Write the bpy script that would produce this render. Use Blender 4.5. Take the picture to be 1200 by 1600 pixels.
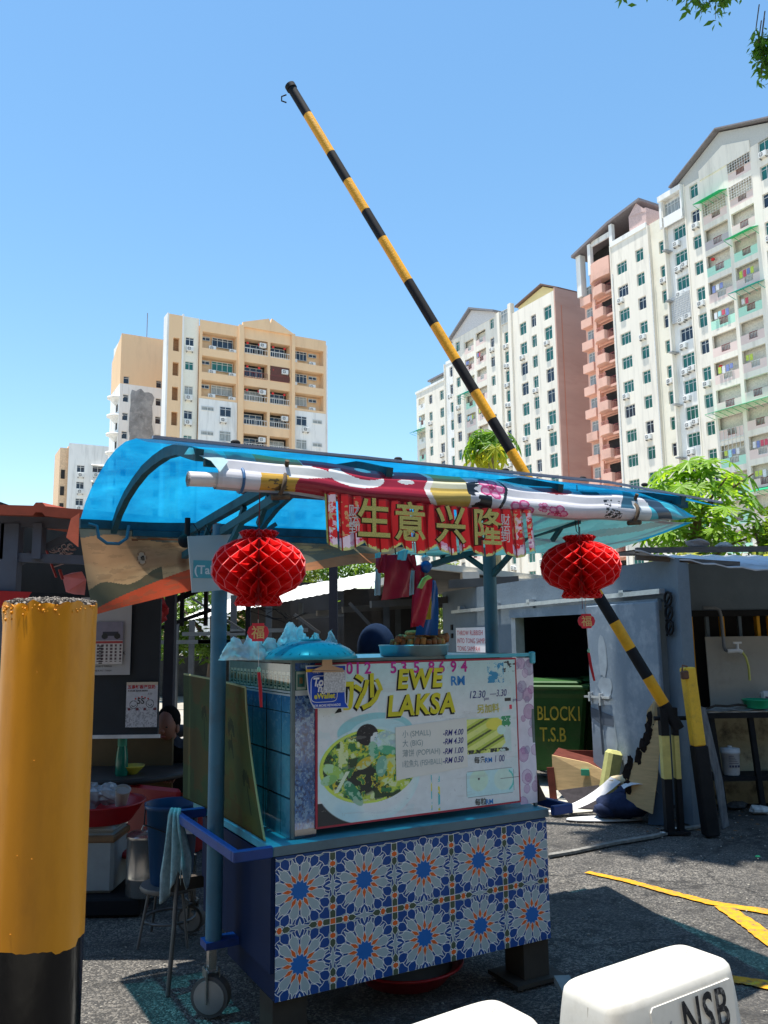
import bpy, math, random
import numpy as np
from mathutils import Vector, Matrix
for o in list(bpy.data.objects): bpy.data.objects.remove(o)
scn = bpy.context.scene
COL = scn.collection
random.seed(7)
R_ = math.radians
PI = math.pi

# ---------------------------------------------------------------- camera
EYE = 1.65
PITCH, ROLL, FPX = .1475, -.0123, 1300.0          # measured from the photograph (1200 x 1600)
_F = Vector((0, math.cos(PITCH), math.sin(PITCH)))
_U0 = Vector((0, -math.sin(PITCH), math.cos(PITCH)))
_R0 = Vector((1, 0, 0))
_R = _R0*math.cos(ROLL) + _U0*math.sin(ROLL)
_U = -_R0*math.sin(ROLL) + _U0*math.cos(ROLL)
cd = bpy.data.cameras.new('camera'); cam = bpy.data.objects.new('camera', cd); COL.objects.link(cam)
cd.sensor_fit = 'VERTICAL'; cd.sensor_height = 32; cd.lens = FPX/1600*32
cd.clip_start = .05; cd.clip_end = 3000
cam.matrix_world = Matrix(((_R.x, _U.x, -_F.x, 0), (_R.y, _U.y, -_F.y, 0), (_R.z, _U.z, -_F.z, EYE), (0, 0, 0, 1)))
scn.camera = cam

# cart axes: u runs along its front to the right, v into the picture
PSI = .5012
CU = Vector((math.cos(PSI), math.sin(PSI), 0)); CV = Vector((-math.sin(PSI), math.cos(PSI), 0))
CA = Vector((-.4665, 3.6125, 0))
def Cw(u, v, z): return CA + CU*u + CV*v + Vector((0, 0, z))
def ray(px, py): return _F + _R*((px-600)/FPX) - _U*((py-800)/FPX)
def at(px, py, Y):
    d = ray(px, py); return Vector((0, 0, EYE)) + d*(Y/d.y)
def gr(px, py, z=0.0):
    d = ray(px, py); return Vector((0, 0, EYE)) + d*((z-EYE)/d.z)

# ---------------------------------------------------------------- sky, sun, exposure
SUNV = (CU*-.12 + CV*.03 + Vector((0, 0, 1))).normalized()
w = bpy.data.worlds.new('World'); scn.world = w; w.use_nodes = True
nt = w.node_tree; nt.nodes.clear()
wo = nt.nodes.new('ShaderNodeOutputWorld'); bg = nt.nodes.new('ShaderNodeBackground'); sk = nt.nodes.new('ShaderNodeTexSky')
sk.sky_type = 'NISHITA'; sk.sun_disc = False
sk.sun_elevation = math.asin(SUNV.z); sk.sun_rotation = math.atan2(SUNV.x, SUNV.y)
sk.air_density = 1.25; sk.dust_density = .3; sk.ozone_density = 2.0; sk.altitude = 0
bg.inputs[1].default_value = .112
hs = nt.nodes.new('ShaderNodeHueSaturation'); hs.inputs['Hue'].default_value = .492; hs.inputs['Saturation'].default_value = 1.16
nt.links.new(sk.outputs[0], hs.inputs['Color']); nt.links.new(hs.outputs[0], bg.inputs[0]); nt.links.new(bg.outputs[0], wo.inputs[0])
sd = bpy.data.lights.new('sun', 'SUN'); sun = bpy.data.objects.new('sun', sd); COL.objects.link(sun)
sd.energy = 5.0; sd.angle = R_(.55); sd.color = (1, .95, .87)
sun.rotation_euler = SUNV.to_track_quat('Z', 'Y').to_euler(); sun.location = (0, 0, 40)
scn.view_settings.view_transform = 'Standard'; scn.view_settings.look = 'None'
scn.view_settings.gamma = 1; scn.view_settings.exposure = .95
scn.view_settings.use_curve_mapping = False

# ---------------------------------------------------------------- materials
MATS = {}
def M(name, col, rough=.6, metal=0, var=.18, scale=6, bump=.0, bscale=60, spec=None, dirt=None, dirt_s=3, dirt_a=.5, emit=None, trans=0, transc=None, alpha=1, coord='Object', detail=6, stretch=(1, 1, 1), coat=0):
    if name in MATS: return MATS[name]
    if spec is None: spec = .22 if max(col) < .12 and rough > .25 else .45
    m = bpy.data.materials.new(name); m.use_nodes = True; t = m.node_tree; N = t.nodes; L = t.links
    b = N['Principled BSDF']
    b.inputs['Roughness'].default_value = rough; b.inputs['Metallic'].default_value = metal
    b.inputs['Specular IOR Level'].default_value = spec
    b.inputs['Coat Weight'].default_value = coat
    tc = N.new('ShaderNodeTexCoord'); mp = N.new('ShaderNodeMapping'); mp.inputs['Scale'].default_value = stretch
    L.new(tc.outputs[coord], mp.inputs[0])
    n = N.new('ShaderNodeTexNoise'); n.inputs['Scale'].default_value = scale; n.inputs['Detail'].default_value = detail; n.inputs['Roughness'].default_value = .6
    L.new(mp.outputs[0], n.inputs['Vector'])
    r = N.new('ShaderNodeMapRange'); r.inputs[1].default_value = .3; r.inputs[2].default_value = .7; r.inputs[3].default_value = 1-var; r.inputs[4].default_value = 1+var
    L.new(n.outputs[0], r.inputs[0])
    x = N.new('ShaderNodeMix'); x.data_type = 'RGBA'; x.blend_type = 'MULTIPLY'; x.inputs[0].default_value = 1
    x.inputs[6].default_value = (*col, 1); L.new(r.outputs[0], x.inputs[7]); out = x.outputs[2]
    if dirt is not None:
        n2 = N.new('ShaderNodeTexNoise'); n2.inputs['Scale'].default_value = dirt_s; n2.inputs['Detail'].default_value = 8; n2.inputs['Roughness'].default_value = .7
        L.new(mp.outputs[0], n2.inputs['Vector'])
        r2 = N.new('ShaderNodeMapRange'); r2.inputs[1].default_value = .5; r2.inputs[2].default_value = .68; r2.inputs[3].default_value = 0; r2.inputs[4].default_value = dirt_a
        L.new(n2.outputs[0], r2.inputs[0])
        y = N.new('ShaderNodeMix'); y.data_type = 'RGBA'; L.new(r2.outputs[0], y.inputs[0]); L.new(out, y.inputs[6]); y.inputs[7].default_value = (*dirt, 1)
        out = y.outputs[2]
        rr = N.new('ShaderNodeMapRange'); rr.inputs[3].default_value = rough; rr.inputs[4].default_value = min(1, rough+.25)
        L.new(n2.outputs[0], rr.inputs[0]); L.new(rr.outputs[0], b.inputs['Roughness'])
    L.new(out, b.inputs['Base Color'])
    if bump:
        n3 = N.new('ShaderNodeTexNoise'); n3.inputs['Scale'].default_value = bscale; n3.inputs['Detail'].default_value = 5
        L.new(mp.outputs[0], n3.inputs['Vector'])
        bp = N.new('ShaderNodeBump'); bp.inputs['Strength'].default_value = bump; bp.inputs['Distance'].default_value = .02
        L.new(n3.outputs[0], bp.inputs['Height']); L.new(bp.outputs[0], b.inputs['Normal'])
    if trans:
        tr = N.new('ShaderNodeBsdfTranslucent'); ms = N.new('ShaderNodeMixShader'); ms.inputs[0].default_value = trans
        if transc: tr.inputs[0].default_value = (*transc, 1)
        else: L.new(out, tr.inputs[0])
        L.new(b.outputs[0], ms.inputs[1]); L.new(tr.outputs[0], ms.inputs[2]); L.new(ms.outputs[0], N['Material Output'].inputs[0])
    if alpha < 1: b.inputs['Alpha'].default_value = alpha
    if emit: b.inputs['Emission Color'].default_value = (*emit, 1); b.inputs['Emission Strength'].default_value = 1
    MATS[name] = m; return m
def MP(name, rough=.5, trans=0, spec=.5, bump=0, bscale=40, coat=0, grain=.12, gscale=30):
    """a printed or painted surface: flat colours come from the mesh's colour attribute, fine grain from noise"""
    if name in MATS: return MATS[name]
    m = bpy.data.materials.new(name); m.use_nodes = True; t = m.node_tree; N = t.nodes; L = t.links
    b = N['Principled BSDF']; b.inputs['Roughness'].default_value = rough; b.inputs['Specular IOR Level'].default_value = spec; b.inputs['Coat Weight'].default_value = coat
    a = N.new('ShaderNodeAttribute'); a.attribute_name = 'print'
    tc = N.new('ShaderNodeTexCoord'); n = N.new('ShaderNodeTexNoise'); n.inputs['Scale'].default_value = gscale; n.inputs['Detail'].default_value = 7
    L.new(tc.outputs['Object'], n.inputs['Vector'])
    r = N.new('ShaderNodeMapRange'); r.inputs[1].default_value = .3; r.inputs[2].default_value = .7; r.inputs[3].default_value = 1-grain; r.inputs[4].default_value = 1+grain*.5
    L.new(n.outputs[0], r.inputs[0])
    x = N.new('ShaderNodeMix'); x.data_type = 'RGBA'; x.blend_type = 'MULTIPLY'; x.inputs[0].default_value = 1
    L.new(a.outputs['Color'], x.inputs[6]); L.new(r.outputs[0], x.inputs[7]); L.new(x.outputs[2], b.inputs['Base Color'])
    if bump:
        bp = N.new('ShaderNodeBump'); bp.inputs['Strength'].default_value = bump; bp.inputs['Distance'].default_value = .02
        n3 = N.new('ShaderNodeTexNoise'); n3.inputs['Scale'].default_value = bscale; L.new(tc.outputs['Object'], n3.inputs['Vector'])
        L.new(n3.outputs[0], bp.inputs['Height']); L.new(bp.outputs[0], b.inputs['Normal'])
    if trans:
        tr = N.new('ShaderNodeBsdfTranslucent'); ms = N.new('ShaderNodeMixShader'); ms.inputs[0].default_value = trans
        L.new(x.outputs[2], tr.inputs[0]); L.new(b.outputs[0], ms.inputs[1]); L.new(tr.outputs[0], ms.inputs[2]); L.new(ms.outputs[0], N['Material Output'].inputs[0])
    MATS[name] = m; return m
def sr(r, g, b):
    """sRGB 0-255 to linear"""
    f = lambda c: ((c/255+.055)/1.055)**2.4 if c > 10 else c/255/12.92
    return (f(r), f(g), f(b))

# ---------------------------------------------------------------- mesh building
class MB:
    def __init__(s): s.v = []; s.f = []; s.m = []; s.cur = 0; s.smooth = False; s.sm = []
    def mat(s, i): s.cur = i; return s
    def add(s, vs, fs, smooth=None):
        k = len(s.v); s.v += [tuple(a) for a in vs]; s.f += [tuple(k+i for i in f) for f in fs]
        s.m += [s.cur]*len(fs); s.sm += [s.smooth if smooth is None else smooth]*len(fs); return s
    def box(s, x0, x1, y0, y1, z0, z1):
        return s.add([(x0,y0,z0),(x1,y0,z0),(x1,y1,z0),(x0,y1,z0),(x0,y0,z1),(x1,y0,z1),(x1,y1,z1),(x0,y1,z1)],
            [(0,3,2,1),(4,5,6,7),(0,1,5,4),(1,2,6,5),(2,3,7,6),(3,0,4,7)])
    def bev(s, x0, x1, y0, y1, z0, z1, b=.01):
        """box with chamfered edges all round"""
        vs = []; X=(x0,x1); Y=(y0,y1); Z=(z0,z1)
        idx = {}
        for i in (0,1):
            for j in (0,1):
                for k in (0,1):
                    sx = b if i == 0 else -b; sy = b if j == 0 else -b; sz = b if k == 0 else -b
                    for a,p in enumerate(((X[i],Y[j]+sy,Z[k]+sz),(X[i]+sx,Y[j],Z[k]+sz),(X[i]+sx,Y[j]+sy,Z[k]))):
                        idx[(i,j,k,a)] = len(vs); vs.append(p)
        g = lambda *a: idx[a]; fs = []
        fs += [(g(0,0,0,0),g(0,0,1,0),g(0,1,1,0),g(0,1,0,0)),(g(1,0,0,0),g(1,1,0,0),g(1,1,1,0),g(1,0,1,0)),
               (g(0,0,0,1),g(1,0,0,1),g(1,0,1,1),g(0,0,1,1)),(g(0,1,0,1),g(0,1,1,1),g(1,1,1,1),g(1,1,0,1)),
               (g(0,0,0,2),g(0,1,0,2),g(1,1,0,2),g(1,0,0,2)),(g(0,0,1,2),g(1,0,1,2),g(1,1,1,2),g(0,1,1,2))]
        for i in (0,1):
            for j in (0,1): fs.append((g(i,j,0,0),g(i,j,0,1),g(i,j,1,1),g(i,j,1,0)))
            for k in (0,1): fs.append((g(i,0,k,0),g(i,0,k,2),g(i,1,k,2),g(i,1,k,0)))
        for j in (0,1):
            for k in (0,1): fs.append((g(0,j,k,1),g(0,j,k,2),g(1,j,k,2),g(1,j,k,1)))
        for i in (0,1):
            for j in (0,1):
                for k in (0,1): fs.append((g(i,j,k,0),g(i,j,k,1),g(i,j,k,2)))
        return s.add(vs, fs)
    def tube(s, pts, r, n=8, cap=True, smooth=True):
        pts = [Vector(p) for p in pts]; rs = r if hasattr(r, '__len__') else [r]*len(pts)
        vs = []; fs = []; prev = None
        for i, p in enumerate(pts):
            d = (pts[min(i+1, len(pts)-1)] - pts[max(i-1, 0)])
            d = d.normalized() if d.length > 1e-9 else Vector((0,0,1))
            if prev is None:
                a = d.orthogonal().normalized()
            else:
                a = prev - d*prev.dot(d)
                a = a.normalized() if a.length > 1e-6 else d.orthogonal().normalized()
            prev = a; b = d.cross(a)
            for k in range(n):
                t = 2*PI*k/n; vs.append(p + (a*math.cos(t) + b*math.sin(t))*rs[i])
        for i in range(len(pts)-1):
            for k in range(n):
                fs.append((i*n+k, i*n+(k+1) % n, (i+1)*n+(k+1) % n, (i+1)*n+k))
        s.add(vs, fs, smooth)
        if cap:
            s.add(vs[:n], [tuple(range(n))[::-1]], False); s.add(vs[-n:], [tuple(range(n))], False)
        return s
    def bar(s, a, b, w, h, up=(0, 0, 1)):
        """square bar from a to b"""
        a = Vector(a); b = Vector(b); d = (b-a).normalized(); up = Vector(up)
        if abs(d.dot(up)) > .98: up = Vector((1, 0, 0))
        x = d.cross(up).normalized(); y = x.cross(d).normalized(); vs = []
        for p in (a, b):
            for i, j in ((-1,-1),(1,-1),(1,1),(-1,1)): vs.append(p + x*(w/2*i) + y*(h/2*j))
        return s.add(vs, [(0,1,2,3),(7,6,5,4),(0,4,5,1),(1,5,6,2),(2,6,7,3),(3,7,4,0)])
    def lathe(s, prof, n=24, c=(0, 0, 0), cap=True, smooth=True, wob=None):
        vs = []; fs = []
        for i, (r, z) in enumerate(prof):
            for k in range(n):
                t = 2*PI*k/n; rr = r*(wob(t, z) if wob else 1)
                vs.append((c[0]+rr*math.cos(t), c[1]+rr*math.sin(t), c[2]+z))
        for i in range(len(prof)-1):
            for k in range(n): fs.append((i*n+k, i*n+(k+1) % n, (i+1)*n+(k+1) % n, (i+1)*n+k))
        s.add(vs, fs, smooth)
        if cap:
            s.add(vs[:n], [tuple(range(n))[::-1]], False); s.add(vs[-n:], [tuple(range(n))], False)
        return s
    def prism(s, poly, fn, d0, d1):
        """poly of 2-D points; fn(a, b, depth) gives the 3-D point"""
        n = len(poly); vs = [fn(a, b, d0) for a, b in poly] + [fn(a, b, d1) for a, b in poly]
        return s.add(vs, [tuple(range(n))[::-1], tuple(range(n, 2*n))] + [(i, (i+1) % n, n+(i+1) % n, n+i) for i in range(n)])
    def ell(s, c, r, nu=14, nv=9, smooth=True, wob=0, seed=0):
        rnd = random.Random(seed); vs = []; fs = []
        for j in range(nv+1):
            p = PI*j/nv
            for i in range(nu):
                t = 2*PI*i/nu; q = 1+wob*(rnd.random()-.5)
                vs.append((c[0]+r[0]*q*math.sin(p)*math.cos(t), c[1]+r[1]*q*math.sin(p)*math.sin(t), c[2]+r[2]*q*math.cos(p)))
        for j in range(nv):
            for i in range(nu): fs.append((j*nu+i, (j+1)*nu+i, (j+1)*nu+(i+1) % nu, j*nu+(i+1) % nu))
        return s.add(vs, fs, smooth)
    def build(s, name, mats, parent=None, loc=None, rot=None):
        me = bpy.data.meshes.new(name); me.from_pydata(s.v, [], s.f)
        if not isinstance(mats, (list, tuple)): mats = [mats]
        for m in mats: me.materials.append(m)
        me.polygons.foreach_set('material_index', s.m); me.polygons.foreach_set('use_smooth', s.sm)
        me.update()
        o = bpy.data.objects.new(name, me); COL.objects.link(o)
        if parent is not None: o.parent = parent
        if loc is not None: o.location = loc
        if rot is not None: o.rotation_euler = rot
        return o
def thing(name, label, cat, loc=(0, 0, 0), rotz=0, group=None, rot=None):
    o = bpy.data.objects.new(name, None); COL.objects.link(o); o.empty_display_size = .1
    o.location = loc; o.rotation_euler = rot if rot else (0, 0, rotz)
    o['label'] = label; o['category'] = cat
    if group: o['group'] = group
    return o
def tag(o, label, cat, group=None):
    o['label'] = label; o['category'] = cat
    if group: o['group'] = group
    return o
def structure(o, label=None):
    o['kind'] = 'structure'
    if label: o['label'] = label
    return o
def dup(o, parent=None, loc=None, rot=None):
    c = o.copy(); COL.objects.link(c)
    if parent is not None: c.parent = parent
    if loc is not None: c.location = loc
    if rot is not None: c.rotation_euler = rot
    return c
def dup_tree(o, loc=None, rotz=None, label=None, kids=None, parent=None):
    kids = [k for k in bpy.data.objects if k.parent is not None] if kids is None else kids
    c = o.copy(); COL.objects.link(c); c.parent = parent
    if loc is not None: c.location = loc
    if rotz is not None: c.rotation_euler = (0, 0, rotz)
    if label: c['label'] = label
    for k in kids:
        if k.parent == o: dup_tree(k, parent=c, kids=kids)
    return c
def ctag(v): return v
def on_cart(name, label, cat, u, v, z, rz=0, group=None): return thing(name, label, cat, Cw(u, v, z), PSI+rz, group)

_rng = np.random.RandomState(5)
_T = _rng.rand(64, 256, 256).astype(np.float32)[:8]
def vn(x, y, seed=0):
    """smooth value noise, numpy arrays in, 0..1 out"""
    T = _T[seed % 8]; xi = np.floor(x).astype(int); yi = np.floor(y).astype(int); fx = x-xi; fy = y-yi
    fx = fx*fx*(3-2*fx); fy = fy*fy*(3-2*fy)
    g = lambda a, b: T[(a+seed*31) % 256, b % 256]
    return (g(xi, yi)*(1-fx)+g(xi+1, yi)*fx)*(1-fy) + (g(xi, yi+1)*(1-fx)+g(xi+1, yi+1)*fx)*fy
def fbm(x, y, seed=0, o=4):
    a = 0; w_ = .5; t = 0
    for i in range(o): a = a + w_*vn(x*2**i, y*2**i, seed+i); t += w_; w_ *= .5
    return a/t
def painted(name, nx, ny, pos, col, mat, parent=None, thick=None, loc=None, rot=None, smooth=True, mask=None):
    """a sheet of nx x ny cells; pos(s,t)->x,y,z arrays; col(s,t)->(r,g,b) linear arrays, one flat print colour per cell"""
    S, T = np.meshgrid(np.linspace(0, 1, nx+1), np.linspace(0, 1, ny+1))
    X, Y, Z = pos(S, T); V = np.stack([X+0*S, Y+0*S, Z+0*S], -1).reshape(-1, 3)
    i = np.arange(nx); j = np.arange(ny); I, J = np.meshgrid(i, j); a = (J*(nx+1)+I).ravel()
    F = np.stack([a, a+1, a+nx+2, a+nx+1], 1)
    Sc, Tc = (I+.5)/nx, (J+.5)/ny
    c = col(Sc, Tc); Cc = np.stack([np.broadcast_to(np.asarray(k, dtype=float), Sc.shape) for k in c], -1).reshape(-1, 3)
    if mask is not None:
        k = mask(Sc, Tc).ravel(); F = F[k]; Cc = Cc[k]
    me = bpy.data.meshes.new(name); me.from_pydata(V.tolist(), [], F.tolist())
    at_ = me.color_attributes.new('print', 'FLOAT_COLOR', 'CORNER')
    L = np.ones((len(F)*4, 4)); L[:, :3] = np.repeat(Cc, 4, 0); at_.data.foreach_set('color', L.ravel())
    me.materials.append(mat); me.polygons.foreach_set('use_smooth', [smooth]*len(F)); me.update()
    o = bpy.data.objects.new(name, me); COL.objects.link(o)
    if parent is not None: o.parent = parent
    if loc is not None: o.location = loc
    if rot is not None: o.rotation_euler = rot
    if thick:
        so = o.modifiers.new('thickness', 'SOLIDIFY'); so.thickness = thick
    return o
class Paint:
    """small canvas of linear colours to compose a print: fill shapes with masks"""
    def __init__(s, shape, base): s.c = [np.full(shape, b, float) for b in base]
    def put(s, mask, col):
        mask = np.clip(np.asarray(mask, float), 0, 1)
        for i in range(3): s.c[i] = s.c[i]*(1-mask) + col[i]*mask
    def out(s): return s.c
def lettering(name, body, size, mat, parent, loc, rot=(PI/2, 0, 0), align='LEFT', depth=.0, sx=1, shear=0, offset=0, space=1, mats2=None):
    cu = bpy.data.curves.new(name, 'FONT'); cu.body = body; cu.size = size; cu.align_x = align; cu.extrude = depth
    cu.resolution_u = 3; cu.shear = shear; cu.offset = offset; cu.space_character = space
    o = bpy.data.objects.new(name+'_tmp', cu); COL.objects.link(o)
    bpy.context.view_layer.update()
    dg = bpy.context.evaluated_depsgraph_get(); me = bpy.data.meshes.new_from_object(o.evaluated_get(dg))
    bpy.data.objects.remove(o); me.materials.clear(); me.materials.append(mat)
    p = bpy.data.objects.new(name, me); COL.objects.link(p); p.parent = parent
    p.location = loc; p.rotation_euler = rot; p.scale = (sx, 1, 1)
    return p

# ================================================================ GROUND
def asphalt():
    m = bpy.data.materials.new('asphalt'); m.use_nodes = True; t = m.node_tree; N = t.nodes; L = t.links; b = N['Principled BSDF']
    tc = N.new('ShaderNodeTexCoord')
    def noise(s, d=6, r=.6):
        n = N.new('ShaderNodeTexNoise'); n.inputs['Scale'].default_value = s; n.inputs['Detail'].default_value = d; n.inputs['Roughness'].default_value = r; L.new(tc.outputs['Object'], n.inputs['Vector']); return n
    def rng(src, a, b_, c, d):
        r = N.new('ShaderNodeMapRange'); L.new(src, r.inputs[0]); r.inputs[1].default_value = a; r.inputs[2].default_value = b_; r.inputs[3].default_value = c; r.inputs[4].default_value = d; return r.outputs[0]
    def mix(f, a, c, mode='MIX'):
        x = N.new('ShaderNodeMix'); x.data_type = 'RGBA'; x.blend_type = mode
        if isinstance(f, float): x.inputs[0].default_value = f
        else: L.new(f, x.inputs[0])
        for i, k in ((6, a), (7, c)):
            if isinstance(k, tuple): x.inputs[i].default_value = (*k, 1)
            else: L.new(k, x.inputs[i])
        return x.outputs[2]
    v = N.new('ShaderNodeTexVoronoi'); v.inputs['Scale'].default_value = 105; L.new(tc.outputs['Object'], v.inputs['Vector'])
    sep = N.new('ShaderNodeSeparateColor'); L.new(v.outputs['Color'], sep.inputs[0])
    stone = rng(sep.outputs[0], .45, 1, 0, 1)
    base = mix(stone, (.04, .038, .035), (.235, .215, .185))
    big = noise(.8, 8, .65); base = mix(rng(big.outputs[0], .42, .62, 0, .7), base, (.045, .042, .038))
    mid = noise(4, 8, .7); base = mix(rng(mid.outputs[0], .52, .66, 0, .8), base, (.022, .021, .019))
    base = mix(rng(noise(9, 6).outputs[0], .62, .75, 0, .5), base, (.25, .23, .19))
    nd = noise(3, 5); va = N.new('ShaderNodeVectorMath'); va.operation = 'SCALE'; va.inputs[3].default_value = .5; L.new(nd.outputs['Color'], va.inputs[0]); vb = N.new('ShaderNodeVectorMath'); vb.operation = 'ADD'; L.new(tc.outputs['Object'], vb.inputs[0]); L.new(va.outputs[0], vb.inputs[1])
    vc = N.new('ShaderNodeTexVoronoi'); vc.feature = 'DISTANCE_TO_EDGE'; vc.inputs['Scale'].default_value = .75; L.new(vb.outputs[0], vc.inputs['Vector'])
    base = mix(rng(vc.outputs['Distance'], .004, .016, .75, 0), base, (.012, .011, .01))
    oil = noise(1.6, 3); base = mix(rng(oil.outputs[0], .6, .72, 0, .75), base, (.02, .019, .018))
    L.new(base, b.inputs['Base Color']); L.new(rng(mid.outputs[0], .3, .7, .62, .95), b.inputs['Roughness'])
    h = rng(v.outputs['Distance'], 0, .7, 1, 0); bp = N.new('ShaderNodeBump'); bp.inputs['Strength'].default_value = .8; bp.inputs['Distance'].default_value = .008
    L.new(h, bp.inputs['Height']); L.new(bp.outputs[0], b.inputs['Normal'])
    return m
g = MB(); n = 60
for i in range(n+1):
    for j in range(n+1):
        x = (i/n-.5); y = (j/n-.5); X = x*14+1; Y = y*14+6
        z = .012*math.sin(X*1.7+Y)*math.cos(Y*1.3-X*.6)
        if abs(x) == .5 or abs(y) == .5: z = 0
        g.v.append((X, Y, z-.012))
for i in range(n):
    for j in range(n):
        a = i*(n+1)+j; g.f.append((a, a+n+1, a+n+2, a+1)); g.m.append(0); g.sm.append(True)
ASP = asphalt()
structure(g.build('road', ASP), 'worn grey asphalt yard with coarse aggregate')
gm = MB(); big = 1500
X0, X1, Y0, Y1 = -6, 8, -1, 13
for a in ((-big, X0, -big, big), (X1, big, -big, big), (X0, X1, -big, Y0), (X0, X1, Y1, big)):
    gm.add([(a[0], a[2], -.012), (a[1], a[2], -.012), (a[1], a[3], -.012), (a[0], a[3], -.012)], [(0, 1, 2, 3)])
structure(gm.build('ground', M('far_ground', (.3, .28, .24), .95, var=.3, scale=.3)))

# concrete apron in front of the refuse house, and the drain crack
def poly_sheet(name, pts, z, mat, thick=.0):
    mb = MB(); n = len(pts)
    mb.add([(p[0], p[1], z) for p in pts], [tuple(range(n))])
    return structure(mb.build(name, mat))
WD = Vector((-.295, .9555, 0)); WN = Vector((-.9555, -.295, 0))       # refuse-house wall: direction away from us, and its outward normal
WC = Vector((2.66, 7.35, 0))                                           # its near corner
def Wp(s, o, z): return WC + WD*s + WN*o + Vector((0, 0, z))           # s along the wall, o outwards
ap = [Wp(.9, 0, 0), Wp(.9, .75, 0), Wp(4.8, .75, 0), Wp(4.8, 0, 0)]
mb = MB(); mb.add([(p.x, p.y, .012) for p in ap] + [(p.x, p.y, -.05) for p in ap], [(0, 1, 2, 3), (0, 4, 5, 1), (1, 5, 6, 2), (2, 6, 7, 3)])
structure(mb.build('pavement', M('apron_concrete', (.36, .35, .31), .9, var=.25, scale=4, bump=.3, dirt=(.1, .09, .08), dirt_a=.5)), 'pale concrete apron at the bin store door')
# drain joint, a sunken strip with a worn lip
mb = MB()
pts = [gr(858, 1337), gr(900, 1330), gr(960, 1317), gr(1020, 1307), gr(1062, 1297), gr(1110, 1288)]
for i in range(len(pts)-1):
    a, b = pts[i], pts[i+1]; off = Vector((.0, .045, 0))
    mb.mat(0).add([(a.x, a.y, .006), (b.x, b.y, .006), (b.x+.01, b.y+.05, .006), (a.x+.01, a.y+.05, .006)], [(0, 1, 2, 3)])
    mb.mat(1).add([(a.x-.02, a.y-.07, .001), (b.x-.02, b.y-.07, .001), (b.x-.02, b.y-.07, .02), (a.x-.02, a.y-.07, .02), (a.x, a.y-.002, .02), (b.x, b.y-.002, .02), (a.x, a.y-.002, .001), (b.x, b.y-.002, .001)],
                    [(0, 1, 2, 3), (3, 2, 5, 4), (4, 5, 7, 6)])
structure(mb.build('drain_joint', [M('joint_dark', (.02, .02, .02), .9), M('joint_concrete', (.17, .165, .15), .9, var=.4, scale=20, bump=.4)]), 'narrow concrete drain lip crossing the road')

# painted yellow road lines, worn edges
YEL = M('road_yellow', sr(196, 140, 14), .8, var=.2, scale=20, dirt=(.09, .085, .075), dirt_s=19, dirt_a=.95, bump=.3, bscale=120)
def road_line(name, px, w0, w1):
    pts = [gr(*p) for p in px]; mb = MB(); L_ = []; rnd = random.Random(len(px))
    fine = []
    for i in range(len(pts)-1):
        for k in range(10): fine.append(pts[i].lerp(pts[i+1], k/10))
    fine.append(pts[-1]); N_ = len(fine)
    for i, p in enumerate(fine):
        d = (fine[min(i+1, N_-1)]-fine[max(0, i-1)]); d.z = 0; d.normalize(); nn = Vector((-d.y, d.x, 0)); w_ = w0+(w1-w0)*i/(N_-1)
        L_.append(p+nn*(w_/2+rnd.uniform(-.006, .006))); L_.append(p-nn*(w_/2+rnd.uniform(-.006, .006)))
    def hz(X, Y): return .012*math.sin(X*1.7+Y)*math.cos(Y*1.3-X*.6)-.012+.009
    mb.add([(p.x, p.y, hz(p.x, p.y)) for p in L_], [(2*i, 2*i+1, 2*i+3, 2*i+2) for i in range(N_-1)])
    return structure(mb.build(name, YEL))
road_line('road_marking', [(917, 1363), (980, 1377), (1050, 1396), (1115, 1412), (1200, 1424), (1290, 1436)], .06, .105)
road_line('road_marking', [(1128, 1416), (1165, 1440), (1200, 1466), (1260, 1512)], .11, .115)
road_line('road_marking', [(1100, 1521), (1160, 1530), (1230, 1541)], .06, .11)

# small litter and stones on the ground
rnd = random.Random(3)
for (px, py, s, c, lab, cat) in [(1049, 1297, .05, (.7, .7, .66), 'torn white paper scrap beside the barrier post foot', 'litter'), (1036, 1304, .035, (.75, .75, .72), 'small crumpled white scrap in front of the barrier post', 'litter'),
        (1188, 1270, .11, (.55, .55, .52), 'pale broken concrete lump under the wash bench', 'stone'), (1150, 1262, .1, (.1, .1, .1), 'dark stone under the wash bench', 'stone'), (1184, 1339, .02, (.05, .5, .2), 'tiny green bottle cap on the sunny asphalt', 'litter'),
        (986, 1265, .03, (.5, .5, .4), 'flat pale scrap on the ground left of barrier post', 'litter')]:
    p = gr(px, py); mb = MB(); mb.ell((0, 0, 0), (s, s*.7, s*.35), 8, 5, False, .5, int(px)); 
    tag(mb.build('stone' if cat == 'stone' else 'paper_scrap', M('scrap_%d' % px, c, .8, var=.3, scale=20), loc=(p.x, p.y, s*.25)), lab, cat)
mb = MB()
for i in range(700):
    x = rnd.uniform(.2, 4); y = rnd.uniform(3.4, 8.4); s = rnd.uniform(.003, .009)
    mb.ell((x, y, 0), (s, s*.8, s*.6), 5, 3, False, .5, i)
for i in range(140):
    x = rnd.uniform(-2, -.7); y = rnd.uniform(3.0, 4.8); s = rnd.uniform(.003, .008)
    mb.ell((x, y, 0), (s, s*.8, s*.6), 5, 3, False, .5, i)
o = mb.build('gravel', M('loose_grit', (.32, .3, .26), .9, var=.5, scale=30)); o['kind'] = 'stuff'; o['label'] = 'loose grit scattered over the asphalt'
mb = MB()
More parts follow.
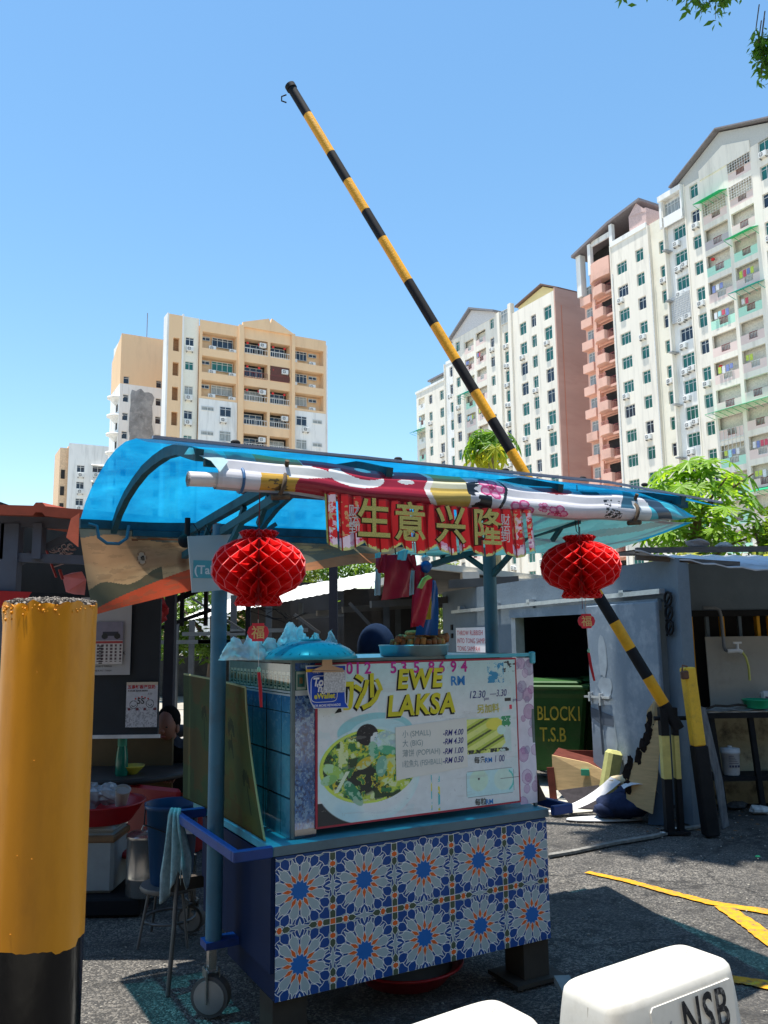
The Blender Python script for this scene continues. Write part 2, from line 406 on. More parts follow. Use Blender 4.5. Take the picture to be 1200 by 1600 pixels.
for i in range(90):
    x = rnd.uniform(2.0, 4.2); y = rnd.uniform(7.0, 8.3); a = rnd.uniform(0, PI); s = rnd.uniform(.015, .03)
    mb.add([(x-s*math.cos(a), y-s*math.sin(a), .006), (x+s*.4*math.sin(a), y-s*.4*math.cos(a), .014), (x+s*math.cos(a), y+s*math.sin(a), .006), (x-s*.4*math.sin(a), y+s*.4*math.cos(a), .012)], [(0, 1, 2, 3)])
o = mb.build('fallen_leaves', M('dry_leaf', (.2, .1, .04), .8, var=.6, scale=9)); o['kind'] = 'stuff'; o['label'] = 'dry brown leaves at the foot of the refuse house'

# ================================================================ FAR APARTMENT BLOCKS
def facade(name, x0, x1, z0, z1, holes, mat, parent, depth=.35, y=0.0, top=None):
    """wall in the local XZ plane (outward -Y) with rectangular openings that have real reveals"""
    xs = sorted({x0, x1} | {h[0] for h in holes} | {h[1] for h in holes}); zs = sorted({z0, z1} | {h[2] for h in holes} | {h[3] for h in holes})
    xs = [a for a in xs if x0-1e-6 <= a <= x1+1e-6]; zs = [a for a in zs if z0-1e-6 <= a <= z1+1e-6]
    mb = MB(); hs = holes
    for i in range(len(xs)-1):
        cx = (xs[i]+xs[i+1])/2; col = [h for h in hs if h[0] < cx < h[1]]
        j = 0
        while j < len(zs)-1:
            cz = (zs[j]+zs[j+1])/2
            if any(h[2] < cz < h[3] for h in col): j += 1; continue
            k = j
            while k+1 < len(zs)-1 and not any(h[2] < (zs[k+1]+zs[k+2])/2 < h[3] for h in col): k += 1
            mb.add([(xs[i], y, zs[j]), (xs[i+1], y, zs[j]), (xs[i+1], y, zs[k+1]), (xs[i], y, zs[k+1])], [(0, 1, 2, 3)]); j = k+1
    for (a, b, c, d) in [h[:4] for h in hs]:
        D = y+depth
        mb.add([(a, y, c), (b, y, c), (b, y, d), (a, y, d), (a, D, c), (b, D, c), (b, D, d), (a, D, d)], [(0, 4, 5, 1), (1, 5, 6, 2), (2, 6, 7, 3), (3, 7, 4, 0)])
    return mb.build(name, mat, parent)
def sheet(mb, x0, x1, z0, z1, y): return mb.add([(x0, y, z0), (x1, y, z0), (x1, y, z1), (x0, y, z1)], [(0, 1, 2, 3)])
CREAM = M('cream_render', (.84, .78, .68), .85, var=.06, scale=.15, dirt=(.45, .42, .37), dirt_s=.4, dirt_a=.5, stretch=(3, 3, .3))
WHITEB = M('white_render', (.83, .82, .79), .85, var=.05, scale=.2, dirt=(.4, .4, .38), dirt_s=.45, dirt_a=.5, stretch=(3, 3, .3))
PINKW = M('pink_render', (.56, .36, .3), .9, var=.1, scale=.12, dirt=(.46, .26, .21), dirt_s=.18, dirt_a=.45, stretch=(.5, .5, 2))
PEACH = M('peach_render', (.8, .48, .38), .9, var=.08, scale=.3, dirt=(.4, .22, .17), dirt_s=.4, dirt_a=.4)
PALEPINK = M('pale_pink_render', (.76, .6, .55), .9, var=.06, scale=.3)
ORANGE = M('tan_render', (.84, .58, .35), .9, var=.07, scale=.2, dirt=(.55, .36, .22), dirt_s=.4, dirt_a=.35, stretch=(1.6, 1.6, .35))
YELW = M('yellow_render', (.82, .66, .32), .9, var=.05, scale=.3)
FRAMEW = M('white_window_frame', (.62, .64, .64), .5, var=.05)
GLG = M('green_glass', (.015, .14, .115), .12, var=.25, scale=.7, spec=.6)
GLD = M('dark_glass', (.018, .028, .05), .1, var=.5, scale=.7, spec=.6)
GLC = M('curtained_glass', (.3, .32, .31), .25, var=.35, scale=2.5, stretch=(3, 3, .4))
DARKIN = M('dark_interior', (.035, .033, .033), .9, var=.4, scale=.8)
GREYM = M('grey_render', (.27, .28, .29), .95, var=.4, scale=.7, detail=9, dirt=(.6, .6, .6), dirt_s=1.2, dirt_a=.5)
ROOFD = M('roof_edge_dark', (.2, .18, .19), .8)
AWNG = M('green_awning', (.03, .5, .24), .5, var=.08, trans=.4)
RAILB = M('burgundy_rail', (.22, .05, .05), .6); RAILW = M('white_rail', (.7, .7, .68), .6); RAILP = M('pink_rail', (.5, .2, .18), .6)
ACW = M('aircon_white', (.72, .72, .7), .5, var=.06)
ACF = M('aircon_fan', (.12, .12, .12), .6)
# unseen block added behind the camera to cut sky light on camera-facing surfaces
SKYBLK = tag(MB().box(-40, 40, -9, -5.2, 0, 9).build('shophouse_row', M('shophouse_wall', (.16, .15, .13), .9, var=.3, scale=.6)), 'plain shophouse row behind the viewer, facing the cart', 'building')
WIN = {}
def window_proto(key, w, h, glass, nx, y=.18):
    if key in WIN: return WIN[key]
    mb = MB(); sheet(mb, 0, w, 0, h, 0); me_g = mb.build('pane', glass); 
    fr = MB(); t = .055
    fr.box(0, w, -.05, .03, 0, t); fr.box(0, w, -.05, .03, h-t, h); fr.box(0, t, -.05, .03, t, h-t); fr.box(w-t, w, -.05, .03, t, h-t)
    for i in range(1, nx): fr.box(w*i/nx-t/2, w*i/nx+t/2, -.045, .03, t, h-t)
    fr.box(t, w-t, -.048, .03, h*.72, h*.72+t*.9)
    me_f = fr.build('window', FRAMEW)
    WIN[key] = (me_f.data, me_g.data)
    bpy.data.objects.remove(me_f); bpy.data.objects.remove(me_g)
    return WIN[key]
def put_window(parent, x, z, w, h, glass, gname, nx=2, y=.18):
    mf, mg = window_proto((round(w, 2), round(h, 2), gname, nx), w, h, glass, nx)
    o = bpy.data.objects.new('window', mf); COL.objects.link(o); o.parent = parent; o.location = (x, y, z)
    p = bpy.data.objects.new('pane', mg); COL.objects.link(p); p.parent = o
    return o
_ac = MB(); _ac.bev(0, .85, -.36, 0, 0, .58, .03); _ac.mat(1)
_ac.add([(.3+.21*math.cos(t*PI/6), -.372, .29+.21*math.sin(t*PI/6)) for t in range(12)], [tuple(range(12))]); _ac.mat(0)
_ac.box(.27, .33, -.38, -.375, .1, .48); _ac.box(.12, .48, -.38, -.375, .26, .32); _ac.mat(2).box(.05, .1, -.3, .02, -.14, 0).box(.72, .77, -.3, .02, -.14, 0)
_aco = _ac.build('air_conditioner', [ACW, ACF, M('bracket_grey', (.2, .2, .2), .7)]); AC_ME = _aco.data; bpy.data.objects.remove(_aco)
def put_ac(parent, x, z, y=-.02):
    o = bpy.data.objects.new('air_conditioner', AC_ME); COL.objects.link(o); o.parent = parent; o.location = (x, y, z); return o
def rail_mesh(w, h, n, mat):
    mb = MB(); mb.box(0, w, 0, .05, h-.06, h); mb.box(0, w, 0, .05, 0, .05)
    for i in range(n+1): mb.box(w*i/n-.02, w*i/n+.02, .01, .04, .05, h-.06)
    return mb
brnd = random.Random(11)
def balcony(parent, x0, x1, z0, z1, wall, rail, style=0, depth=1.3, sc=1):
    """a recess: back wall with a glazed door, parapet with a stepped railing, laundry now and then"""
    b = MB(); b.mat(0); sheet(b, x0, x1, z0, z1, depth); b.build('recess_wall', wall, parent)
    w = x1-x0; put_window(parent, x0+w*.42, z0+.12, min(1.35, w*.5), min(1.95, z1-z0-.25), GLD, 'd', 2, depth-.06)
    ph = .95
    p = MB(); p.box(x0, x0+w*.36, 0, .12, z0, z0+ph); p.box(x1-w*.28, x1, 0, .12, z0, z0+ph*1.0); p.box(x0+w*.36, x1-w*.28, 0, .12, z0, z0+.3); p.build('parapet', wall, parent)
    rw = w*.36; r = rail_mesh(rw, .72, 6, rail).build('railing', rail, parent, loc=(x0+w*.36, .02, z0+.3))
    if style == 1:
        for k in range(brnd.randint(2, 4)):
            c = brnd.choice([(.5, .6, .1), (.4, .7, .75), (.6, .1, .15), (.7, .7, .72), (.2, .25, .5)]); q = MB(); xx = x0+w*(.2+.16*k); hh = brnd.uniform(.5, .8)
            q.box(xx, xx+w*.12, -.15, -.1, z0+ph+.75-hh, z0+ph+.75); q.build('laundry', M('laundry_%d%d' % (int(c[0]*10), int(c[1]*10)), c, .9), parent)
def grille(parent, x0, x1, z0, z1, mat, nx=8, nz=5, y=-.06, box=False):
    mb = MB()
    for i in range(nx+1): xx = x0+(x1-x0)*i/nx; mb.box(xx-.018, xx+.018, y-.02, y+.02, z0, z1)
    for j in range(nz+1): zz = z0+(z1-z0)*j/nz; mb.box(x0, x1, y-.026, y+.026, zz-.018, zz+.018)
    mb.build('window_grille', mat, parent)
def awning(parent, x0, x1, z, out=1.3, mat=None, drop=.5):
    mb = MB(); mb.add([(x0, 0, z), (x1, 0, z), (x1, -out, z-drop), (x0, -out, z-drop), (x0, 0, z-.06), (x1, 0, z-.06), (x1, -out, z-drop-.06), (x0, -out, z-drop-.06)],
        [(3, 2, 1, 0), (4, 5, 6, 7), (3, 7, 6, 2), (0, 4, 7, 3), (1, 2, 6, 5)])
    n = max(2, int((x1-x0)/.8))
    for i in range(n+1):
        xx = x0+(x1-x0)*i/n; mb.bar((xx, -.02, z-.9), (xx, -out+.1, z-drop-.09), .04, .04)
    mb.build('awning', mat or AWNG, parent)

FR = 2.97
# ---- right tower
RT = thing('apartment_tower', 'tall cream apartment tower with peach balconies and green awnings filling the right side', 'building', (28.5, 96, 0), PSI-PI/2)
CUTE = [0]
cols = [(.3, 1.65, 45.95, 1.45, 0), (3.4, 1.2, 46.35, 1.5, 0), (6.6, 1.05, 46.15, 1.5, 0), (8.95, 1.75, 46.65, 1.5, 1), (11.75, 1.1, 47.3, 1.5, 1), (20.5, 1.3, 47.9, 1.5, 0), (23.2, 1.3, 47.5, 1.5, 0), (26, 1.3, 47.5, 1.5, 0)]
holes = []; wins = []
for ci, (s, w_, zt, h_, kind) in enumerate(cols):
    for k in range(-1 if ci >= 4 else 0, 15):
        z = zt-FR*k
        if z < 5: continue
        holes.append((s, s+w_, z-h_, z)); wins.append((s, z-h_, w_, h_, ci, k))
bal = []
for (s0, s1, zt) in ((13.3, 16.3, 47.35), (16.75, 19.5, 47.6)):
    for k in range(0 if s0 < 14 else -1, 15):
        z = zt-FR*k
        if z < 5: continue
        holes.append((s0, s1, z-2.35, z)); bal.append((s0, s1, z-2.35, z, k))
hA = [h for h in holes if h[1] < 5.6]; hB = [h for h in holes if 5.6 < h[1] < 8.2]; hC = [h for h in holes if 8.2 < h[1] < 11.2]; hD = [h for h in holes if h[1] > 11.2]
facade('wall', -.6, 5.3, 0, 48.5, hA, CREAM, RT, .3)
facade('wall', 5.45, 8.1, 0, 48.9, hB, M('cream_render_b', (.84, .79, .66), .85, var=.05, scale=.2, dirt=(.5, .46, .36), dirt_s=.3, dirt_a=.3), RT, .3, y=.45)
facade('wall', 8.1, 11.1, 0, 50.6, hC, WHITEB, RT, .3, y=.25)
facade('wall', 11.1, 30, 0, 50.6, hD, CREAM, RT, .3)
mb = MB(); mb.box(5.3, 5.45, 0, .5, 0, 48.7); mb.box(8.0, 8.2, -.35, .3, 0, 50.9); mb.box(10.95, 11.1, -.1, .3, 0, 50.9); mb.box(-.68, -.5, -.08, .3, 0, 48.7); mb.build('pier', CREAM, RT)
mb = MB(); mb.box(-.75, 5.4, -.2, .2, 12.4, 12.75); mb.box(5.4, 8, .3, .5, 13.2, 13.5); mb.build('ledge', CREAM, RT)
mb = MB()
for a, z in ((-.4, 45), (5.6, 45), (7.9, 46)): mb.tube([(a, -.08, 0), (a, -.08, z)], .07, 6)
mb.build('drain_pipe', RAILW, RT)
for (s, z, w_, h_, ci, k) in wins:
    gl, gn = ((GLG, 'g') if (k*7+ci*3) % 5 not in (2,) else (GLD, 'd'))
    yy = {2: .45, 3: .25}.get(ci, 0)
    put_window(RT, s, z, w_, h_, gl, gn, 3 if w_ > 1.5 else 2, yy+.2)
    if ci == 3:
        put_ac(RT, s+.1, z-.85, yy-.05)
        if k % 2: put_ac(RT, s+1.05, z-.7, yy-.05)
        if k % 2 == 0:
            q = MB(); q.bar((8.2, .2, z-1.2), (8.2, -.9, z-1.0), .06, .06); q.box(8.2, 8.7, -.9, .2, z-1.15, z-1.0); q.build('ledge', GREYM, RT)
    elif ci < 3 and (k*5+ci*2) % 4 == 1: put_ac(RT, s+.1, z-.68, yy-.02)
    elif ci >= 4 and (k+ci) % 3 == 1: put_ac(RT, s+.2, z-.7)
MINT = M('mint_render', (.45, .75, .6), .85, var=.05)
GREYP = M('grey_pink_render', (.5, .45, .45), .9, var=.05)
for (a, b, c, d, k) in bal:
    left = a < 14
    wl = PALEPINK
    if left and k == 1: wl = GREYP
    if left and k in (2, 4): wl = MINT
    if (not left) and k in (2, 4): wl = MINT
    if left and k >= 9: wl = MINT
    if (not left) and k in (-1, 0) or (left and k == 0):
        balcony(RT, a, b, c, d, wl, RAILB); grille(RT, a, b, c+.9, d, RAILW, 9, 5)
    else: balcony(RT, a, b, c, d, wl, RAILB if k % 3 else RAILW, 1 if k in (3, 4, 6, 9, 10) else 0)
    if left and k % 4 == 2:
        q = MB(); q.ell((a+.6, .3, d-.45), (.22, .22, .17), 8, 6); q.build('lantern', M('far_lantern_red', (.7, .03, .03), .6), RT)
awning(RT, 13.1, 16.5, 47.7); awning(RT, 16.6, 19.8, 47.9-FR*2+.1); awning(RT, 16.6, 20.0, 47.9-FR*4+.2, mat=M('teal_awning', (.03, .45, .38), .5, trans=.4)); awning(RT, 13.0, 20.4, 24.4, 1.6)
awning(RT, 17.2, 20.8, 15.6, 1.4)
grille(RT, 13.4, 16.3, 20.0, 22.2, RAILW, 6, 2)
mb = MB(); mb.box(8.35, 10.9, -.1, .2, 35.6, 38.6)
mb.build('enclosed_panel', M('panel_greywhite', (.5, .53, .58), .7, var=.1), RT)
grille(RT, 8.35, 10.9, 35.6, 38.6, RAILW, 12, 12, y=-.14)
# roof line: gable with a grey fascia, top floor box, parapets
mb = MB(); GP = [(10.0, 50.6), (22.2, 50.6), (22.2, 51.9), (16.1, 54.3), (10.0, 51.2)]
mb.prism(GP, lambda a, b, d: (a, d, b), -.01, 9); mb.build('gable', M('gable_grey', (.5, .5, .47), .9, var=.08), RT)
mb = MB()
for (a, b), (c, d) in (((9.5, 51.1), (16.1, 54.45)), ((16.1, 54.45), (30, 49.2))): mb.add([(a, -.7, b), (c, -.7, d), (c, 10, d), (a, 10, b), (a, -.7, b+.16), (c, -.7, d+.16), (c, 10, d+.16), (a, 10, b+.16)], [(0, 1, 2, 3), (7, 6, 5, 4), (0, 4, 5, 1), (0, 3, 7, 4), (1, 5, 6, 2)])
mb.build('roof', ROOFD, RT)
mb = MB(); mb.prism([(13.2, 50.2), (13.2, 51.3), (16.4, 52.6), (19.6, 51.4), (19.6, 50.2)], lambda a, b, d: (a, d, b), -.12, 0); mb.build('gable_panel', CREAM, RT)
mb = MB(); mb.box(7.6, 10.9, -.5, 3, 50.3, 50.95); mb.box(7.7, 8.0, -.4, .2, 47.2, 50.3); mb.box(10.7, 10.9, -.4, .2, 47.2, 50.3); mb.box(7.6, 10.9, -.35, -.2, 47.0, 48.2); mb.build('roof_box', WHITEB, RT)
put_window(RT, 8.1, 48.35, 2.5, 1.5, GLC, 'c', 5, .05)
mb = MB(); mb.box(-.6, 5.3, -.1, .15, 48.5, 49.1); mb.build('parapet', WHITEB, RT)
# body behind and peach wing at the left
mb = MB(); mb.box(-.5, 30, .7, 12, 0, 48.6); mb.build('building_core', M('core_cream', (.7, .66, .56), .9), RT)
mb = MB(); mb.box(-6.9, -.7, 1.3, 12, 0, 44.8); mb.build('wing_wall', PEACH, RT)
for k in range(15):
    z = 44.6-FR*k
    if z < 4: break
    q = MB()                                                     # rounded peach balcony
    pts = [(-4.2, 1.3), (-4.2, .2), (-3.4, -.35), (-2.2, -.4), (-2.0, -.35), (-2.0, 1.3)]
    q.prism(pts, lambda a, b, d: (a, b, d), z-1.1-.25, z-.25+.05); q.build('balcony', PEACH, RT)
    q = MB(); q.box(-2.0, -.75, .2, 1.3, z-1.5, z-1.2); q.box(-4.4, -.7, .9, 1.3, z-1.6, z-1.25); q.build('floor_slab', PEACH, RT)
    rail_mesh(1.25, .95, 5, RAILB).build('railing', RAILB, RT, loc=(-2.0, .2, z-1.2))
    rail_mesh(1.2, .5, 4, RAILB).build('railing', RAILP, RT, loc=(-3.4, -.3, z-.2))
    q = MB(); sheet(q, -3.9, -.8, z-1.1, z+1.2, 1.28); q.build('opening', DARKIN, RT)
    q = MB(); q.box(-6.9, -5.0, .5, 1.3, z-1.4, z-.3); q.build('ledge', PEACH, RT)
    put_window(RT, -6.5, z-.3, 1.3, 1.5, GLC, 'c', 2, 1.25)
mb = MB(); mb.box(-4.9, -4.35, .7, 1.3, 0, 46.5); mb.build('pier', PEACH, RT)
mb = MB(); mb.add([(-7.4, -.2, 50.0), (-.8, -.2, 51.6), (4.6, -.2, 52.2), (4.6, 9, 52.2), (-.8, 9, 51.6), (-7.4, 9, 50.0), (-7.4, -.2, 50.35), (-.8, -.2, 51.95), (4.6, -.2, 52.5), (4.6, 9, 52.5), (-.8, 9, 51.95), (-7.4, 9, 50.35)],
    [(0, 1, 4, 5), (1, 2, 3, 4), (6, 11, 10, 7), (7, 10, 9, 8), (0, 6, 7, 1), (1, 7, 8, 2), (0, 5, 11, 6), (2, 8, 9, 3)]); mb.build('roof', ROOFD, RT)
mb = MB(); mb.box(-7.1, -6.3, .3, 1.2, 44.5, 50.1); mb.box(-4.6, -4.1, 0, .5, 46.5, 50.6); mb.box(-.7, -.2, 0, .5, 48.5, 51.5); mb.box(-4.2, -.6, .3, .5, 50.2, 50.9); mb.build('column', WHITEB, RT)
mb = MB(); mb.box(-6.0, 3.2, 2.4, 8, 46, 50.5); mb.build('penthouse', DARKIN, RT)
mb = MB(); mb.box(2.6, 5.3, .1, 6, 48.6, 51.0); mb.add([(2.6, .05, 51.0), (5.5, .05, 50.5), (3.9, .05, 52.2)], [(0, 1, 2)]); mb.build('penthouse', M('pale_rose_render', (.62, .45, .42), .9), RT)
mb = MB(); pts = [(-4.6, 1.3), (-4.6, .2), (-3.4, -.35), (-2.2, -.4), (-.8, -.2), (-.8, 1.3)]
mb.prism(pts, lambda a, b, d: (a, b, d), 45.3, 47.6); mb.build('balcony', PEACH, RT)

# ---- middle block
MT = thing('apartment_block', 'white apartment block with pink end wall, middle distance, behind the papaya tree', 'building', (23.5, 108, 0), PSI-PI/2)
holes = []; wins = []
mcols = [(-2.2, 1.6, 46.3, 1.9, 'a'), (-5.0, 1.1, 46.1, 1.75, 'a'), (-7.6, 1.5, 45.8, 1.8, 'a'), (-11.65, 1.45, 45.9, 1.75, 'b'), (-14.75, 1.0, 48.95, 1.55, 'c'), (-24.15, 1.15, 48.4, 1.65, 'c'), (-26.45, 1.3, 44.95, 1.7, 'c'), (-29.2, 1.2, 41.65, 1.65, 'd'), (-32.6, 1.05, 41.8, 1.6, 'd')]
for ci, (s, w_, zt, h_, kd) in enumerate(mcols):
    for k in range(14):
        z = zt-FR*k
        if z < 8: continue
        holes.append((s, s+w_, z-h_, z)); wins.append((s, z-h_, w_, h_, ci, k))
mb_bal = []
for (s0, s1, zt) in ((-21.6, -19.1, 47.6), (-18.5, -15.9, 48.0), (-36.0, -34.0, 42.0)):
    for k in range(12):
        z = zt-FR*k
        if z < 8: continue
        holes.append((s0, s1, z-2.1, z)); mb_bal.append((s0, s1, z-2.1, z, k))
pick = lambda a, b: [h for h in holes if a < h[0] and h[1] < b]
facade('wall', -9.2, 0, 0, 48.0, pick(-9.2, 0), CREAM, MT, .3)
facade('wall', -12.3, -9.9, 0, 49.0, pick(-12.3, -9.9), CREAM, MT, .3, y=.3)
facade('wall', -25.0, -12.3, 0, 49.4, pick(-25, -12.3), CREAM, MT, .3)
facade('wall', -27.6, -25.0, 0, 45.7, pick(-27.6, -25), WHITEB, MT, .3, y=.25)
facade('wall', -36.7, -27.6, 0, 43.1, pick(-36.8, -27.6), CREAM, MT, .3)
mb = MB(); mb.box(-9.9, -9.2, -.3, .4, 0, 49.6); mb.box(-12.45, -12.3, -.05, .4, 0, 49.3); mb.box(-25.1, -24.95, -.05, .35, 0, 47); mb.box(-27.75, -27.6, -.05, .3, 0, 45.8); mb.build('pier', CREAM, MT)
mb = MB(); mb.box(-9.2, 0, -.25, .02, 19.6, 19.9); mb.build('ledge', CREAM, MT)
for (s, z, w_, h_, ci, k) in wins:
    gl, gn = ((GLG, 'g') if (k*3+ci*5) % 7 not in (2, 5) else (GLD, 'd'))
    yy = .3 if ci == 3 else (.25 if ci == 6 else 0)
    put_window(MT, s, z, w_, h_, gl, gn, 2, yy+.2)
    if ci == 3: put_ac(MT, s+.1, z-.8, .25); put_ac(MT, s+.8, z-.95, .25) if k % 2 else None
    elif (k*5+ci*2) % 4 == 1: put_ac(MT, s+.15, z-.68)
for (a, b, c, d, k) in mb_bal:
    wl = PALEPINK if a > -30 else WHITEB
    balcony(MT, a, b, c, d, wl if not (a < -20 and k == 3) else MINT, RAILB if k % 2 else RAILW, 1 if k % 3 == 1 else 0)
awning(MT, -22.2, -18.9, 39.3, 1.4, M('teal_awning', (.03, .45, .38), .5, trans=.4)); awning(MT, -36.9, -33.9, 36.6, 1.4, M('teal_awning', (.03, .45, .38), .5, trans=.4))
mb = MB(); mb.box(0, 6.6, 0, .001, 0, 1)
mb = MB(); mb.box(-36.7, 0, .6, 10, 0, 43); mb.box(-25, 0, .6, 10, 43, 48); mb.build('building_core', M('core_cream', (.7, .66, .56), .9), MT)
mb = MB(); mb.box(0, .25, 0, 9.5, 0, 48.35); mb.build('end_wall', PINKW, MT)
mb = MB(); mb.box(.25, .32, 5.0, 6.6, 0, 25.5); mb.box(.25, .3, 1.0, 1.1, 0, 46); mb.box(.25, .3, .05, 9, 21.9, 22.1); mb.build('wall_band', M('pink_render_deep', (.6, .26, .18), .9, var=.1, scale=.3), MT)
mb = MB(); mb.prism([(-25.3, 49.0), (-13.4, 49.0), (-13.4, 49.8), (-19.4, 52.2), (-25.3, 49.2)], lambda a, b, d: (a, d, b), -.02, 8); mb.build('gable', M('gable_pale', (.62, .6, .6), .9), MT)
mb = MB()
for (a, b), (c, d) in (((-25.8, 48.9), (-19.4, 52.3)), ((-19.4, 52.3), (-13, 49.6))): mb.add([(a, -.6, b), (c, -.6, d), (c, 9, d), (a, 9, b), (a, -.6, b+.3), (c, -.6, d+.3), (c, 9, d+.3), (a, 9, b+.3)], [(0, 1, 2, 3), (7, 6, 5, 4), (0, 4, 5, 1), (0, 3, 7, 4), (1, 5, 6, 2)])
mb.build('roof', M('roof_edge_grey', (.2, .2, .22), .8), MT)
mb = MB(); mb.prism([(-9.2, 47.9), (-.5, 47.9), (-.5, 48.6), (-3.6, 50.2), (-9.2, 49.2)], lambda a, b, d: (a, d, b), 1.2, 7); mb.build('stair_head', YELW, MT)
mb = MB()
for (a, b), (c, d) in (((-9.6, 49.2), (-3.6, 50.35)), ((-3.6, 50.35), (-.1, 48.5))): mb.add([(a, .8, b), (c, .8, d), (c, 7.4, d), (a, 7.4, b), (a, .8, b+.25), (c, .8, d+.25), (c, 7.4, d+.25), (a, 7.4, b+.25)], [(0, 1, 2, 3), (7, 6, 5, 4), (0, 4, 5, 1), (0, 3, 7, 4), (1, 5, 6, 2)])
mb.build('roof', M('roof_edge_brown', (.16, .1, .08), .8), MT)
put_window(MT, -12.1, 46.6+.6, 2.0, 2.1, GLC, 'c', 3, .2)
mb = MB(); mb.box(-33.5, -27.9, 1, 5, 43, 44.6); mb.build('roof_room', GLC, MT)
mb = MB(); mb.box(-33.9, -27.5, .6, 5.4, 44.6, 44.9); mb.build('roof', M('roof_edge_grey', (.2, .2, .22), .8), MT)
mb = MB(); mb.box(-27.5, -25.2, .2, 5, 45.7, 46.2); mb.box(-36.9, -27.7, -.1, .3, 43.1, 43.5); mb.build('parapet', WHITEB, MT)

# ---- left block, tan and white
LT = thing('apartment_block', 'tan and white apartment block with deep balconies, behind the blue stall roof at left', 'building', (-21.3, 94, 0), PSI)
bays = [(.15, 4.35), (5.35, 8.3), (8.65, 11.2), (11.95, 15.8)]
FL = 2.95
mb = MB(); mb.box(.3, 16.1, 1.25, 9, 0, 38); mb.box(-3.8, .3, 1.0, 1.8, 0, 38.5); mb.build('building_core', M('core_tan', (.75, .52, .33), .9), LT)
hol = []; 
for k in range(12):
    z = 37.5-FL*k
    for bi, (a, b) in enumerate(bays):
        if bi in (1, 2) or k < 3: hol.append((a, b, z-2.0 if bi in (0, 3) else z-1.75, z))
facade('wall', -.2, 16.15, 0, 38.9, hol, ORANGE, LT, 1.2)
mb = MB()
for x0, x1 in ((4.55, 5.15), (11.35, 11.8)): mb.box(x0, x1, -.35, -.005, 0, 39)
mb.build('column', ORANGE, LT)
mb = MB(); mb.prism([(5.0, 38.85), (11.6, 38.85), (11.6, 39.0), (8.7, 40.5), (8.55, 39.9), (8.3, 40.4), (5.0, 39.4)], lambda a, b, d: (a, d, b), -.3, .1); mb.build('gable', ORANGE, LT)
mb = MB()                                              # white infill bays on the lower floors
for a, b in ((-.15, 4.5), (11.85, 16.1)): mb.box(a, b, -.06, -.005, 0, 29.3)
mb.build('white_infill', WHITEB, LT)
for k in range(8):
    z = 37.35-FL*k
    for bi, (a, b) in enumerate(bays):
        if bi in (0, 3):
            if k < 3:
                q = MB(); sheet(q, a, b, z-2.0, z+.1, 1.19); q.build('recess_wall', ORANGE, LT)
                ww = 2.6 if bi == 0 else 1.9
                x = a+1.45 if bi == 0 else a+.05
                put_window(LT, x, z-1.2, ww, 1.15, (GLD, GLG, GLC)[(k+bi) % 3] if bi == 0 else (GLD, GLD, GLC)[k], 'dgc'[(k+bi) % 3] if bi == 0 else 'ddc'[k], 4, 1.0)
                put_window(LT, a+.1 if bi == 0 else a+2.2, z-.6, 1.1, .5, GLD, 'd', 2, 1.0)
                put_ac(LT, x-.6, z-2.0, .4); put_ac(LT, x+1.9, z-2.05, .4)
            else:
                put_window(LT, a+2.2 if bi == 0 else a+.1, z-1.1, 1.4, 1.2, GLC if k > 3 else GLD, 'c' if k > 3 else 'd', 2, -.08)
                put_window(LT, a if bi == 0 else a+2.3, z-.6, 1.5 if bi == 0 else 1.3, .5, GLC, 'c', 2, -.08)
                put_ac(LT, a+2.2 if bi == 0 else a+.9, z-1.85, -.08)
        else:
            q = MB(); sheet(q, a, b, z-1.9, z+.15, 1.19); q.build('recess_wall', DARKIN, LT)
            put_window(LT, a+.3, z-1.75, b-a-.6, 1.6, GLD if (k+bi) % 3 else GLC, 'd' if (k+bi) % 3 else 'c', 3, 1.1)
            rail_mesh(b-a, .75, 9, RAILW).build('railing', RAILW if k != 1 else RAILB, LT, loc=(a, -.05, z-1.75))
            if k % 2 == bi-1: put_ac(LT, b-1.1, z-.75, .1)
            if k in (0, 1, 2):
                for dx in (.4, 1.9):
                    q = MB(); q.ell((a+dx, .1, z-.35), (.17, .17, .15), 8, 6); q.build('lantern', M('far_lantern_red', (.7, .03, .03), .6), LT)
q = MB(); q.box(8.7, 11.1, -.04, .02, 37.35-FL-1.7, 37.35-FL+.1); q.build('roller_blind', M('brown_blind', (.13, .05, .04), .8), LT)
# left end: narrow white bay and tan stair strip
hol = [(-1.75, -.75, 36.6-FL*k-1.0, 36.6-FL*k) for k in range(11)]
facade('wall', -2.1, -.2, 0, 39.1, hol, M('cream_narrow', (.84, .8, .68), .9, var=.04), LT, .3, y=.35)
for k in range(11):
    put_window(LT, -1.75, 35.6-FL*k, 1.0, 1.0, (GLD, GLG, GLC)[k % 3], 'dgc'[k % 3], 2, .5)
    if k % 3 != 1: put_ac(LT, -1.7, 34.85-FL*k, .33)
hol = [(-3.25, -2.55, 36.2-FL*k-1.6, 36.2-FL*k) for k in range(12)]
facade('wall', -3.8, -2.1, 0, 39.0, hol, ORANGE, LT, .5, y=.1)
q = MB(); q.box(-3.5, -2.3, .62, .7, 0, 37); q.build('stair_shaft', M('stair_brown', (.3, .16, .08), .9), LT)
mb = MB(); mb.box(-4.0, -3.8, .1, 1.8, 0, 39.1); mb.box(-2.25, -2.05, 0, .5, 0, 39.2); mb.box(16.15, 16.4, .1, 9, 0, 38.4); mb.build('end_wall', WHITEB, LT)
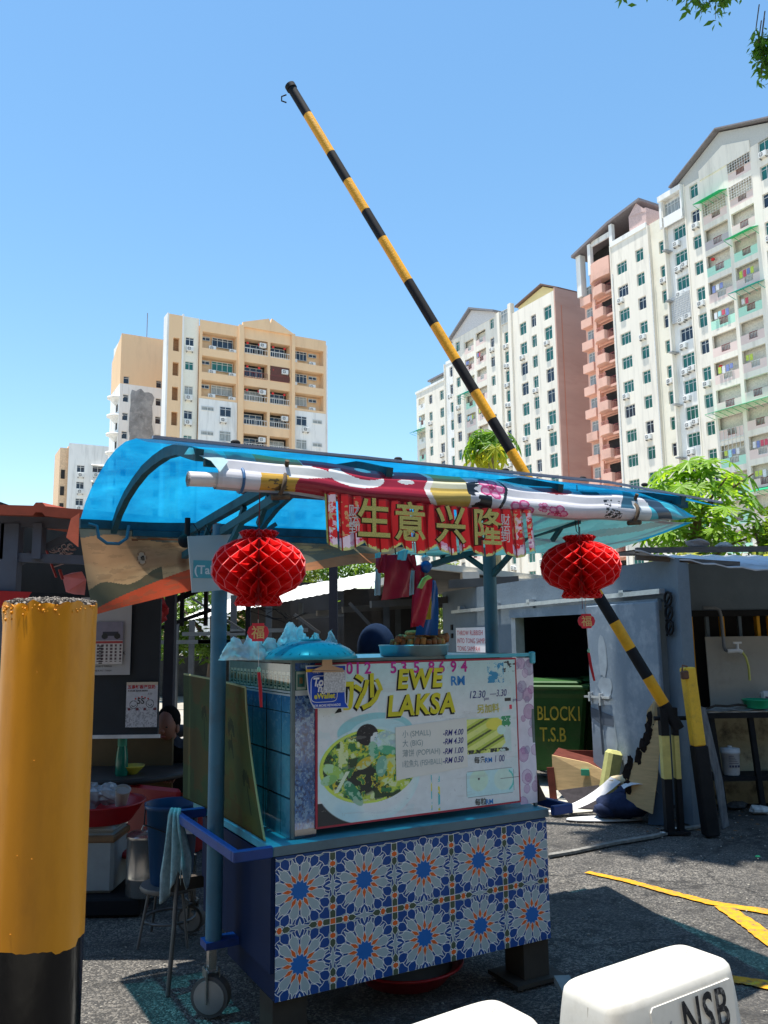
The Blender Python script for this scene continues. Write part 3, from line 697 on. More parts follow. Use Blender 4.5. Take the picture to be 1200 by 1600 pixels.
# ---- left rear tower with mould-stained wall
L2 = thing('apartment_block', 'narrow tan-topped white tower with a grey mould patch, left of the tan and white block', 'building', (-32.5, 100, 0), PSI)
hol = []
for x in (.25, 4.3):
    for k in range(9): hol.append((x, x+.7, 34.1-2.35*k-.95, 34.1-2.35*k))
hw = [h for h in hol if h[3] < 33.1]; ho = [h for h in hol if h[3] >= 33.1]
facade('wall', 0, 6.5, 0, 33.1, hw, WHITEB, L2, .25); facade('wall', 0, 6.5, 33.1, 39.6, ho, ORANGE, L2, .25)
for h in hol: put_window(L2, h[0], h[2], .7, .95, GLD, 'd', 1, .2)
q = MB(); pr = random.Random(4); P_ = []
for i in range(28):
    t = 2*PI*i/28; P_.append((2.55+1.45*max(-1, min(1, 1.3*math.cos(t)))+pr.uniform(-.15, .15), 28.5+4.0*max(-1, min(1, 1.25*math.sin(t)))+pr.uniform(-.25, .25)))
q.prism(P_, lambda a, b, d: (a, d, b), -.02, -.005); q.build('mould_patch', GREYM, L2)
mb = MB(); mb.box(-.15, 0, 0, 6, 0, 33.1); mb.build('end_wall', WHITEB, L2)
mb = MB(); mb.prism([(0, 33.1), (0, 39.6), (6, 37.5), (6, 33.1)], lambda a, b, d: (-.15+d, a, b), 0, .15); mb.build('end_wall', ORANGE, L2)
mb = MB(); mb.box(.05, 6.5, .35, 6, 0, 39.4); mb.build('building_core', WHITEB, L2)
for k in range(6):
    z = 31.6-2.35*k; q = MB(); q.lathe([(.3, -1.0), (1.0, -.3), (1.25, -.25), (1.25, -.05), (1.05, -.02)], 16, (-.15, 1.3, z)); q.build('balcony', WHITEB, L2)
    q = MB(); q.box(-.2, -.14, .9, 1.7, z-.9-.9, z-1.0); q.build('opening', DARKIN, L2)
q = MB(); q.tube([(3.6, 3, 39), (3.6, 3, 44)], .05, 5); q.build('antenna_mast', ROOFD, L2)
# ---- far left low white block
L3 = thing('apartment_block', 'low white block with black-framed windows at the far left, partly behind the blue roof', 'building', (-38.9, 110, 0), PSI)
hol = [(-2.3, -1.3, 24.7-2.25*k-.95, 24.7-2.25*k) for k in range(9)]+[(-.3, 1.1, 24.75-2.25*k-.85, 24.75-2.25*k) for k in range(9)]
facade('wall', -3.4, 4, 0, 27.6, hol, WHITEB, L3, .3)
for h in hol: put_window(L3, h[0], h[2], h[1]-h[0], h[3]-h[2], GLD, 'd', 2, .2); put_ac(L3, h[0]+.1, h[2]-.7)
for k in range(9): q = MB(); q.add([(-.5, 0, 25.0-2.25*k), (1.2, 0, 25.0-2.25*k), (1.2, -.5, 24.8-2.25*k), (-.5, -.5, 24.8-2.25*k)], [(0, 1, 2, 3)]); q.build('sun_hood', WHITEB, L3)
mb = MB(); mb.box(-4.4, -3.4, .6, 6, 0, 27.0); mb.box(-3.4, 5, .5, 8, 0, 27.3); mb.build('building_core', M('core_tan', (.75, .52, .33), .9), L3)
for k in range(9): q = MB(); q.box(-4.2, -3.7, .55, .6, 24-2.25*k-1.2, 24-2.25*k); q.build('opening', DARKIN, L3)

# ================================================================ REFUSE HOUSE (grey wall with the open bin store)
GW = M('refuse_wall_grey', (.125, .165, .2), .6, var=.12, scale=2.5, dirt=(.2, .24, .27), dirt_s=3.5, dirt_a=.35, bump=.15, bscale=30)
GWD = M('refuse_door_grey', (.17, .22, .27), .5, var=.1, scale=3, dirt=(.42, .46, .5), dirt_s=2.6, dirt_a=.6, bump=.1, bscale=25)
MET = M('galvanised', (.45, .48, .5), .4, .6, var=.15, scale=12)
BLK = M('black_paint', (.009, .0095, .011), .6, var=.3, scale=10, dirt=(.035, .03, .027), dirt_a=.4, spec=.25)
YPT = M('yellow_paint', sr(226, 160, 8), .45, var=.08, scale=5, dirt=(.3, .17, .02), dirt_s=6, dirt_a=.35, bump=.15, bscale=50)
RUST = M('rust_brown', (.13, .06, .035), .8, var=.3, scale=14)
RH = thing('refuse_house', 'grey painted refuse house with a sliding steel door left half open', 'building', WC, math.atan2(-WD.y, -WD.x))
# local frame of RH: +X runs towards us along the wall, outward normal is -Y
def wl(s): return -s
mb = MB()
def wallbox(s0, s1, z0, z1, o0=-.12, o1=0): mb.box(-s1, -s0, -o1, -o0, z0, z1)
wallbox(.12, 5.95, 1.93, 2.27); wallbox(3.45, 5.95, 0, 1.93); wallbox(.12, .34, 0, 1.93)
mb.build('wall', GW, RH)
mb = MB(); mb.box(-5.95, -.12, .0, .03, 2.27, 2.31); mb.box(-5.98, -5.93, 0, 3.2, 0, 2.3); mb.build('parapet', GW, RH)
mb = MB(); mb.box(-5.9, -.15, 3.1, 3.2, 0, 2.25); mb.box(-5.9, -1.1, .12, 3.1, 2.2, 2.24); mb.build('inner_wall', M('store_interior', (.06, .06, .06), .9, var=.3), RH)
mb = MB(); mb.bar((-5.4, -.06, 1.985), (-.28, -.06, 2.02), .06, .045); mb.build('door_rail', MET, RH)
for x in (-5.1, -3.9, -2.9, -.9): MB().box(x-.04, x+.04, -.09, 0, 2.0, 2.06).build('rail_bracket', MET, RH)
mb = MB(); mb.box(-3.5, -.36, -.055, -.015, 1.85, 1.955); mb.build('lintel', GWD, RH)
mb = MB(); mb.box(-3.52, -3.4, -.02, .1, 0, 1.9); mb.build('door_frame', M('pale_frame', (.42, .43, .42), .7, var=.2), RH)
d = MB(); d.bev(-1.53, -.32, -.11, -.07, .03, 1.93, .008); door = d.build('door', GWD, RH)
d = MB(); d.bar((-1.6, -.13, 1.0), (-1.12, -.13, 1.015), .02, .02); d.box(-1.5, -1.47, -.15, -.11, .96, 1.05); d.box(-1.3, -1.27, -.15, -.11, .93, 1.05); d.build('bolt', MET, door)
d = MB(); d.add([(-1.52, -.116, .9), (-1.1, -.116, .84), (-1.1, -.116, .74), (-1.33, -.116, .74), (-1.52, -.116, .8)], [(0, 1, 2, 3, 4)]); d.bar((-1.34, -.118, .95), (-1.31, -.118, .45), .03, .01); d.build('hasp', M('door_patch_dark', (.07, .09, .12), .6), door)
d = MB()
rp = random.Random(8)
for (cx, cz, a, b) in ((-1.25, 1.42, .09, .22), (-1.22, 1.12, .13, .1), (-1.15, .58, .1, .24)):
    d.add([(cx+a*math.cos(t/14*2*PI)*rp.uniform(.8, 1.15), -.1145, cz+b*math.sin(t/14*2*PI)*rp.uniform(.85, 1.15)) for t in range(14)], [tuple(range(14))])
d.build('paint_patch', M('door_patch_pale', (.27, .32, .36), .7, var=.15, scale=8), door)
d = MB()
for i in range(3):
    z = 1.95-.13*i; d.tube([(-.24+.05*math.cos(t), -.03, z+.06*math.sin(t)) for t in [k*PI/6 for k in range(13)]], .012, 5)
    d.tube([(-.29, -.03, z-.07), (-.19, -.03, z+.05)], .01, 5)
d.build('vent_scroll', BLK, RH)
MB().box(-5.62, -5.56, -.02, 0, 1.72, 1.8).build('vent_hole', BLK, RH); MB().box(-5.62, -5.56, -.02, 0, 1.6, 1.67).build('vent_hole', BLK, RH)
# right-hand side: recess facing us
mb = MB(); q = RH.matrix_world
RS = thing('wash_corner_wall', 'grey end wall right of the sliding door with a dark barred slot above the tap board', 'wall', (2.78, 8.35, 0), R_(1.5))
mb = MB(); mb.box(-.1, 3.4, 0, .14, 1.84, 2.33); mb.box(-.1, .2, 0, .14, 0, 1.84); mb.box(1.42, 3.4, 0, .14, 0, 1.84); mb.build('wall', GW, RS)
mb = MB(); mb.box(.2, 1.42, .01, .13, 0, .9); mb.build('lower_wall', M('dirty_cream_wall', (.42, .38, .25), .9, var=.2, scale=3, dirt=(.06, .055, .045), dirt_s=4, dirt_a=.9, bump=.2), RS)
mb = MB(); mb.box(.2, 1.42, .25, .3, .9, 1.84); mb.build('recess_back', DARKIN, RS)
for i, x in enumerate((.3, .47, .62, .8, .98, 1.1, 1.22)):
    mb = MB(); mb.bar((x, .1, .9), (x-.01, .1, 1.8), .045 if i % 2 else .07, .03); mb.build('bar', YPT if i in (0, 2, 4, 5) else GW, RS)
mb = MB(); mb.box(.1, 1.5, -.02, 0, 1.8, 1.86); mb.build('slot_frame', BLK, RS)
BRD = tag(MB().box(0, .68, 0, .012, 0, .7).build('board', M('grey_beige_board', (.36, .33, .28), .7, var=.07, scale=3, dirt=(.2, .18, .14), dirt_s=2.5, dirt_a=.5), loc=(3.16, 8.3, .9), rot=(R_(-2), 0, R_(1.5))), 'grey-beige backing board with a tap in front, propped on the wash bench', 'board')
pp = thing('water_tap', 'white tap with yellow hose stub on a grey bent pipe before the beige board', 'tap', (3.3, 8.22, 1.46))
MB().tube([(-.17, .03, .42), (-.05, .03, .42), (-.01, .03, .4), (0, .03, .35), (.01, .03, .05), (.02, .03, .01), (.05, .0, 0)], .016, 8).build('pipe', M('grey_pvc', (.2, .21, .22), .5), pp)
mb = MB(); mb.tube([(.03, .0, 0), (.13, -.02, 0.005), (.16, -.02, -.01)], .02, 8); mb.tube([(.12, -.02, 0), (.12, -.02, .07)], .014, 8); mb.bar((.08, -.02, .08), (.16, -.02, .08), .02, .018); mb.build('tap_body', M('white_plastic', (.75, .75, .74), .35, var=.05), pp)
MB().tube([(.155, -.02, 0), (.19, -.03, -.06), (.21, -.03, -.15), (.215, -.02, -.28)], .012, 8).build('hose', M('yellow_hose', (.55, .52, .12), .4), pp)
# corrugated sheet roof over that corner
mb = MB(); nx = 44; A_ = Vector((2.28, 7.55, 2.385)); B_ = Vector((4.6, 7.15, 2.06)); C_ = Vector((2.45, 9.4, 2.52)); D_ = Vector((5.0, 9.2, 2.45))
for sft in (0, .012):
    for j in range(2):
        for i in range(nx+1):
            t = i/nx; p = (A_.lerp(B_, t) if j == 0 else C_.lerp(D_, t)); z = p.z-.06*math.sin(PI*min(1, t*1.3))*(1-j)+.008*math.sin(i*PI/2)+sft
            mb.v.append((p.x, p.y, z))
k = 2*(nx+1)
for i in range(nx):
    mb.f += [(i, i+nx+1, i+nx+2, i+1), (k+i, k+i+1, k+i+nx+2, k+i+nx+1), (i, i+1, k+i+1, k+i)]; mb.m += [0, 0, 0]; mb.sm += [True, True, False]
mb.build('roof_sheet', M('roof_sheet_metal', (.55, .57, .6), .35, .5, var=.15, scale=5, dirt=(.12, .08, .06), dirt_s=5, dirt_a=.5), None)
o = bpy.data.objects['roof_sheet']; o.parent = RS; o.matrix_parent_inverse = (Matrix.Translation(RS.location) @ Matrix.Rotation(R_(1.5), 4, 'Z')).inverted()
mb = MB(); mb.bar((2.3, 7.62, 2.33), (3.2, 7.5, 2.25), .05, .04); mb.bar((2.35, 7.75, 2.41), (5, 7.9, 2.42), .05, .05)
o = mb.build('roof_batten', M('weathered_wood', (.12, .1, .085), .9, var=.3, scale=12, stretch=(1, 8, 8)), RS); o.matrix_parent_inverse = (Matrix.Translation(RS.location) @ Matrix.Rotation(R_(1.5), 4, 'Z')).inverted()
for (x, y, z, s, l) in ((3.02, 8.0, 2.49, .12, 'grey stone holding down the roof sheet, nearer the left'), (3.3, 8.05, 2.475, .08, 'pale brick lump weighting the roof sheet, right of the grey stone')):
    mb = MB(); mb.ell((0, 0, 0), (s, s*.6, s*.4), 9, 6, False, .35, int(x*100)); tag(mb.build('stone', M('roof_stone_%d' % (x*100), (.26, .2, .17) if s > .1 else (.45, .42, .38), .9, var=.3, scale=12, bump=.3), loc=(x, y, z)), l, 'stone')

# sign on the wall
sg = thing('rubbish_notice', 'white notice with red lettering about rubbish, on the grey wall beside the right blue pole', 'sign', WC+WD*4.75+WN*.02+Vector((0, 0, 1.28)), math.atan2(-WD.y, -WD.x))
MB().box(-.62, .62, -.012, 0, 0, .47).build('panel', M('notice_white', (.78, .74, .76), .5, var=.05), sg)
REDL = M('notice_red', (.62, .03, .05), .6)
for i, tx in enumerate(('THROW RUBBISH', 'INTO TONG SAMPAH', 'TONG SAMPAH', 'DALAM')): lettering('lettering', tx, .1, REDL, sg, (-.58, -.0145, .36-.112*i), sx=1.15, space=1.05)

# wheeled bins in the store
GRB = M('bin_green', (.02, .075, .016), .45, var=.15, scale=5, dirt=(.08, .09, .04), dirt_s=4, dirt_a=.4)
YL = M('bin_yellow_lettering', (.42, .3, .02), .7, var=.3, scale=40)
def wheeled_bin(lab, x, y, rz):
    b = thing('wheeled_bin', lab, 'wheelie bin', (x, y, 0), rz, 'green wheeled bins in the refuse store')
    mb = MB(); V = []
    for z, w_, d_ in ((.16, .34, .3), (.22, .37, .33), (.95, .46, .42), (1.0, .49, .45), (1.04, .49, .45)):
        V += [(-w_+.04, -d_, z), (w_-.04, -d_, z), (w_, -d_+.04, z), (w_, d_-.04, z), (w_-.04, d_, z), (-w_+.04, d_, z), (-w_, d_-.04, z), (-w_, -d_+.04, z)]
    F_ = [tuple(range(8))[::-1]]
    for j in range(4):
        for i in range(8): F_.append((j*8+i, j*8+(i+1) % 8, j*8+8+(i+1) % 8, j*8+8+i))
    mb.add(V, F_); mb.build('bin_body', GRB, b)
    mb = MB(); mb.bev(-.5, .5, -.47, .47, 1.04, 1.09, .015); mb.bev(-.4, .4, -.4, .4, 1.09, 1.13, .015); mb.build('lid', GRB, b)
    for sx in (-.34, .34):
        q = MB(); q.tube([(sx-.03, .25, .1), (sx+.03, .25, .1)], .1, 16); q.build('wheel', M('tyre_black', (.02, .02, .02), .8), b)
        q = MB(); q.tube([(sx-.02, -.25, .07), (sx+.02, -.25, .07)], .07, 12); q.build('wheel', M('tyre_black', (.02, .02, .02), .8), b)
    return b
b1 = wheeled_bin('green wheelie bin lettered BLOCK 1 in yellow, standing just inside the store', 1.86, 9.75, R_(-18))
lettering('lettering', 'BLOCK1', .21, YL, b1, (-.08, -.448, .72), rot=(PI/2-.1, 0, 0), sx=.62, offset=.002); lettering('lettering', 'T.S.B', .21, YL, b1, (-.06, -.425, .49), rot=(PI/2-.1, 0, 0), sx=.66, offset=.002)
b2 = wheeled_bin('green wheelie bin with vertical yellow characters, right of the BLOCK 1 bin', 2.66, 9.95, R_(-18))
for i, ch in enumerate('大恭恭春拉'): lettering('lettering', ch, .15, YL, b2, (-.44, -.455+.013*i, .86-.15*i), rot=(PI/2-.1, 0, 0)) if i != 2 else None
lettering('lettering', 'BL', .19, YL, b2, (.02, -.446, .72), rot=(PI/2-.1, 0, 0)); lettering('lettering', 'T', .19, YL, b2, (.06, -.425, .46), rot=(PI/2-.1, 0, 0))
# broken lid flap leaning in the doorway
mb = MB(); mb.bev(-.08, .08, -.02, .02, 0, .62, .02); mb.bev(-.055, .055, -.035, -.02, .05, .57, .01)
tag(mb.build('bin_lid', GRB, loc=(2.33, 9.15, .5), rot=(0, R_(2), R_(-20))), 'loose green bin lid standing against the inner edge of the door', 'bin lid')

# ================================================================ BARRIER
base = Vector((2.395, 7.22, .97)); tip = at(455, 137, 8.0)
BR = thing('boom_barrier', 'raised boom barrier striped black and yellow, leaning left from its short twin post', 'barrier', (2.41, 7.22, 0))
dirv = tip-base; Lb = dirv.length; dirv.normalize()
# stripe limits measured along the boom, as fractions read off the photo from the tip
def frac(py, px):                                   # fraction along the boom whose image row is py
    lo, hi = 0.0, 1.0
    for _ in range(40):
        m_ = (lo+hi)/2; P = base+dirv*Lb*m_; d_ = P-Vector((0, 0, EYE)); yy = 800-FPX*d_.dot(_U)/d_.dot(_F)
        if yy > py: lo = m_
        else: hi = m_
    return lo
rows = [137, 180, 240, 283, 330, 373, 440, 508, 565, 613, 660, 708, 765, 815, 865, 930, 975, 1018, 1060, 1098, 1122]
cols_ = 'BYBYBYBYBYBYBYBBYBYBB'
rows = [137, 180, 240, 283, 330, 373, 440, 508, 564, 612, 656, 705, 770, 830, 880, 932, 972, 1014, 1058, 1100, 1128]
seq = ['B', 'Y', 'B', 'Y', 'B', 'Y', 'B', 'Y', 'B', 'Y', 'B', 'Y', 'B', 'Y', 'Y', 'B', 'Y', 'B', 'Y', 'B']
fr_ = [frac(r, 0) for r in rows]; fr_[0] = 1.0; fr_[-1] = -.02
for i in range(len(seq)):
    a = base+dirv*Lb*fr_[i]-BR.location; b = base+dirv*Lb*fr_[i+1]-BR.location
    mb = MB(); bow = lambda f: Vector((0, 0, 0))
    mb.tube([a, a.lerp(b, .5), b], .049, 16, cap=(i in (0, len(seq)-1))); mb.build('pole_stripe', BLK if seq[i] == 'B' else YPT, BR)
mb = MB(); e = tip-BR.location; mb.tube([e+dirv*-.02, e+dirv*.03], .058, 16); mb.tube([e+Vector((-.05, 0, -.08)), e+Vector((-.1, 0, -.1)), e+Vector((-.1, 0, -.15)), e+Vector((-.05, 0, -.17))], .008, 6); mb.build('end_cap', BLK, BR)
for sx in (-.105, .0):
    for (z0, z1, mt) in ((0, .44, BLK), (.44, .79, YPT), (.79, 1.02, BLK)):
        mb = MB(); mb.box(sx, sx+(.065 if sx < 0 else .04), -.04, .04, z0, z1-.001); mb.build('post_section', mt if mt is BLK else M('yellow_paint_dull', (.6, .5, .15), .6, var=.15, scale=8, dirt=(.2, .15, .05), dirt_a=.4), BR)
mb = MB(); mb.tube([(-.15, 0, .93), (.17, 0, .93)], .018, 8); mb.box(-.13, .08, -.06, .06, 0, .02); mb.build('pivot', BLK, BR)
YP = thing('post', 'squat yellow over black post with a rusty lug, right of the barrier post', 'post', (2.64, 7.12, 0), 0, rot=(0, R_(-4.5), R_(8)))
mb = MB(); mb.bev(-.055, .045, -.05, .05, .72, 1.36, .01); mb.build('upper_post', M('yellow_paint_worn', sr(228, 180, 50), .6, var=.1, scale=6, dirt=(.3, .16, .04), dirt_s=5, dirt_a=.6, bump=.2), YP)
mb = MB(); mb.bev(-.057, .062, -.05, .055, 0, .719, .01); mb.build('lower_post', BLK, YP)
mb = MB(); mb.bev(-.095, -.03, -.07, -.03, 1.27, 1.34, .01); mb.tube([(-.08, -.05, 1.34), (-.07, -.05, 1.385), (-.03, -.05, 1.37)], .008, 6); mb.build('lug', RUST, YP)
mb = MB(); mb.add([(0, 0, 0), (.06, 0, .02), (.05, 0, .4), (.01, 0, .7), (-.03, 0, 1.0), (-.07, 0, 1.02), (-.06, 0, .6), (-.02, 0, .45), (0, .02, 0), (.06, .02, .02), (.05, .02, .4), (.01, .02, .7), (-.03, .02, 1.0), (-.07, .02, 1.02), (-.06, .02, .6), (-.02, .02, .45)], [(0, 1, 2, 3, 4, 5, 6, 7), (15, 14, 13, 12, 11, 10, 9, 8)]+[(i, (i+1) % 8+0, (i+1) % 8+8, i+8) for i in range(8)])
tag(mb.build('scrap_plank', M('weathered_grey_wood', (.14, .15, .16), .9, var=.4, scale=9, stretch=(6, 6, 1), dirt=(.4, .35, .3), dirt_a=.4), loc=(2.83, 7.35, 0), rot=(0, R_(-3), R_(10))), 'splintered grey plank standing between the yellow post and wash bench', 'plank')

# ================================================================ WASH BENCH
WB = thing('wash_bench', 'black steel bench with a battered pale top in front of the tap board', 'bench', (2.98, 7.98, 0), R_(1.5))
mb = MB()
nxx = 24
for j in range(2):
    for i in range(nxx+1):
        x = 1.5*i/nxx; mb.v.append((x, -.05 if j == 0 else .3, .925+.006*math.sin(i*1.9)-.01*(j == 0)*abs(math.sin(i*.9))))
for i in range(nxx): mb.f.append((i, i+1, nxx+2+i, nxx+1+i)); mb.m.append(0); mb.sm.append(False)
mb.box(.02, 1.5, -.03, .3, .885, .912); mb.build('bench_top', M('battered_zinc', (.5, .52, .52), .4, .4, var=.3, scale=9, dirt=(.06, .05, .04), dirt_s=6, dirt_a=.8), WB)
for x, y, l in ((.05, 0, .12), (.42, 0, .1), (.05, .28, 0), (1.2, 0, .1), (1.2, .28, 0)):
    mb = MB(); mb.bar((x, y, .89), (x+l*.6, y, 0), .045, .045); mb.build('leg', BLK, WB)
mb = MB(); mb.box(.05, 1.4, -.01, .3, .28, .32); mb.box(0, 1.5, -.045, -.015, .85, .9); mb.build('lower_shelf', BLK, WB)
BK = thing('paint_bucket', 'white plastic pail with dark print standing on the lower shelf of the bench', 'bucket', (3.235, 8.1, .32))
WP = M('dirty_white_plastic', (.6, .6, .6), .45, var=.1, scale=8, dirt=(.3, .28, .26), dirt_a=.5, dirt_s=6)
mb = MB(); mb.lathe([(.07, 0), (.074, .01), (.083, .19), (.09, .195), (.09, .225), (.082, .23)], 24); mb.build('bucket_body', WP, BK)
mb = MB(); mb.lathe([(.088, .228), (.088, .24), (.03, .245)], 24); mb.lathe([(.02, .245), (.02, .262)], 12); mb.build('lid', WP, BK)
mb = MB()
for i in range(4): mb.add([(-.05+i*.026, -.0835, .075), (-.03+i*.026, -.0835, .075), (-.03+i*.026, -.0835, .095), (-.05+i*.026, -.0835, .095)], [(0, 1, 2, 3)])
for i in range(5): mb.add([(-.05, -.0845, .11+i*.016), (.04-.01*i, -.0845, .11+i*.016), (.04-.01*i, -.0845, .115+i*.016), (-.05, -.0845, .115+i*.016)], [(0, 1, 2, 3)])
mb.build('print', M('dark_print', (.08, .08, .12), .6), BK)
mb = MB(); mb.lathe([(.09, 0), (.105, .01), (.13, .075), (.137, .078), (.13, .085), (.1, .012), (.02, .012)], 28)
tag(mb.build('basin', M('green_plastic', (.02, .42, .2), .35, var=.05), loc=(3.5, 8.05, .93)), 'shallow green plastic basin on the wash bench', 'basin')
mb = MB(); mb.bev(-.06, .1, 0, .07, 0, .15, .02); mb.mat(1).add([(-.03, -.002, .05), (.07, -.002, .04), (.07, -.002, .09), (-.03, -.002, .1)], [(0, 1, 2, 3)])
tag(mb.build('container', [WP, M('dark_print', (.08, .08, .12), .6)], loc=(3.66, 8.15, .93)), 'small white jug behind the green basin', 'container')
# coil of wire and rag on the bench
mb = MB(); mb.tube([(3.0, 8.0, .93), (3.1, 8.03, .96), (3.2, 8.0, .955), (3.32, 8.04, .965), (3.44, 8.02, .95)], .012, 6)
tag(mb.build('rope', M('dark_rope', (.06, .05, .04), .9)), 'dark frayed rope lying along the bench top', 'rope')

# ================================================================ BROKEN FURNITURE PILE by the door
WD_ = M('pine_panel', (.62, .43, .21), .7, var=.12, scale=5, stretch=(1, 1, 9), dirt=(.35, .2, .1), dirt_s=8, dirt_a=.35)
UPH = M('dark_upholstery', (.025, .022, .025), .9, var=.3, scale=15); NVY = M('navy_cloth', (.02, .03, .07), .95, var=.3, scale=18)
RBR = M('red_brown_lining', (.09, .022, .015), .85, var=.3, scale=10)
SF = thing('broken_drawer', 'broken pale wooden drawer frame with torn brown lining, tipped on the ground', 'broken furniture', (1.66, 8.65, .02), R_(-14))
mb = MB(); mb.add([(0, 0, .08), (.68, -.12, .1), (.66, -.1, .22), (.35, -.05, .36), (0, 0, .42), (0, .02, .08), (.68, -.1, .1), (.66, -.08, .22), (.35, -.03, .36), (0, .02, .42)],
    [(0, 1, 2, 3, 4), (9, 8, 7, 6, 5), (0, 5, 6, 1), (4, 3, 8, 9), (3, 2, 7, 8), (0, 4, 9, 5)]); mb.build('side_panel', WD_, SF)
mb = MB(); mb.bar((-.02, .0, .3), (.0, -.02, 0), .05, .07); mb.build('corner_strip', RBR, SF)
mb = MB(); mb.add([(0, .03, .41), (.6, .0, .22), (.62, .4, .3), (.05, .42, .44)], [(0, 1, 2, 3)]); mb.box(.02, .6, .38, .4, .05, .42); mb.build('lining', RBR, SF)
mb = MB()
for x in (.28, .5): mb.box(x, x+.08, -.09, -.06, .27-.1*x, .33-.1*x)
mb.build('clip', M('green_clip', (.03, .25, .15), .5), SF)
mb = MB(); mb.add([(.05, -.12, .1), (.68, -.22, .12), (.9, -.2, .25), (.85, -.5, 0), (.2, -.42, 0)], [(0, 1, 2), (0, 2, 3, 4)]); mb.build('torn_cover', UPH, SF)
mb = MB(); mb.bev(0, .16, -.06, .06, 0, .42, .03)
tag(mb.build('foam_block', M('foam_olive', (.38, .38, .14), .95, var=.15, scale=20), loc=(2.02, 8.22, .14), rot=(R_(4), R_(12), R_(20))), 'yellow-green foam slab wedged upright in the scrap pile', 'foam')
mb = MB(); mb.ell((0, 0, 0), (.24, .17, .11), 18, 11, True, .22, 3); mb.ell((.12, .05, .07), (.18, .15, .1), 16, 10, True, .25, 5); mb.ell((-.16, -.03, -.03), (.12, .1, .07), 14, 9, True, .25, 8)
tag(mb.build('bag', NVY, loc=(2.1, 7.72, .13)), 'navy cloth bundle slumped at the door foot', 'bag')
mb = MB(); s_ = []
for i in range(9):
    t = i/8; s_ += [(-.28+.62*t, -.05+.03*math.sin(4*t), .02+.3*t*t), (-.2+.6*t, -.16+.03*math.sin(4*t), .02+.27*t*t)]
mb.add(s_, [(2*i, 2*i+1, 2*i+3, 2*i+2) for i in range(8)], True)
tag(mb.build('strap', M('white_strap', (.6, .6, .6), .7, var=.1), loc=(1.72, 8.02, .02)), 'broad white strap trailing over the torn dark cover', 'strap')
mb = MB(); s_ = []
for i in range(9):
    t = i/8*2.6; s_ += [(.16*math.cos(t)+.05, -.01, .1+.08*math.sin(t)), (.16*math.cos(t)+.05, .07, .11+.09*math.sin(t))]
mb.add(s_, [(2*i, 2*i+1, 2*i+3, 2*i+2) for i in range(8)], True)
tag(mb.build('strap', M('white_strap', (.6, .6, .6), .7, var=.1), loc=(2.15, 7.55, .16)), 'curved white strap looped over the navy bundle', 'strap')
mb = MB(); mb.ell((0, 0, 0), (.36, .1, .02), 16, 5, True, .1, 9)
tag(mb.build('plastic_sheet', M('white_strap', (.6, .6, .6), .7, var=.1), loc=(1.92, 7.72, .015)), 'flat whitish plastic sheet on the sunlit ground before the pile', 'plastic sheet')
mb = MB(); mb.ell((0, 0, 0), (.17, .09, .05), 12, 7, True, .25, 12)
tag(mb.build('cushion', M('cream_padding', (.62, .5, .3), .9, var=.15, scale=12), loc=(2.2, 7.95, .3)), 'cream padding lying against the base of the door', 'cushion')
LB = thing('plywood_offcut', 'tall torn plywood panel with charred edge leaning on the grey door', 'plank', (2.27, 7.5, .1), R_(-30))
pl = [(-.2, .08), (.02, 0), (.07, .3), (.13, .88), (.05, .93), (0, .86), (-.03, .6), (-.14, .4), (-.2, .3)]
MB().prism(pl, lambda a, b, d: (a, d+b*.12, b), -.012, .012).build('panel', WD_, LB)
mb = MB()
for i, (x, z) in enumerate([(-.2, .32), (-.17, .4), (-.1, .46), (-.05, .55), (-.02, .63), (0, .7), (.02, .78), (-.19, .2)]): mb.ell((x+.01, z*.12-.012, z), (.034, .012, .07), 8, 6, False, .7, i)
mb.build('charred_edge', M('charred', (.02, .014, .012), .95), LB)
MB().tube([(.03, .1, .7), (.09, .11, .94)], [.03, .036], 8).build('roll', M('pale_wood', (.4, .3, .16), .8), LB)
mb = MB(); mb.prism([(0, 0), (.22, 0), (.1, .5), (.06, .52)], lambda a, b, d: (a, d, b), 0, .02)
tag(mb.build('panel', M('dark_blue_panel', (.05, .08, .12), .7, var=.2), loc=(2.26, 7.55, 0), rot=(R_(-8), 0, R_(-20))), 'dark blue-grey board leaning behind the torn plywood panel', 'panel')

# ================================================================ HAWKER SHEDS BEHIND
SHD = M('shed_dark_steel', (.06, .065, .07), .7, var=.2); SHM = M('shed_beam', (.09, .085, .08), .7, var=.25, scale=3)
HS = thing('hawker_shed', 'long open hawker shed with a pale corrugated roof behind the cart', 'shed', (0, 0, 0))
P1, P2, P3, P4 = at(215, 985, 26), at(588, 913, 12.2), at(668, 884, 11.6), at(880, 908, 13.2)
Q1, Q2 = at(215, 963, 32), at(594, 893, 14.5)
mb = MB(); n = 110
for j, (a, b) in enumerate(((P1, P2), (Q1, Q2))):
    for i in range(n+1):
        p = a.lerp(b, i/n); mb.v.append((p.x, p.y, p.z+.012*(i % 2)))
for i in range(n): mb.f.append((i, i+1, n+2+i, n+1+i)); mb.m.append(0); mb.sm.append(False)
# roof behind the right-hand gable
mb.build('roof_sheet', M('pale_corrugated', (.78, .76, .7), .5, var=.08, scale=2), HS)
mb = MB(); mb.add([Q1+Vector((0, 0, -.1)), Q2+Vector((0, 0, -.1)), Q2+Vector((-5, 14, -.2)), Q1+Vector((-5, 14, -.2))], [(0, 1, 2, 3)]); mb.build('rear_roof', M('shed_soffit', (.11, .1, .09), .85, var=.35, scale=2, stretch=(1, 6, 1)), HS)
mb = MB()

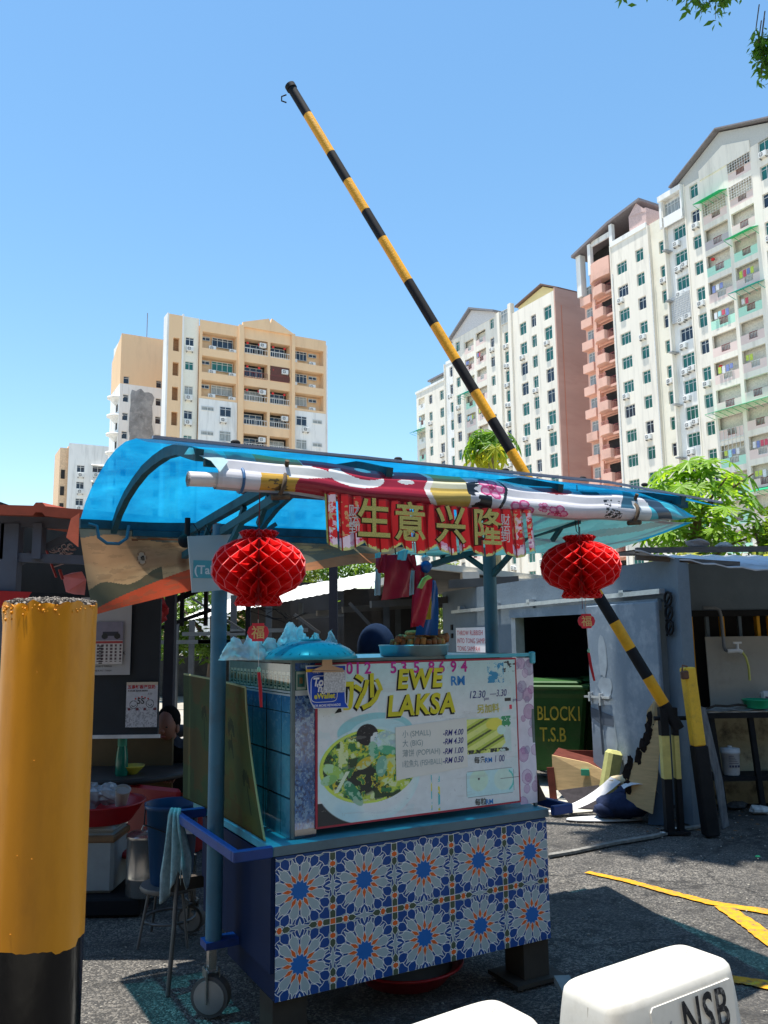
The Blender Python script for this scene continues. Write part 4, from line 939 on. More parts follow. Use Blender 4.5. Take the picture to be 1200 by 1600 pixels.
mb.add([P2+Vector((0, 0, -.03)), P3+Vector((0, 0, -.03)), P4+Vector((0, 0, -.03)), P4+Vector((1, 9, .1)), P3+Vector((.5, 10, .1)), P2+Vector((0, 10, 0))], [(0, 1, 4, 5), (1, 2, 3, 4)]); mb.build('roof_underside', M('shed_soffit', (.11, .1, .09), .85, var=.35, scale=2, stretch=(1, 6, 1)), HS)
mb = MB(); mb.bar(P2+Vector((0, 0, 0)), P3, .08, .1); mb.bar(P3, P4, .1, .09); mb.build('fascia', M('fascia_cream', (.62, .58, .5), .8, var=.1), HS)
mb = MB()
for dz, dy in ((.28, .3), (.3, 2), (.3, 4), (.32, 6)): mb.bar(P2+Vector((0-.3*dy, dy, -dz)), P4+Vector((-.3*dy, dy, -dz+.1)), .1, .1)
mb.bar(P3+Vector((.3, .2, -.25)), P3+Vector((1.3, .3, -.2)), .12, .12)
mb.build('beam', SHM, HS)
for (px, py, Y) in ((735, 905, 12), (820, 915, 12.6)):
    p = at(px, py, Y); mb = MB(); mb.box(p.x-.12, p.x+.12, p.y-.1, p.y+.3, p.z-.1, p.z+.1); mb.build('rafter_end', M('fascia_cream', (.62, .58, .5), .8, var=.1), HS)
for (px, Y) in ((365, 15), (420, 14.5), (470, 19), (604, 13), (622, 15), (556, 17), (300, 17), (276, 20), (700, 17), (655, 20)):
    p = at(px, 980, Y); mb = MB(); mb.box(p.x-.05, p.x+.05, p.y-.05, p.y+.05, 0, 2.4 if px > 330 else 2.0); mb.build('column', SHD, HS)
for (a, b, w_) in ((at(546, 942, 13), at(600, 1000, 13), .05), (at(460, 960, 14), at(500, 990, 14), .05), (at(300, 935, 12), at(420, 1010, 12), .03)): MB().bar(a, b, w_, w_).build('brace', SHM, HS)
for (px, py) in ((300, 1003), (345, 990), (420, 985), (370, 1002)):
    p = at(px, py, 13); mb = MB(); mb.box(p.x-.6, p.x+.6, p.y, p.y+.08, p.z-.03, p.z+.03); mb.build('strip_light', M('strip_light_white', (.14, .14, .13), .6), HS)
mb = MB(); mb.box(-9, 6, 24.5, 24.7, 0, 1.15); mb.build('low_wall', M('shed_low_wall', (.05, .05, .05), .9, var=.3), HS)
mb = MB(); mb.box(-.75, .95, 15.2, 15.35, 1.2, 2.5); mb.build('back_panel', DARKIN, HS)
mb = MB(); mb.box(-3.4, -.75, 21, 21.2, 1.2, 3.0); mb.build('back_panel', DARKIN, HS)
mb = MB(); mb.box(-1.5, .9, 12.5, 12.6, 0, 1.15); mb.build('back_panel', DARKIN, HS)
# dark posts of the next stall between shed and cart
NP = thing('steel_gantry', 'dark steel stall frame with wires standing just behind the cart', 'stall frame', (0, 0, 0))
for (px, Y, w_, z0, z1) in ((521, 7.0, .07, 0, 2.25), (388, 7.3, .04, 0, 2.1), (340, 7.6, .05, 0, 2.3), (267, 6.8, .08, 0, 2.1)):
    p = at(px, 950, Y); mb = MB(); mb.box(p.x-w_/2, p.x+w_/2, p.y-w_/2, p.y+w_/2, z0, z1); mb.build('post', M('post_dark_grey', (.035, .035, .045), .6, var=.15), NP)
a = at(200, 972, 7); b = at(345, 905, 7.2); c = at(530, 878, 7.0)
mb = MB(); mb.bar(a, b, .04, .05); mb.bar(b, c, .04, .05); mb.bar(at(240, 985, 6.9), at(345, 948, 7.2), .03, .03)
for px in (285, 322): p = at(px, 935, 7.1); mb.bar((p.x, p.y, 1.75), (p.x, p.y, 2.25), .04, .03)
mb.build('rail', BLK, NP)
mb = MB(); rw = random.Random(6)
for i in range(14):
    a = at(rw.uniform(205, 470), rw.uniform(945, 965), 7.05); mb.tube([a, a+Vector((.06, 0, rw.uniform(-.1, .06))), a+Vector((rw.uniform(.1, .3), .05, rw.uniform(-.06, .1)))], .004, 4)
mb.build('wire', BLK, NP)['kind'] = 'stuff'

# ================================================================ LEFT STALL
LS = thing('stall', 'dim hawker stall with a rusty red roof edge and grey steel frame at the left', 'stall', (0, 0, 0))
STG = M('stall_steel_grey', (.09, .1, .13), .55, var=.12, scale=5, dirt=(.09, .06, .05), dirt_s=4, dirt_a=.4)
def pa(px, py, Y): return at(px, py, Y)
RR = M('rusty_red_roof', (.36, .07, .035), .8, var=.25, scale=6, dirt=(.12, .04, .025), dirt_s=6, dirt_a=.6)
mb = MB(); xs = [(-90, 786), (52, 790), (56, 785), (66, 785), (71, 791), (140, 797), (150, 798)]
xs += [(240, 806), (345, 818)]; a = [pa(x, y, 4.55) for x, y in xs]
for i in range(len(a)-1):
    for p in (a[i], a[i+1]): mb.v += [(p.x, p.y, p.z), (p.x, p.y, p.z-.055), (p.x, p.y+4.7, p.z+.3), (p.x, p.y+4.7, p.z+.25)]
    k = len(mb.v)-8; mb.f += [(k, k+1, k+5, k+4), (k, k+4, k+6, k+2), (k+1, k+3, k+7, k+5)]; mb.m += [0]*3; mb.sm += [False]*3
mb.build('roof_sheet', RR, LS)
mb = MB(); mb.bar(pa(-100, 810, 4.65), pa(300, 826, 4.75), .05, .06); mb.bar(pa(-100, 866, 4.65), pa(300, 882, 4.75), .05, .05); mb.build('beam', STG, LS)
for px, w_ in ((15, .1), (58, .05), (2, .03)):
    p = pa(px, 900, 4.67); mb = MB(); mb.box(p.x-w_/2, p.x+w_/2, p.y-.03, p.y+.04, 0 if px == 15 else 2.1, 2.3); mb.build('post', STG, LS)
mb = MB(); mb.bar(pa(72, 856, 4.75), pa(140, 822, 4.75), .04, .04); mb.build('brace', STG, LS); MB().bar(pa(25, 882, 4.9), pa(50, 866, 4.9), .04, .04).build('brace', STG, LS)
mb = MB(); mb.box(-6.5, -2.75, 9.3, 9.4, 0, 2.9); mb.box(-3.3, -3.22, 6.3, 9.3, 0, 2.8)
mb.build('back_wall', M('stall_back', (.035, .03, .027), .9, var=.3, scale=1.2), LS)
p0, p1 = pa(120, 960, 6.0), pa(246, 1150, 6.0)
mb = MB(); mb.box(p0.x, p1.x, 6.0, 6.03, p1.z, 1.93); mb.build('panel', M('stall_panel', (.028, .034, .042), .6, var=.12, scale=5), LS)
mb = MB(); mb.box(p0.x, p1.x+.02, 5.985, 6.0, p1.z-.012, p1.z+.012); mb.build('trim', M('trim_white', (.6, .6, .6), .5), LS)  # white strip painted in for the sunlight along the panel's lower edge
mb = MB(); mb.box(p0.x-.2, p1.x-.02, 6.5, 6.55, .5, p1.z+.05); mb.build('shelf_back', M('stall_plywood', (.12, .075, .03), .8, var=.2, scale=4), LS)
mb = MB(); pb = pa(90, 965, 6.0)
# red beam running behind the bollard
rb = thing('sign_board', 'red and black sign board edge passing behind the top of the yellow bollard', 'sign', (0, 0, 0))
a, b, c_ = pa(-60, 921, 4.6), pa(50, 925, 4.6), pa(127, 931, 4.6)
mb = MB(); mb.add([a, b, b+Vector((-.06, 0, -.09)), a+Vector((0, 0, -.09))], [(3, 2, 1, 0)]); mb.build('red_face', M('sign_red', (.45, .012, .015), .4), rb)
mb = MB(); mb.add([b, c_, c_+Vector((0, 0, -.09)), b+Vector((-.06, 0, -.09))], [(3, 2, 1, 0)]); mb.build('black_face', BLK, rb)
mb = MB(); mb.bar(a+Vector((0, .03, 0)), c_+Vector((0, .03, 0)), .05, .012); mb.build('top_edge', BLK, rb)
# calendar with a motorcycle picture, on a larger white sheet
cx0, cz1 = pa(146, 962, 5.98).x, pa(146, 940, 5.98).z
sh = thing('notice_sheet', 'white printed notice sheet pinned behind the calendar on the dark panel', 'poster', (cx0, 5.975, 0))
wz0 = pa(146, 1055, 5.97).z; wx = pa(204, 1000, 5.97).x-cx0
MB().box(-.1, wx, 0, .004, wz0, cz1+.03).build('sheet', M('paper_white', (.42, .42, .43), .7, var=.05), sh)
INK = M('black_ink', (.03, .03, .035), .7)
lettering('lettering', 'K', .035, INK, sh, (wx-.055, -.002, wz0+.14)); lettering('lettering', 'KUALA KUBU 2 TERENG', .017, INK, sh, (-.02, -.002, wz0+.055), sx=.9); lettering('lettering', 'PERTUNJUKAN 1 TEREN', .017, INK, sh, (-.02, -.002, wz0+.025), sx=.9)
cal = thing('calendar', 'wall calendar with a motorcycle photo hanging at the top of the dark panel', 'calendar', (cx0, 5.965, 0))
zb = pa(146, 1038, 5.96).z; zm = pa(146, 1006, 5.96).z; zt = pa(146, 972, 5.96).z; wc = pa(192, 1000, 5.96).x-cx0
def cal_col(S, T):
    P = Paint(S.shape, sr(205, 200, 196)); P.put(T > .55, sr(130, 126, 142)); X = S; Y = T
    P.put((abs(Y-.72) < .05)*(abs(X-.6) < .25), (.03, .03, .05)); P.put((((X-.42)/.1)**2+((Y-.66)/.07)**2 < 1), (.02, .02, .02)); P.put((((X-.82)/.1)**2+((Y-.66)/.07)**2 < 1), (.02, .02, .02))
    P.put((Y > .49)*(Y < .55), sr(170, 60, 60)); P.put((Y < .48)*(np.floor(X*7) % 1 == 0)*((X*7 % 1) > .25)*((X*7 % 1) < .75)*((Y*13 % 1) > .35)*(Y > .05), sr(90, 70, 75)); P.put((Y < .45)*(X > .25)*(X < .37)*((Y*26 % 1) > .3), sr(40, 30, 40))
    return P.out()
painted('calendar_page', 60, 90, lambda S, T: (wc*S, -.006+0*S, zb+(zt-zb)*T), cal_col, MP('calendar_print', .6), cal)
ps = thing('poster', 'white 5S poster with a red heading on the dark stall panel', 'poster', (0, 5.96, 0))
q0, q1 = pa(198, 1066, 5.96), pa(245, 1136, 5.96)
def po_col(S, T):
    P = Paint(S.shape, sr(196, 196, 202)); n_ = fbm(S*30, T*40, 2); P.put((T < .45)*(n_ > .56)*.5, sr(90, 95, 105)); P.put((T > .93)*1.0, sr(205, 190, 170))
    for cx, cy in ((.24, .5), (.76, .52)):
        r = np.sqrt(((S-cx)/.12)**2+((T-cy)/.085)**2); P.put((abs(r-1) < .1), sr(90, 90, 95)); P.put((abs(r-.5) < .1)*(T < cy), sr(90, 90, 95))
    for k, cx in enumerate((.3, .4, .5, .6, .7)): P.put((((S-cx)/.025)**2+((T-.67+.02*abs(k-2))/.02)**2 < 1), sr(180, 30, 40))
    for cx in (.1, .36, .6, .92): P.put((((S-cx)/.05)**2+((T-.4)/.035)**2 < 1), sr(110, 50, 60))
    return P.out()
painted('poster_print', 70, 100, lambda S, T: (q0.x+(q1.x-q0.x)*S, 0*S, q1.z+(q0.z-q1.z)*T), po_col, MP('poster_paper', .6), ps)
pw = q1.x-q0.x; ph_ = q0.z-q1.z
lettering('lettering', '五島鮮香洋豆奶', .028, M('poster_red', (.5, .02, .03), .6), ps, (q0.x+.008, -.002, q1.z+ph_*.86), offset=.0008); lettering('lettering', 'A STAR SOYA BEAN', .0155, INK, ps, (q0.x+.012, -.002, q1.z+ph_*.79), offset=.0005); lettering('lettering', '5S', .055, INK, ps, (q0.x+pw*.35, -.002, q1.z+ph_*.52), offset=.001)
lettering('lettering', '2.50', .018, INK, ps, (q0.x+pw*.68, -.002, q1.z+ph_*.72), shear=.2)
# red paper decoration
rd = thing('paper_decoration', 'red paper lantern decoration with gold cord hanging under the canvas at left', 'decoration', pa(235, 955, 6.2))
mb = MB(); mb.ell((0, 0, 0), (.13, .1, .11), 16, 9, False, .35, 2); mb.build('paper_ball', M('paper_red_dim', (.45, .015, .02), .6, trans=.3), rd)
mb = MB(); mb.box(-.02, .02, -.02, .0, -.14, -.11); mb.build('bead', M('gold_bead', (.6, .42, .08), .4), rd)
mb = MB(); mb.box(-.008, .012, -.015, 0, -.5, -.14); mb.build('tassel', M('tassel_red', (.3, .01, .015), .8), rd)
mb = MB(); mb.box(-.24, -.19, -.02, .0, -.1, .1); mb.build('streamer', M('tassel_red', (.3, .01, .015), .8), rd)
# twisted red rack with wire loops and the pink sheet
rk = thing('wire_rack', 'thin red rack arm tangled with pale wire loops left of the printed canvas', 'rack', pa(82, 880, 5.2))
mb = MB(); o0 = rk.location
mb.tube([pa(69, 850, 5.2)-o0, pa(79, 878, 5.2)-o0, pa(88, 902, 5.2)-o0], .008, 6); mb.tube([pa(93, 890, 5.2)-o0, pa(98, 905, 5.2)-o0], .01, 6); mb.build('arm', M('rack_red', (.35, .03, .03), .5), rk)
mb = MB(); mb.tube([pa(81, 876, 5.2)-o0, pa(112, 864, 5.2)-o0], .004, 5); mb.tube([pa(84, 886, 5.2)-o0, pa(126, 872, 5.2)-o0], .004, 5)
rw = random.Random(9)
for i in range(11):
    c0 = pa(rw.uniform(74, 112), rw.uniform(853, 870), 5.2)-o0; r = rw.uniform(.015, .03)
    mb.tube([c0+Vector((r*math.cos(t*.8), .01*t, r*.7*math.sin(t*.8))) for t in range(8)], .0028, 4)
mb.build('wire_loop', M('rack_wire', (.5, .35, .33), .5), rk)['kind'] = 'stuff'
mb = MB(); pts = [(97, 900), (112, 895), (128, 893), (135, 906), (132, 933), (103, 925)]
v_ = [pa(x, y, 5.3+.1*(i % 2)) for i, (x, y) in enumerate(pts)]
mb.add(v_, [(0, 1, 2), (0, 2, 3), (0, 3, 5), (3, 4, 5)]); tag(mb.build('plastic_sheet', M('pink_plastic', (.75, .25, .24), .5, trans=.5)), 'bright pink plastic sheet caught beside the printed canvas', 'plastic sheet')

# table, bottle, diner
TB = thing('table', 'low dark round table in the dim stall', 'table', (-1.95, 6.35, 0))
mb = MB(); mb.lathe([(.5, .66), (.52, .67), (.52, .69), (.5, .7)], 32); mb.build('table_top', M('table_grey', (.03, .027, .025), .5, var=.15), TB)
mb = MB(); mb.lathe([(.2, 0), (.03, .05), (.03, .64), (.15, .66)], 12); mb.build('leg', BLK, TB)
BT = thing('bottle', 'tall green glass bottle with orange cap on the stall table', 'bottle', (pa(190, 1200, 6.05).x, 6.05, .7))
mb = MB(); mb.lathe([(.04, 0), (.045, .02), (.043, .12), (.038, .16), (.032, .2), (.028, .3)], 14); mb.build('bottle_body', M('bottle_glass', (.01, .14, .09), .15, var=.1), BT)
mb = MB(); mb.lathe([(.03, .29), (.03, .345)], 12); mb.build('cap', M('cap_orange', (.35, .1, .02), .5), BT)
mb = MB(); mb.lathe([(.0305, .17), (.032, .19), (.0315, .28)], 14, cap=False); mb.build('wrapper', M('bottle_label', (.02, .22, .14), .5), BT)
mb = MB(); mb.lathe([(.04, 0), (.09, .05), (.095, .06), (.06, .02)], 18); tag(mb.build('bowl', M('yellow_bowl', (.5, .4, .04), .5), loc=(-1.82, 6.12, .7)), 'small yellow bowl on the stall table near the diner', 'bowl')

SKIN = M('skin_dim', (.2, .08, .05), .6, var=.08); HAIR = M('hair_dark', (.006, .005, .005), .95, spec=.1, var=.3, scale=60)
def skin_mesh(name, joints, edges, mat, parent, sub=2, root=0):
    me = bpy.data.meshes.new(name); me.from_pydata([j[:3] for j in joints], edges, []); me.materials.append(mat)
    o = bpy.data.objects.new(name, me); COL.objects.link(o); o.parent = parent
    sk_ = o.modifiers.new('skin', 'SKIN'); sk_.use_smooth_shade = True
    for i, j in enumerate(joints):
        d_ = me.skin_vertices[0].data[i]; d_.radius = (j[3], j[4] if len(j) > 4 else j[3]); d_.use_root = (i == root)
    ss = o.modifiers.new('sub', 'SUBSURF'); ss.levels = sub; ss.render_levels = sub
    return o
PS = thing('person', 'person with dark cropped hair and dark shirt, bent over a bowl at the stall table', 'person', (-1.66, 6.62, -.1), R_(-6))
J = [(0, .25, .5, .15, .13), (0, .2, .68, .15, .11), (0, .1, .86, .18, .11), (0, .02, .95, .07), (0, -.06, 1.0, .055),
     (-.19, .06, .88, .06), (-.26, -.06, .72, .048), (-.13, -.26, .76, .035), (.19, .06, .88, .06), (.27, -.08, .72, .048), (.15, -.3, .76, .035),
     (-.1, .2, .45, .09), (-.13, -.18, .46, .075), (-.13, -.2, .08, .045), (-.13, -.32, .05, .04), (.1, .2, .45, .09), (.13, -.18, .46, .075), (.13, -.2, .08, .045), (.13, -.32, .05, .04)]
E_ = [(0, 1), (1, 2), (2, 3), (3, 4), (2, 5), (5, 6), (6, 7), (2, 8), (8, 9), (9, 10), (0, 11), (11, 12), (12, 13), (13, 14), (0, 15), (15, 16), (16, 17), (17, 18)]
skin_mesh('body', J, E_, M('dark_shirt', (.02, .022, .03), .9, var=.3, scale=20), PS)
hd = MB(); hd.ell((0, -.12, 1.1), (.078, .098, .115), 20, 14, True); hd.ell((0, -.205, 1.06), (.018, .025, .02), 8, 6); hd.ell((-.08, -.11, 1.07), (.014, .025, .034), 8, 6); hd.ell((.08, -.11, 1.07), (.014, .025, .034), 8, 6); hd.tube([(0, -.05, 1.0), (0, -.08, 1.06)], .05, 10)
h_ = hd.build('head', SKIN, PS); h_.rotation_euler = (R_(0), 0, 0)
hd = MB(); hd.ell((0, -.085, 1.13), (.09, .108, .112), 20, 12, True, .05, 4); hd.build('hair', HAIR, PS)
hd = MB(); hd.ell((-.03, -.208, 1.09), (.011, .006, .006), 8, 5); hd.ell((.03, -.208, 1.09), (.011, .006, .006), 8, 5); hd.build('eye', M('eye_dark', (.02, .015, .015), .3), PS)
hd = MB(); hd.ell((0, -.204, 1.02), (.025, .008, .007), 8, 5); hd.build('mouth', M('lip_dim', (.25, .06, .05), .6), PS)
for s in (-1, 1):
    bx = .14*s; by = -.29; jj = [(bx, by, .755, .03), (bx-.01*s, by-.06, .75, .034, .02)]; ee = [(0, 1)]
    for f_ in range(4):
        fx = bx+(-.032+.02*f_)*s; k = len(jj); ln = (.045, .055, .052, .042)[f_]; jj += [(fx, by-.1, .745, .009), (fx, by-.1-ln*.6, .74, .0085), (fx, by-.1-ln, .725, .0075)]; ee += [(1, k), (k, k+1), (k+1, k+2)]
    k = len(jj); jj += [(bx-.045*s, by-.05, .75, .01), (bx-.055*s, by-.09, .742, .0085)]; ee += [(1, k), (k, k+1)]
    skin_mesh('hand', jj, ee, SKIN, PS, 1)
mb = MB(); mb.lathe([(.13, 0), (.15, .02), (.12, .42), (.14, .44), (.14, .46)], 14); tag(mb.build('stool', M('stool_red_dim', (.3, .02, .02), .5), loc=(-1.6, 6.87, 0)), 'red plastic stool under the seated diner', 'stool')
# helmeted blue shape seen behind the lid
mb = MB(); p = at(588, 1012, 8.3); mb.ell((0, 0, 0), (.19, .19, .24), 20, 12); mb.mat(1).lathe([(.2, -.26), (.2, -.1)], 20)
tag(mb.build('drum', [M('navy_drum', (.006, .016, .04), .9, var=.2, spec=.1), M('navy_drum_dark', (.01, .02, .05), .7)], loc=(p.x, p.y, p.z)), 'dark navy dome-topped drum seen between the blue lid and the fried rolls', 'drum')

# boxes, basin, pot, on the floor of the stall
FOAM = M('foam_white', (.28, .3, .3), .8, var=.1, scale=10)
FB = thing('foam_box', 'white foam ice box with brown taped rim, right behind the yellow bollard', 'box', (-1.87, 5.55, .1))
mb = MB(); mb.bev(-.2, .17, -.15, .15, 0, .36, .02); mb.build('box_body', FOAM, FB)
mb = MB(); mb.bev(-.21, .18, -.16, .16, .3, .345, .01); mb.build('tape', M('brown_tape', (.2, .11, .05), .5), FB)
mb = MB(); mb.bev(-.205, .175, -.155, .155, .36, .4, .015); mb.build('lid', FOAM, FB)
mb = MB(); mb.lathe([(.19, 0), (.2, .01), (.27, .11), (.285, .115), (.28, .125), (.26, .11), (.18, .012)], 30)
tag(mb.build('basin', M('red_plastic', (.3, .008, .014), .35, var=.06), loc=(-1.84, 5.55, .502)), 'red plastic basin with clear bags in it, on top of the foam box', 'basin')
mb = MB(); 
for i, (x, y, z, r) in enumerate(((-.08, 0, .08, .13), (.06, -.02, .1, .1), (-.16, .02, .06, .1))): mb.ell((x, y, z), (r, r*.8, r*.6), 14, 9, False, .45, i+20)
tag(mb.build('plastic_bag', M('clear_bag', (.4, .42, .45), .2, var=.3, scale=8, alpha=.75), loc=(-1.84, 5.55, .57)), 'crumpled clear plastic bag filling the red basin', 'plastic bag')
mb = MB(); mb.lathe([(.035, 0), (.045, .11), (.05, .115), (.04, .1)], 16); tag(mb.build('cup', M('clear_cup', (.4, .36, .33), .3, alpha=.8), loc=(-1.68, 5.45, .62), rot=(R_(25), R_(15), 0)), 'clear plastic cup leaning in the red basin', 'cup')
mb = MB(); V = []
mb.bev(-.24, .24, -.02, .02, .3, .66, .02); mb.bev(-.24, .24, -.3, .02, .26, .3, .015)
for x, y in ((-.22, -.28), (.22, -.28), (-.22, 0), (.22, 0)): mb.bar((x, y, .27), (x*1.1, y*1.1, 0), .04, .04)
tag(mb.build('chair', M('chair_red', (.32, .01, .015), .45, var=.1), loc=(-1.58, 5.85, 0), rot=(0, 0, R_(-30))), 'dark red plastic chair behind the foam box and steel pot', 'chair')
PT = thing('steel_pot', 'tall stainless steel stock pot on a low stand left of the blue bucket', 'pot', (-1.5, 5.4, .1))
SST = M('stainless', (.5, .48, .46), .25, .9, var=.1, scale=4)
mb = MB(); mb.lathe([(.11, 0), (.115, .01), (.115, .1), (.117, .105), (.115, .11), (.115, .33), (.12, .335), (.118, .35)], 28); mb.build('pot_body', SST, PT)
mb = MB(); mb.lathe([(.12, .35), (.1, .365), (.02, .375)], 24); mb.tube([(-.03, 0, .375), (-.02, 0, .4), (.02, 0, .4), (.03, 0, .375)], .006, 6); mb.build('lid', SST, PT)
mb = MB(); mb.bev(-.4, .3, -.3, .3, 0, .1, .01); tag(mb.build('platform', M('platform_dark', (.01, .01, .012), .8), loc=(-1.8, 5.6, -.002)), 'low dark board under the foam box and pot', 'board')
BB = thing('bucket', 'large dark blue bucket standing on a wire stool behind the cart corner', 'bucket', (-1.22, 4.92, .3))
BLP = M('bucket_blue', (.006, .04, .11), .35, var=.08)
mb = MB(); mb.lathe([(.11, 0), (.115, .01), (.145, .4), (.155, .405), (.157, .43), (.145, .425), (.13, .3)], 30); mb.build('bucket_body', BLP, BB)
mb = MB(); mb.tube([(-.155, 0, .41), (-.13, -.11, .33), (0, -.16, .3), (.13, -.11, .33), (.155, 0, .41)], .004, 6); mb.build('handle', BLK, BB)
mb = MB(); mb.box(.08, .145, -.12, -.118, .28, .34); mb.build('sticker', M('paper_white', (.42, .42, .43), .7), BB)
WS = thing('wire_stool', 'thin legged steel stool carrying the dark blue bucket', 'stool', (-1.22, 4.9, 0))
RBL = M('dull_steel', (.13, .13, .13), .5, .5, var=.2)
mb = MB(); mb.lathe([(.16, .275), (.165, .285), (.16, .3)], 24); mb.tube([(.14*math.cos(t*PI/8), .14*math.sin(t*PI/8), .12) for t in range(17)], .008, 6); mb.build('seat', RBL, WS)
for k in range(4):
    t = PI/4+k*PI/2; mb = MB(); mb.tube([(.13*math.cos(t), .13*math.sin(t), .28), (.19*math.cos(t), .19*math.sin(t), 0)], .009, 6); mb.build('leg', RBL, WS)
mb = MB(); mb.tube([(0, 0, 0), (.015, 0, .3), (.02, 0, .62)], .011, 7)
tag(mb.build('stick', RBL, loc=(gr(262, 1556).x, gr(262, 1556).y, 0), rot=(R_(-6), R_(0), 0)), 'thin dull rod standing under the hanging cloth at the cart corner', 'stick')
mb = MB(); c_ = [(.05, .3, .6), (.7, .5, .08), (.6, .08, .05)]
PK = thing('packet', 'crumpled snack packet in yellow, blue and red at the bollard foot', 'packet', gr(166, 1408)+Vector((0, 0, .03)))
for i, c in enumerate(c_):
    mb = MB(); mb.add([(-.1, -.02*i, .05-.02*i), (.07, -.02*i-.01, .07-.02*i), (.08, -.03-.02*i, .05-.02*i), (-.1, -.04-.02*i, .03-.02*i)], [(3, 2, 1, 0)]); mb.build('wrapper', M('wrapper_%d' % i, c, .3), PK)
pl = gr(175, 1392); mb = MB(); mb.bev(-.25, .25, -.12, .2, 0, .04, .01); tag(mb.build('mat', M('dark_blue_mat', (.01, .03, .045), .8), loc=(pl.x, pl.y+.1, 0)), 'dark folded mat beneath the snack packet', 'mat')

# motorcycle parked beyond, glimpsed left of the leaning board
MC = thing('motorcycle', 'parked motorcycle with chrome and white fairing behind the diner', 'motorcycle', (-2.0, 8.6, 0), R_(62))
TY = M('tyre_black', (.02, .02, .02), .8); CH = M('chrome', (.6, .6, .6), .15, 1, var=.05)
for x in (-.62, .62):
    mb = MB(); n_ = 28; vs = []; fs = []
    for i in range(n_):
        for k in range(8):
            t = 2*PI*i/n_; q = 2*PI*k/8; r = .26+.045*math.cos(q); vs.append((x+r*math.cos(t), .045*math.sin(q), .3+r*math.sin(t)))
    for i in range(n_):
        for k in range(8): fs.append((i*8+k, ((i+1) % n_)*8+k, ((i+1) % n_)*8+(k+1) % 8, i*8+(k+1) % 8))
    mb.add(vs, fs, True); wh = mb.build('wheel', TY, MC)
    mb = MB()
    for k in range(10): t = k*PI/5; mb.tube([(x, 0, .3), (x+.22*math.cos(t), 0, .3+.22*math.sin(t))], .007, 5)
    mb.tube([(x, -.05, .3), (x, .05, .3)], .05, 10); mb.build('spokes', CH, wh)
mb = MB(); mb.ell((.05, 0, .5), (.33, .13, .17), 14, 9); mb.ell((.4, 0, .72), (.12, .12, .2), 12, 8); mb.build('body', M('moto_white', (.6, .6, .62), .3, var=.05), MC)
mb = MB(); mb.ell((-.28, 0, .74), (.36, .12, .07), 14, 8); mb.build('seat', BLK, MC)
mb = MB(); mb.tube([(.62, .07, .3), (.42, .07, .95)], .02, 8); mb.tube([(.62, -.07, .3), (.42, -.07, .95)], .02, 8); mb.build('fork', CH, MC)
mb = MB(); mb.tube([(.36, -.34, 1.02), (.42, -.15, .98), (.42, .15, .98), (.36, .34, 1.02)], .014, 8); mb.build('handlebar', CH, MC)
mb = MB(); mb.ell((.52, 0, .9), (.07, .09, .09), 12, 8); mb.build('headlight', CH, MC)
for s in (-1, 1): mb = MB(); mb.tube([(.38, .25*s, 1.0), (.36, .3*s, 1.13)], .006, 5); mb.ell((.36, .3*s, 1.16), (.015, .06, .035), 10, 6); mb.build('mirror', CH, MC)
mb = MB(); mb.tube([(.1, -.14, .25), (-.7, -.16, .3)], .04, 10); mb.build('exhaust', CH, MC)
mc2 = dup_tree(MC, loc=(-1.5, 9.9, 0), rotz=R_(75), label='second parked motorcycle, farther back, seen over the diner shoulder')
MC['group'] = mc2['group'] = 'motorcycles parked behind the stalls'
mc2['label'] = 'second parked motorcycle, farther back, seen over the diner shoulder'

# ================================================================ LAKSA CART
def onv(px, py, v):
    """point of the plane v = const of the cart seen at a photo pixel -> (u, z)"""
    d = ray(px, py); o_ = Vector((0, 0, EYE))-CA; t = (v-o_.dot(CV))/d.dot(CV); P = o_+d*t; return P.dot(CU), P.z
def onu(px, py, u):
    d = ray(px, py); o_ = Vector((0, 0, EYE))-CA; t = (u-o_.dot(CU))/d.dot(CU); P = o_+d*t; return P.dot(CV), P.z
CT = thing('food_cart', 'blue laksa cart with patterned tile-print front, glass case and menu board, parked in the middle', 'food cart', CA, PSI)
STL = M('steel_blue_paint', (.035, .13, .2), .4, var=.12, scale=6, dirt=(.05, .06, .06), dirt_s=5, dirt_a=.4)
BLU = M('tray_blue', (.003, .035, .19), .4, var=.12, scale=5, dirt=(.01, .02, .07), dirt_s=4, dirt_a=.5)
NAVY = M('cart_navy', (.0025, .012, .05), .5, var=.2, scale=3, dirt=(.006, .012, .03), dirt_s=3, dirt_a=.35, spec=.15)
CYN = M('counter_cyan', (.06, .3, .38), .45, var=.12, scale=6, dirt=(.03, .1, .13), dirt_s=4, dirt_a=.5)
CTG = M('counter_edge_grey', (.11, .17, .2), .5, var=.12, scale=6, dirt=(.04, .05, .06), dirt_a=.5)
BRN = M('leg_brown', (.045, .036, .028), .7, var=.2, scale=9)
W_ = 1.424; ZT = .75; ZB = .19
mb = MB(); mb.box(0, W_, .004, .6, ZB, ZT); mb.build('lower_body', NAVY, CT)
mb = MB(); mb.box(.02, W_-.02, .6, 1.1, .42, ZT); mb.build('lower_body', NAVY, CT)
mb = MB(); mb.bev(-.02, W_+.01, -.015, 1.15, ZT+.004, ZT+.045, .006); mb.mat(1).box(-.015, W_+.005, -.018, -.0155, ZT+.006, ZT+.043); mb.build('counter', [CYN, CTG], CT)
for u in (0, W_-.15):
    mb = MB(); mb.box(u, u+.15, .02, .17, .02, ZB-.002); mb.build('leg', BRN, CT); mb = MB(); mb.box(u-.07, u+.22, -.02, .22, 0, .018); mb.build('leg_base', BRN, CT)
mb = MB(); mb.bar((W_-.1, .25, .25), (W_-.1, 1.3, .25), .05, .05); mb.box(-.14, W_, 1.1, 1.16, .36, .42); mb.build('chassis', BRN, CT)
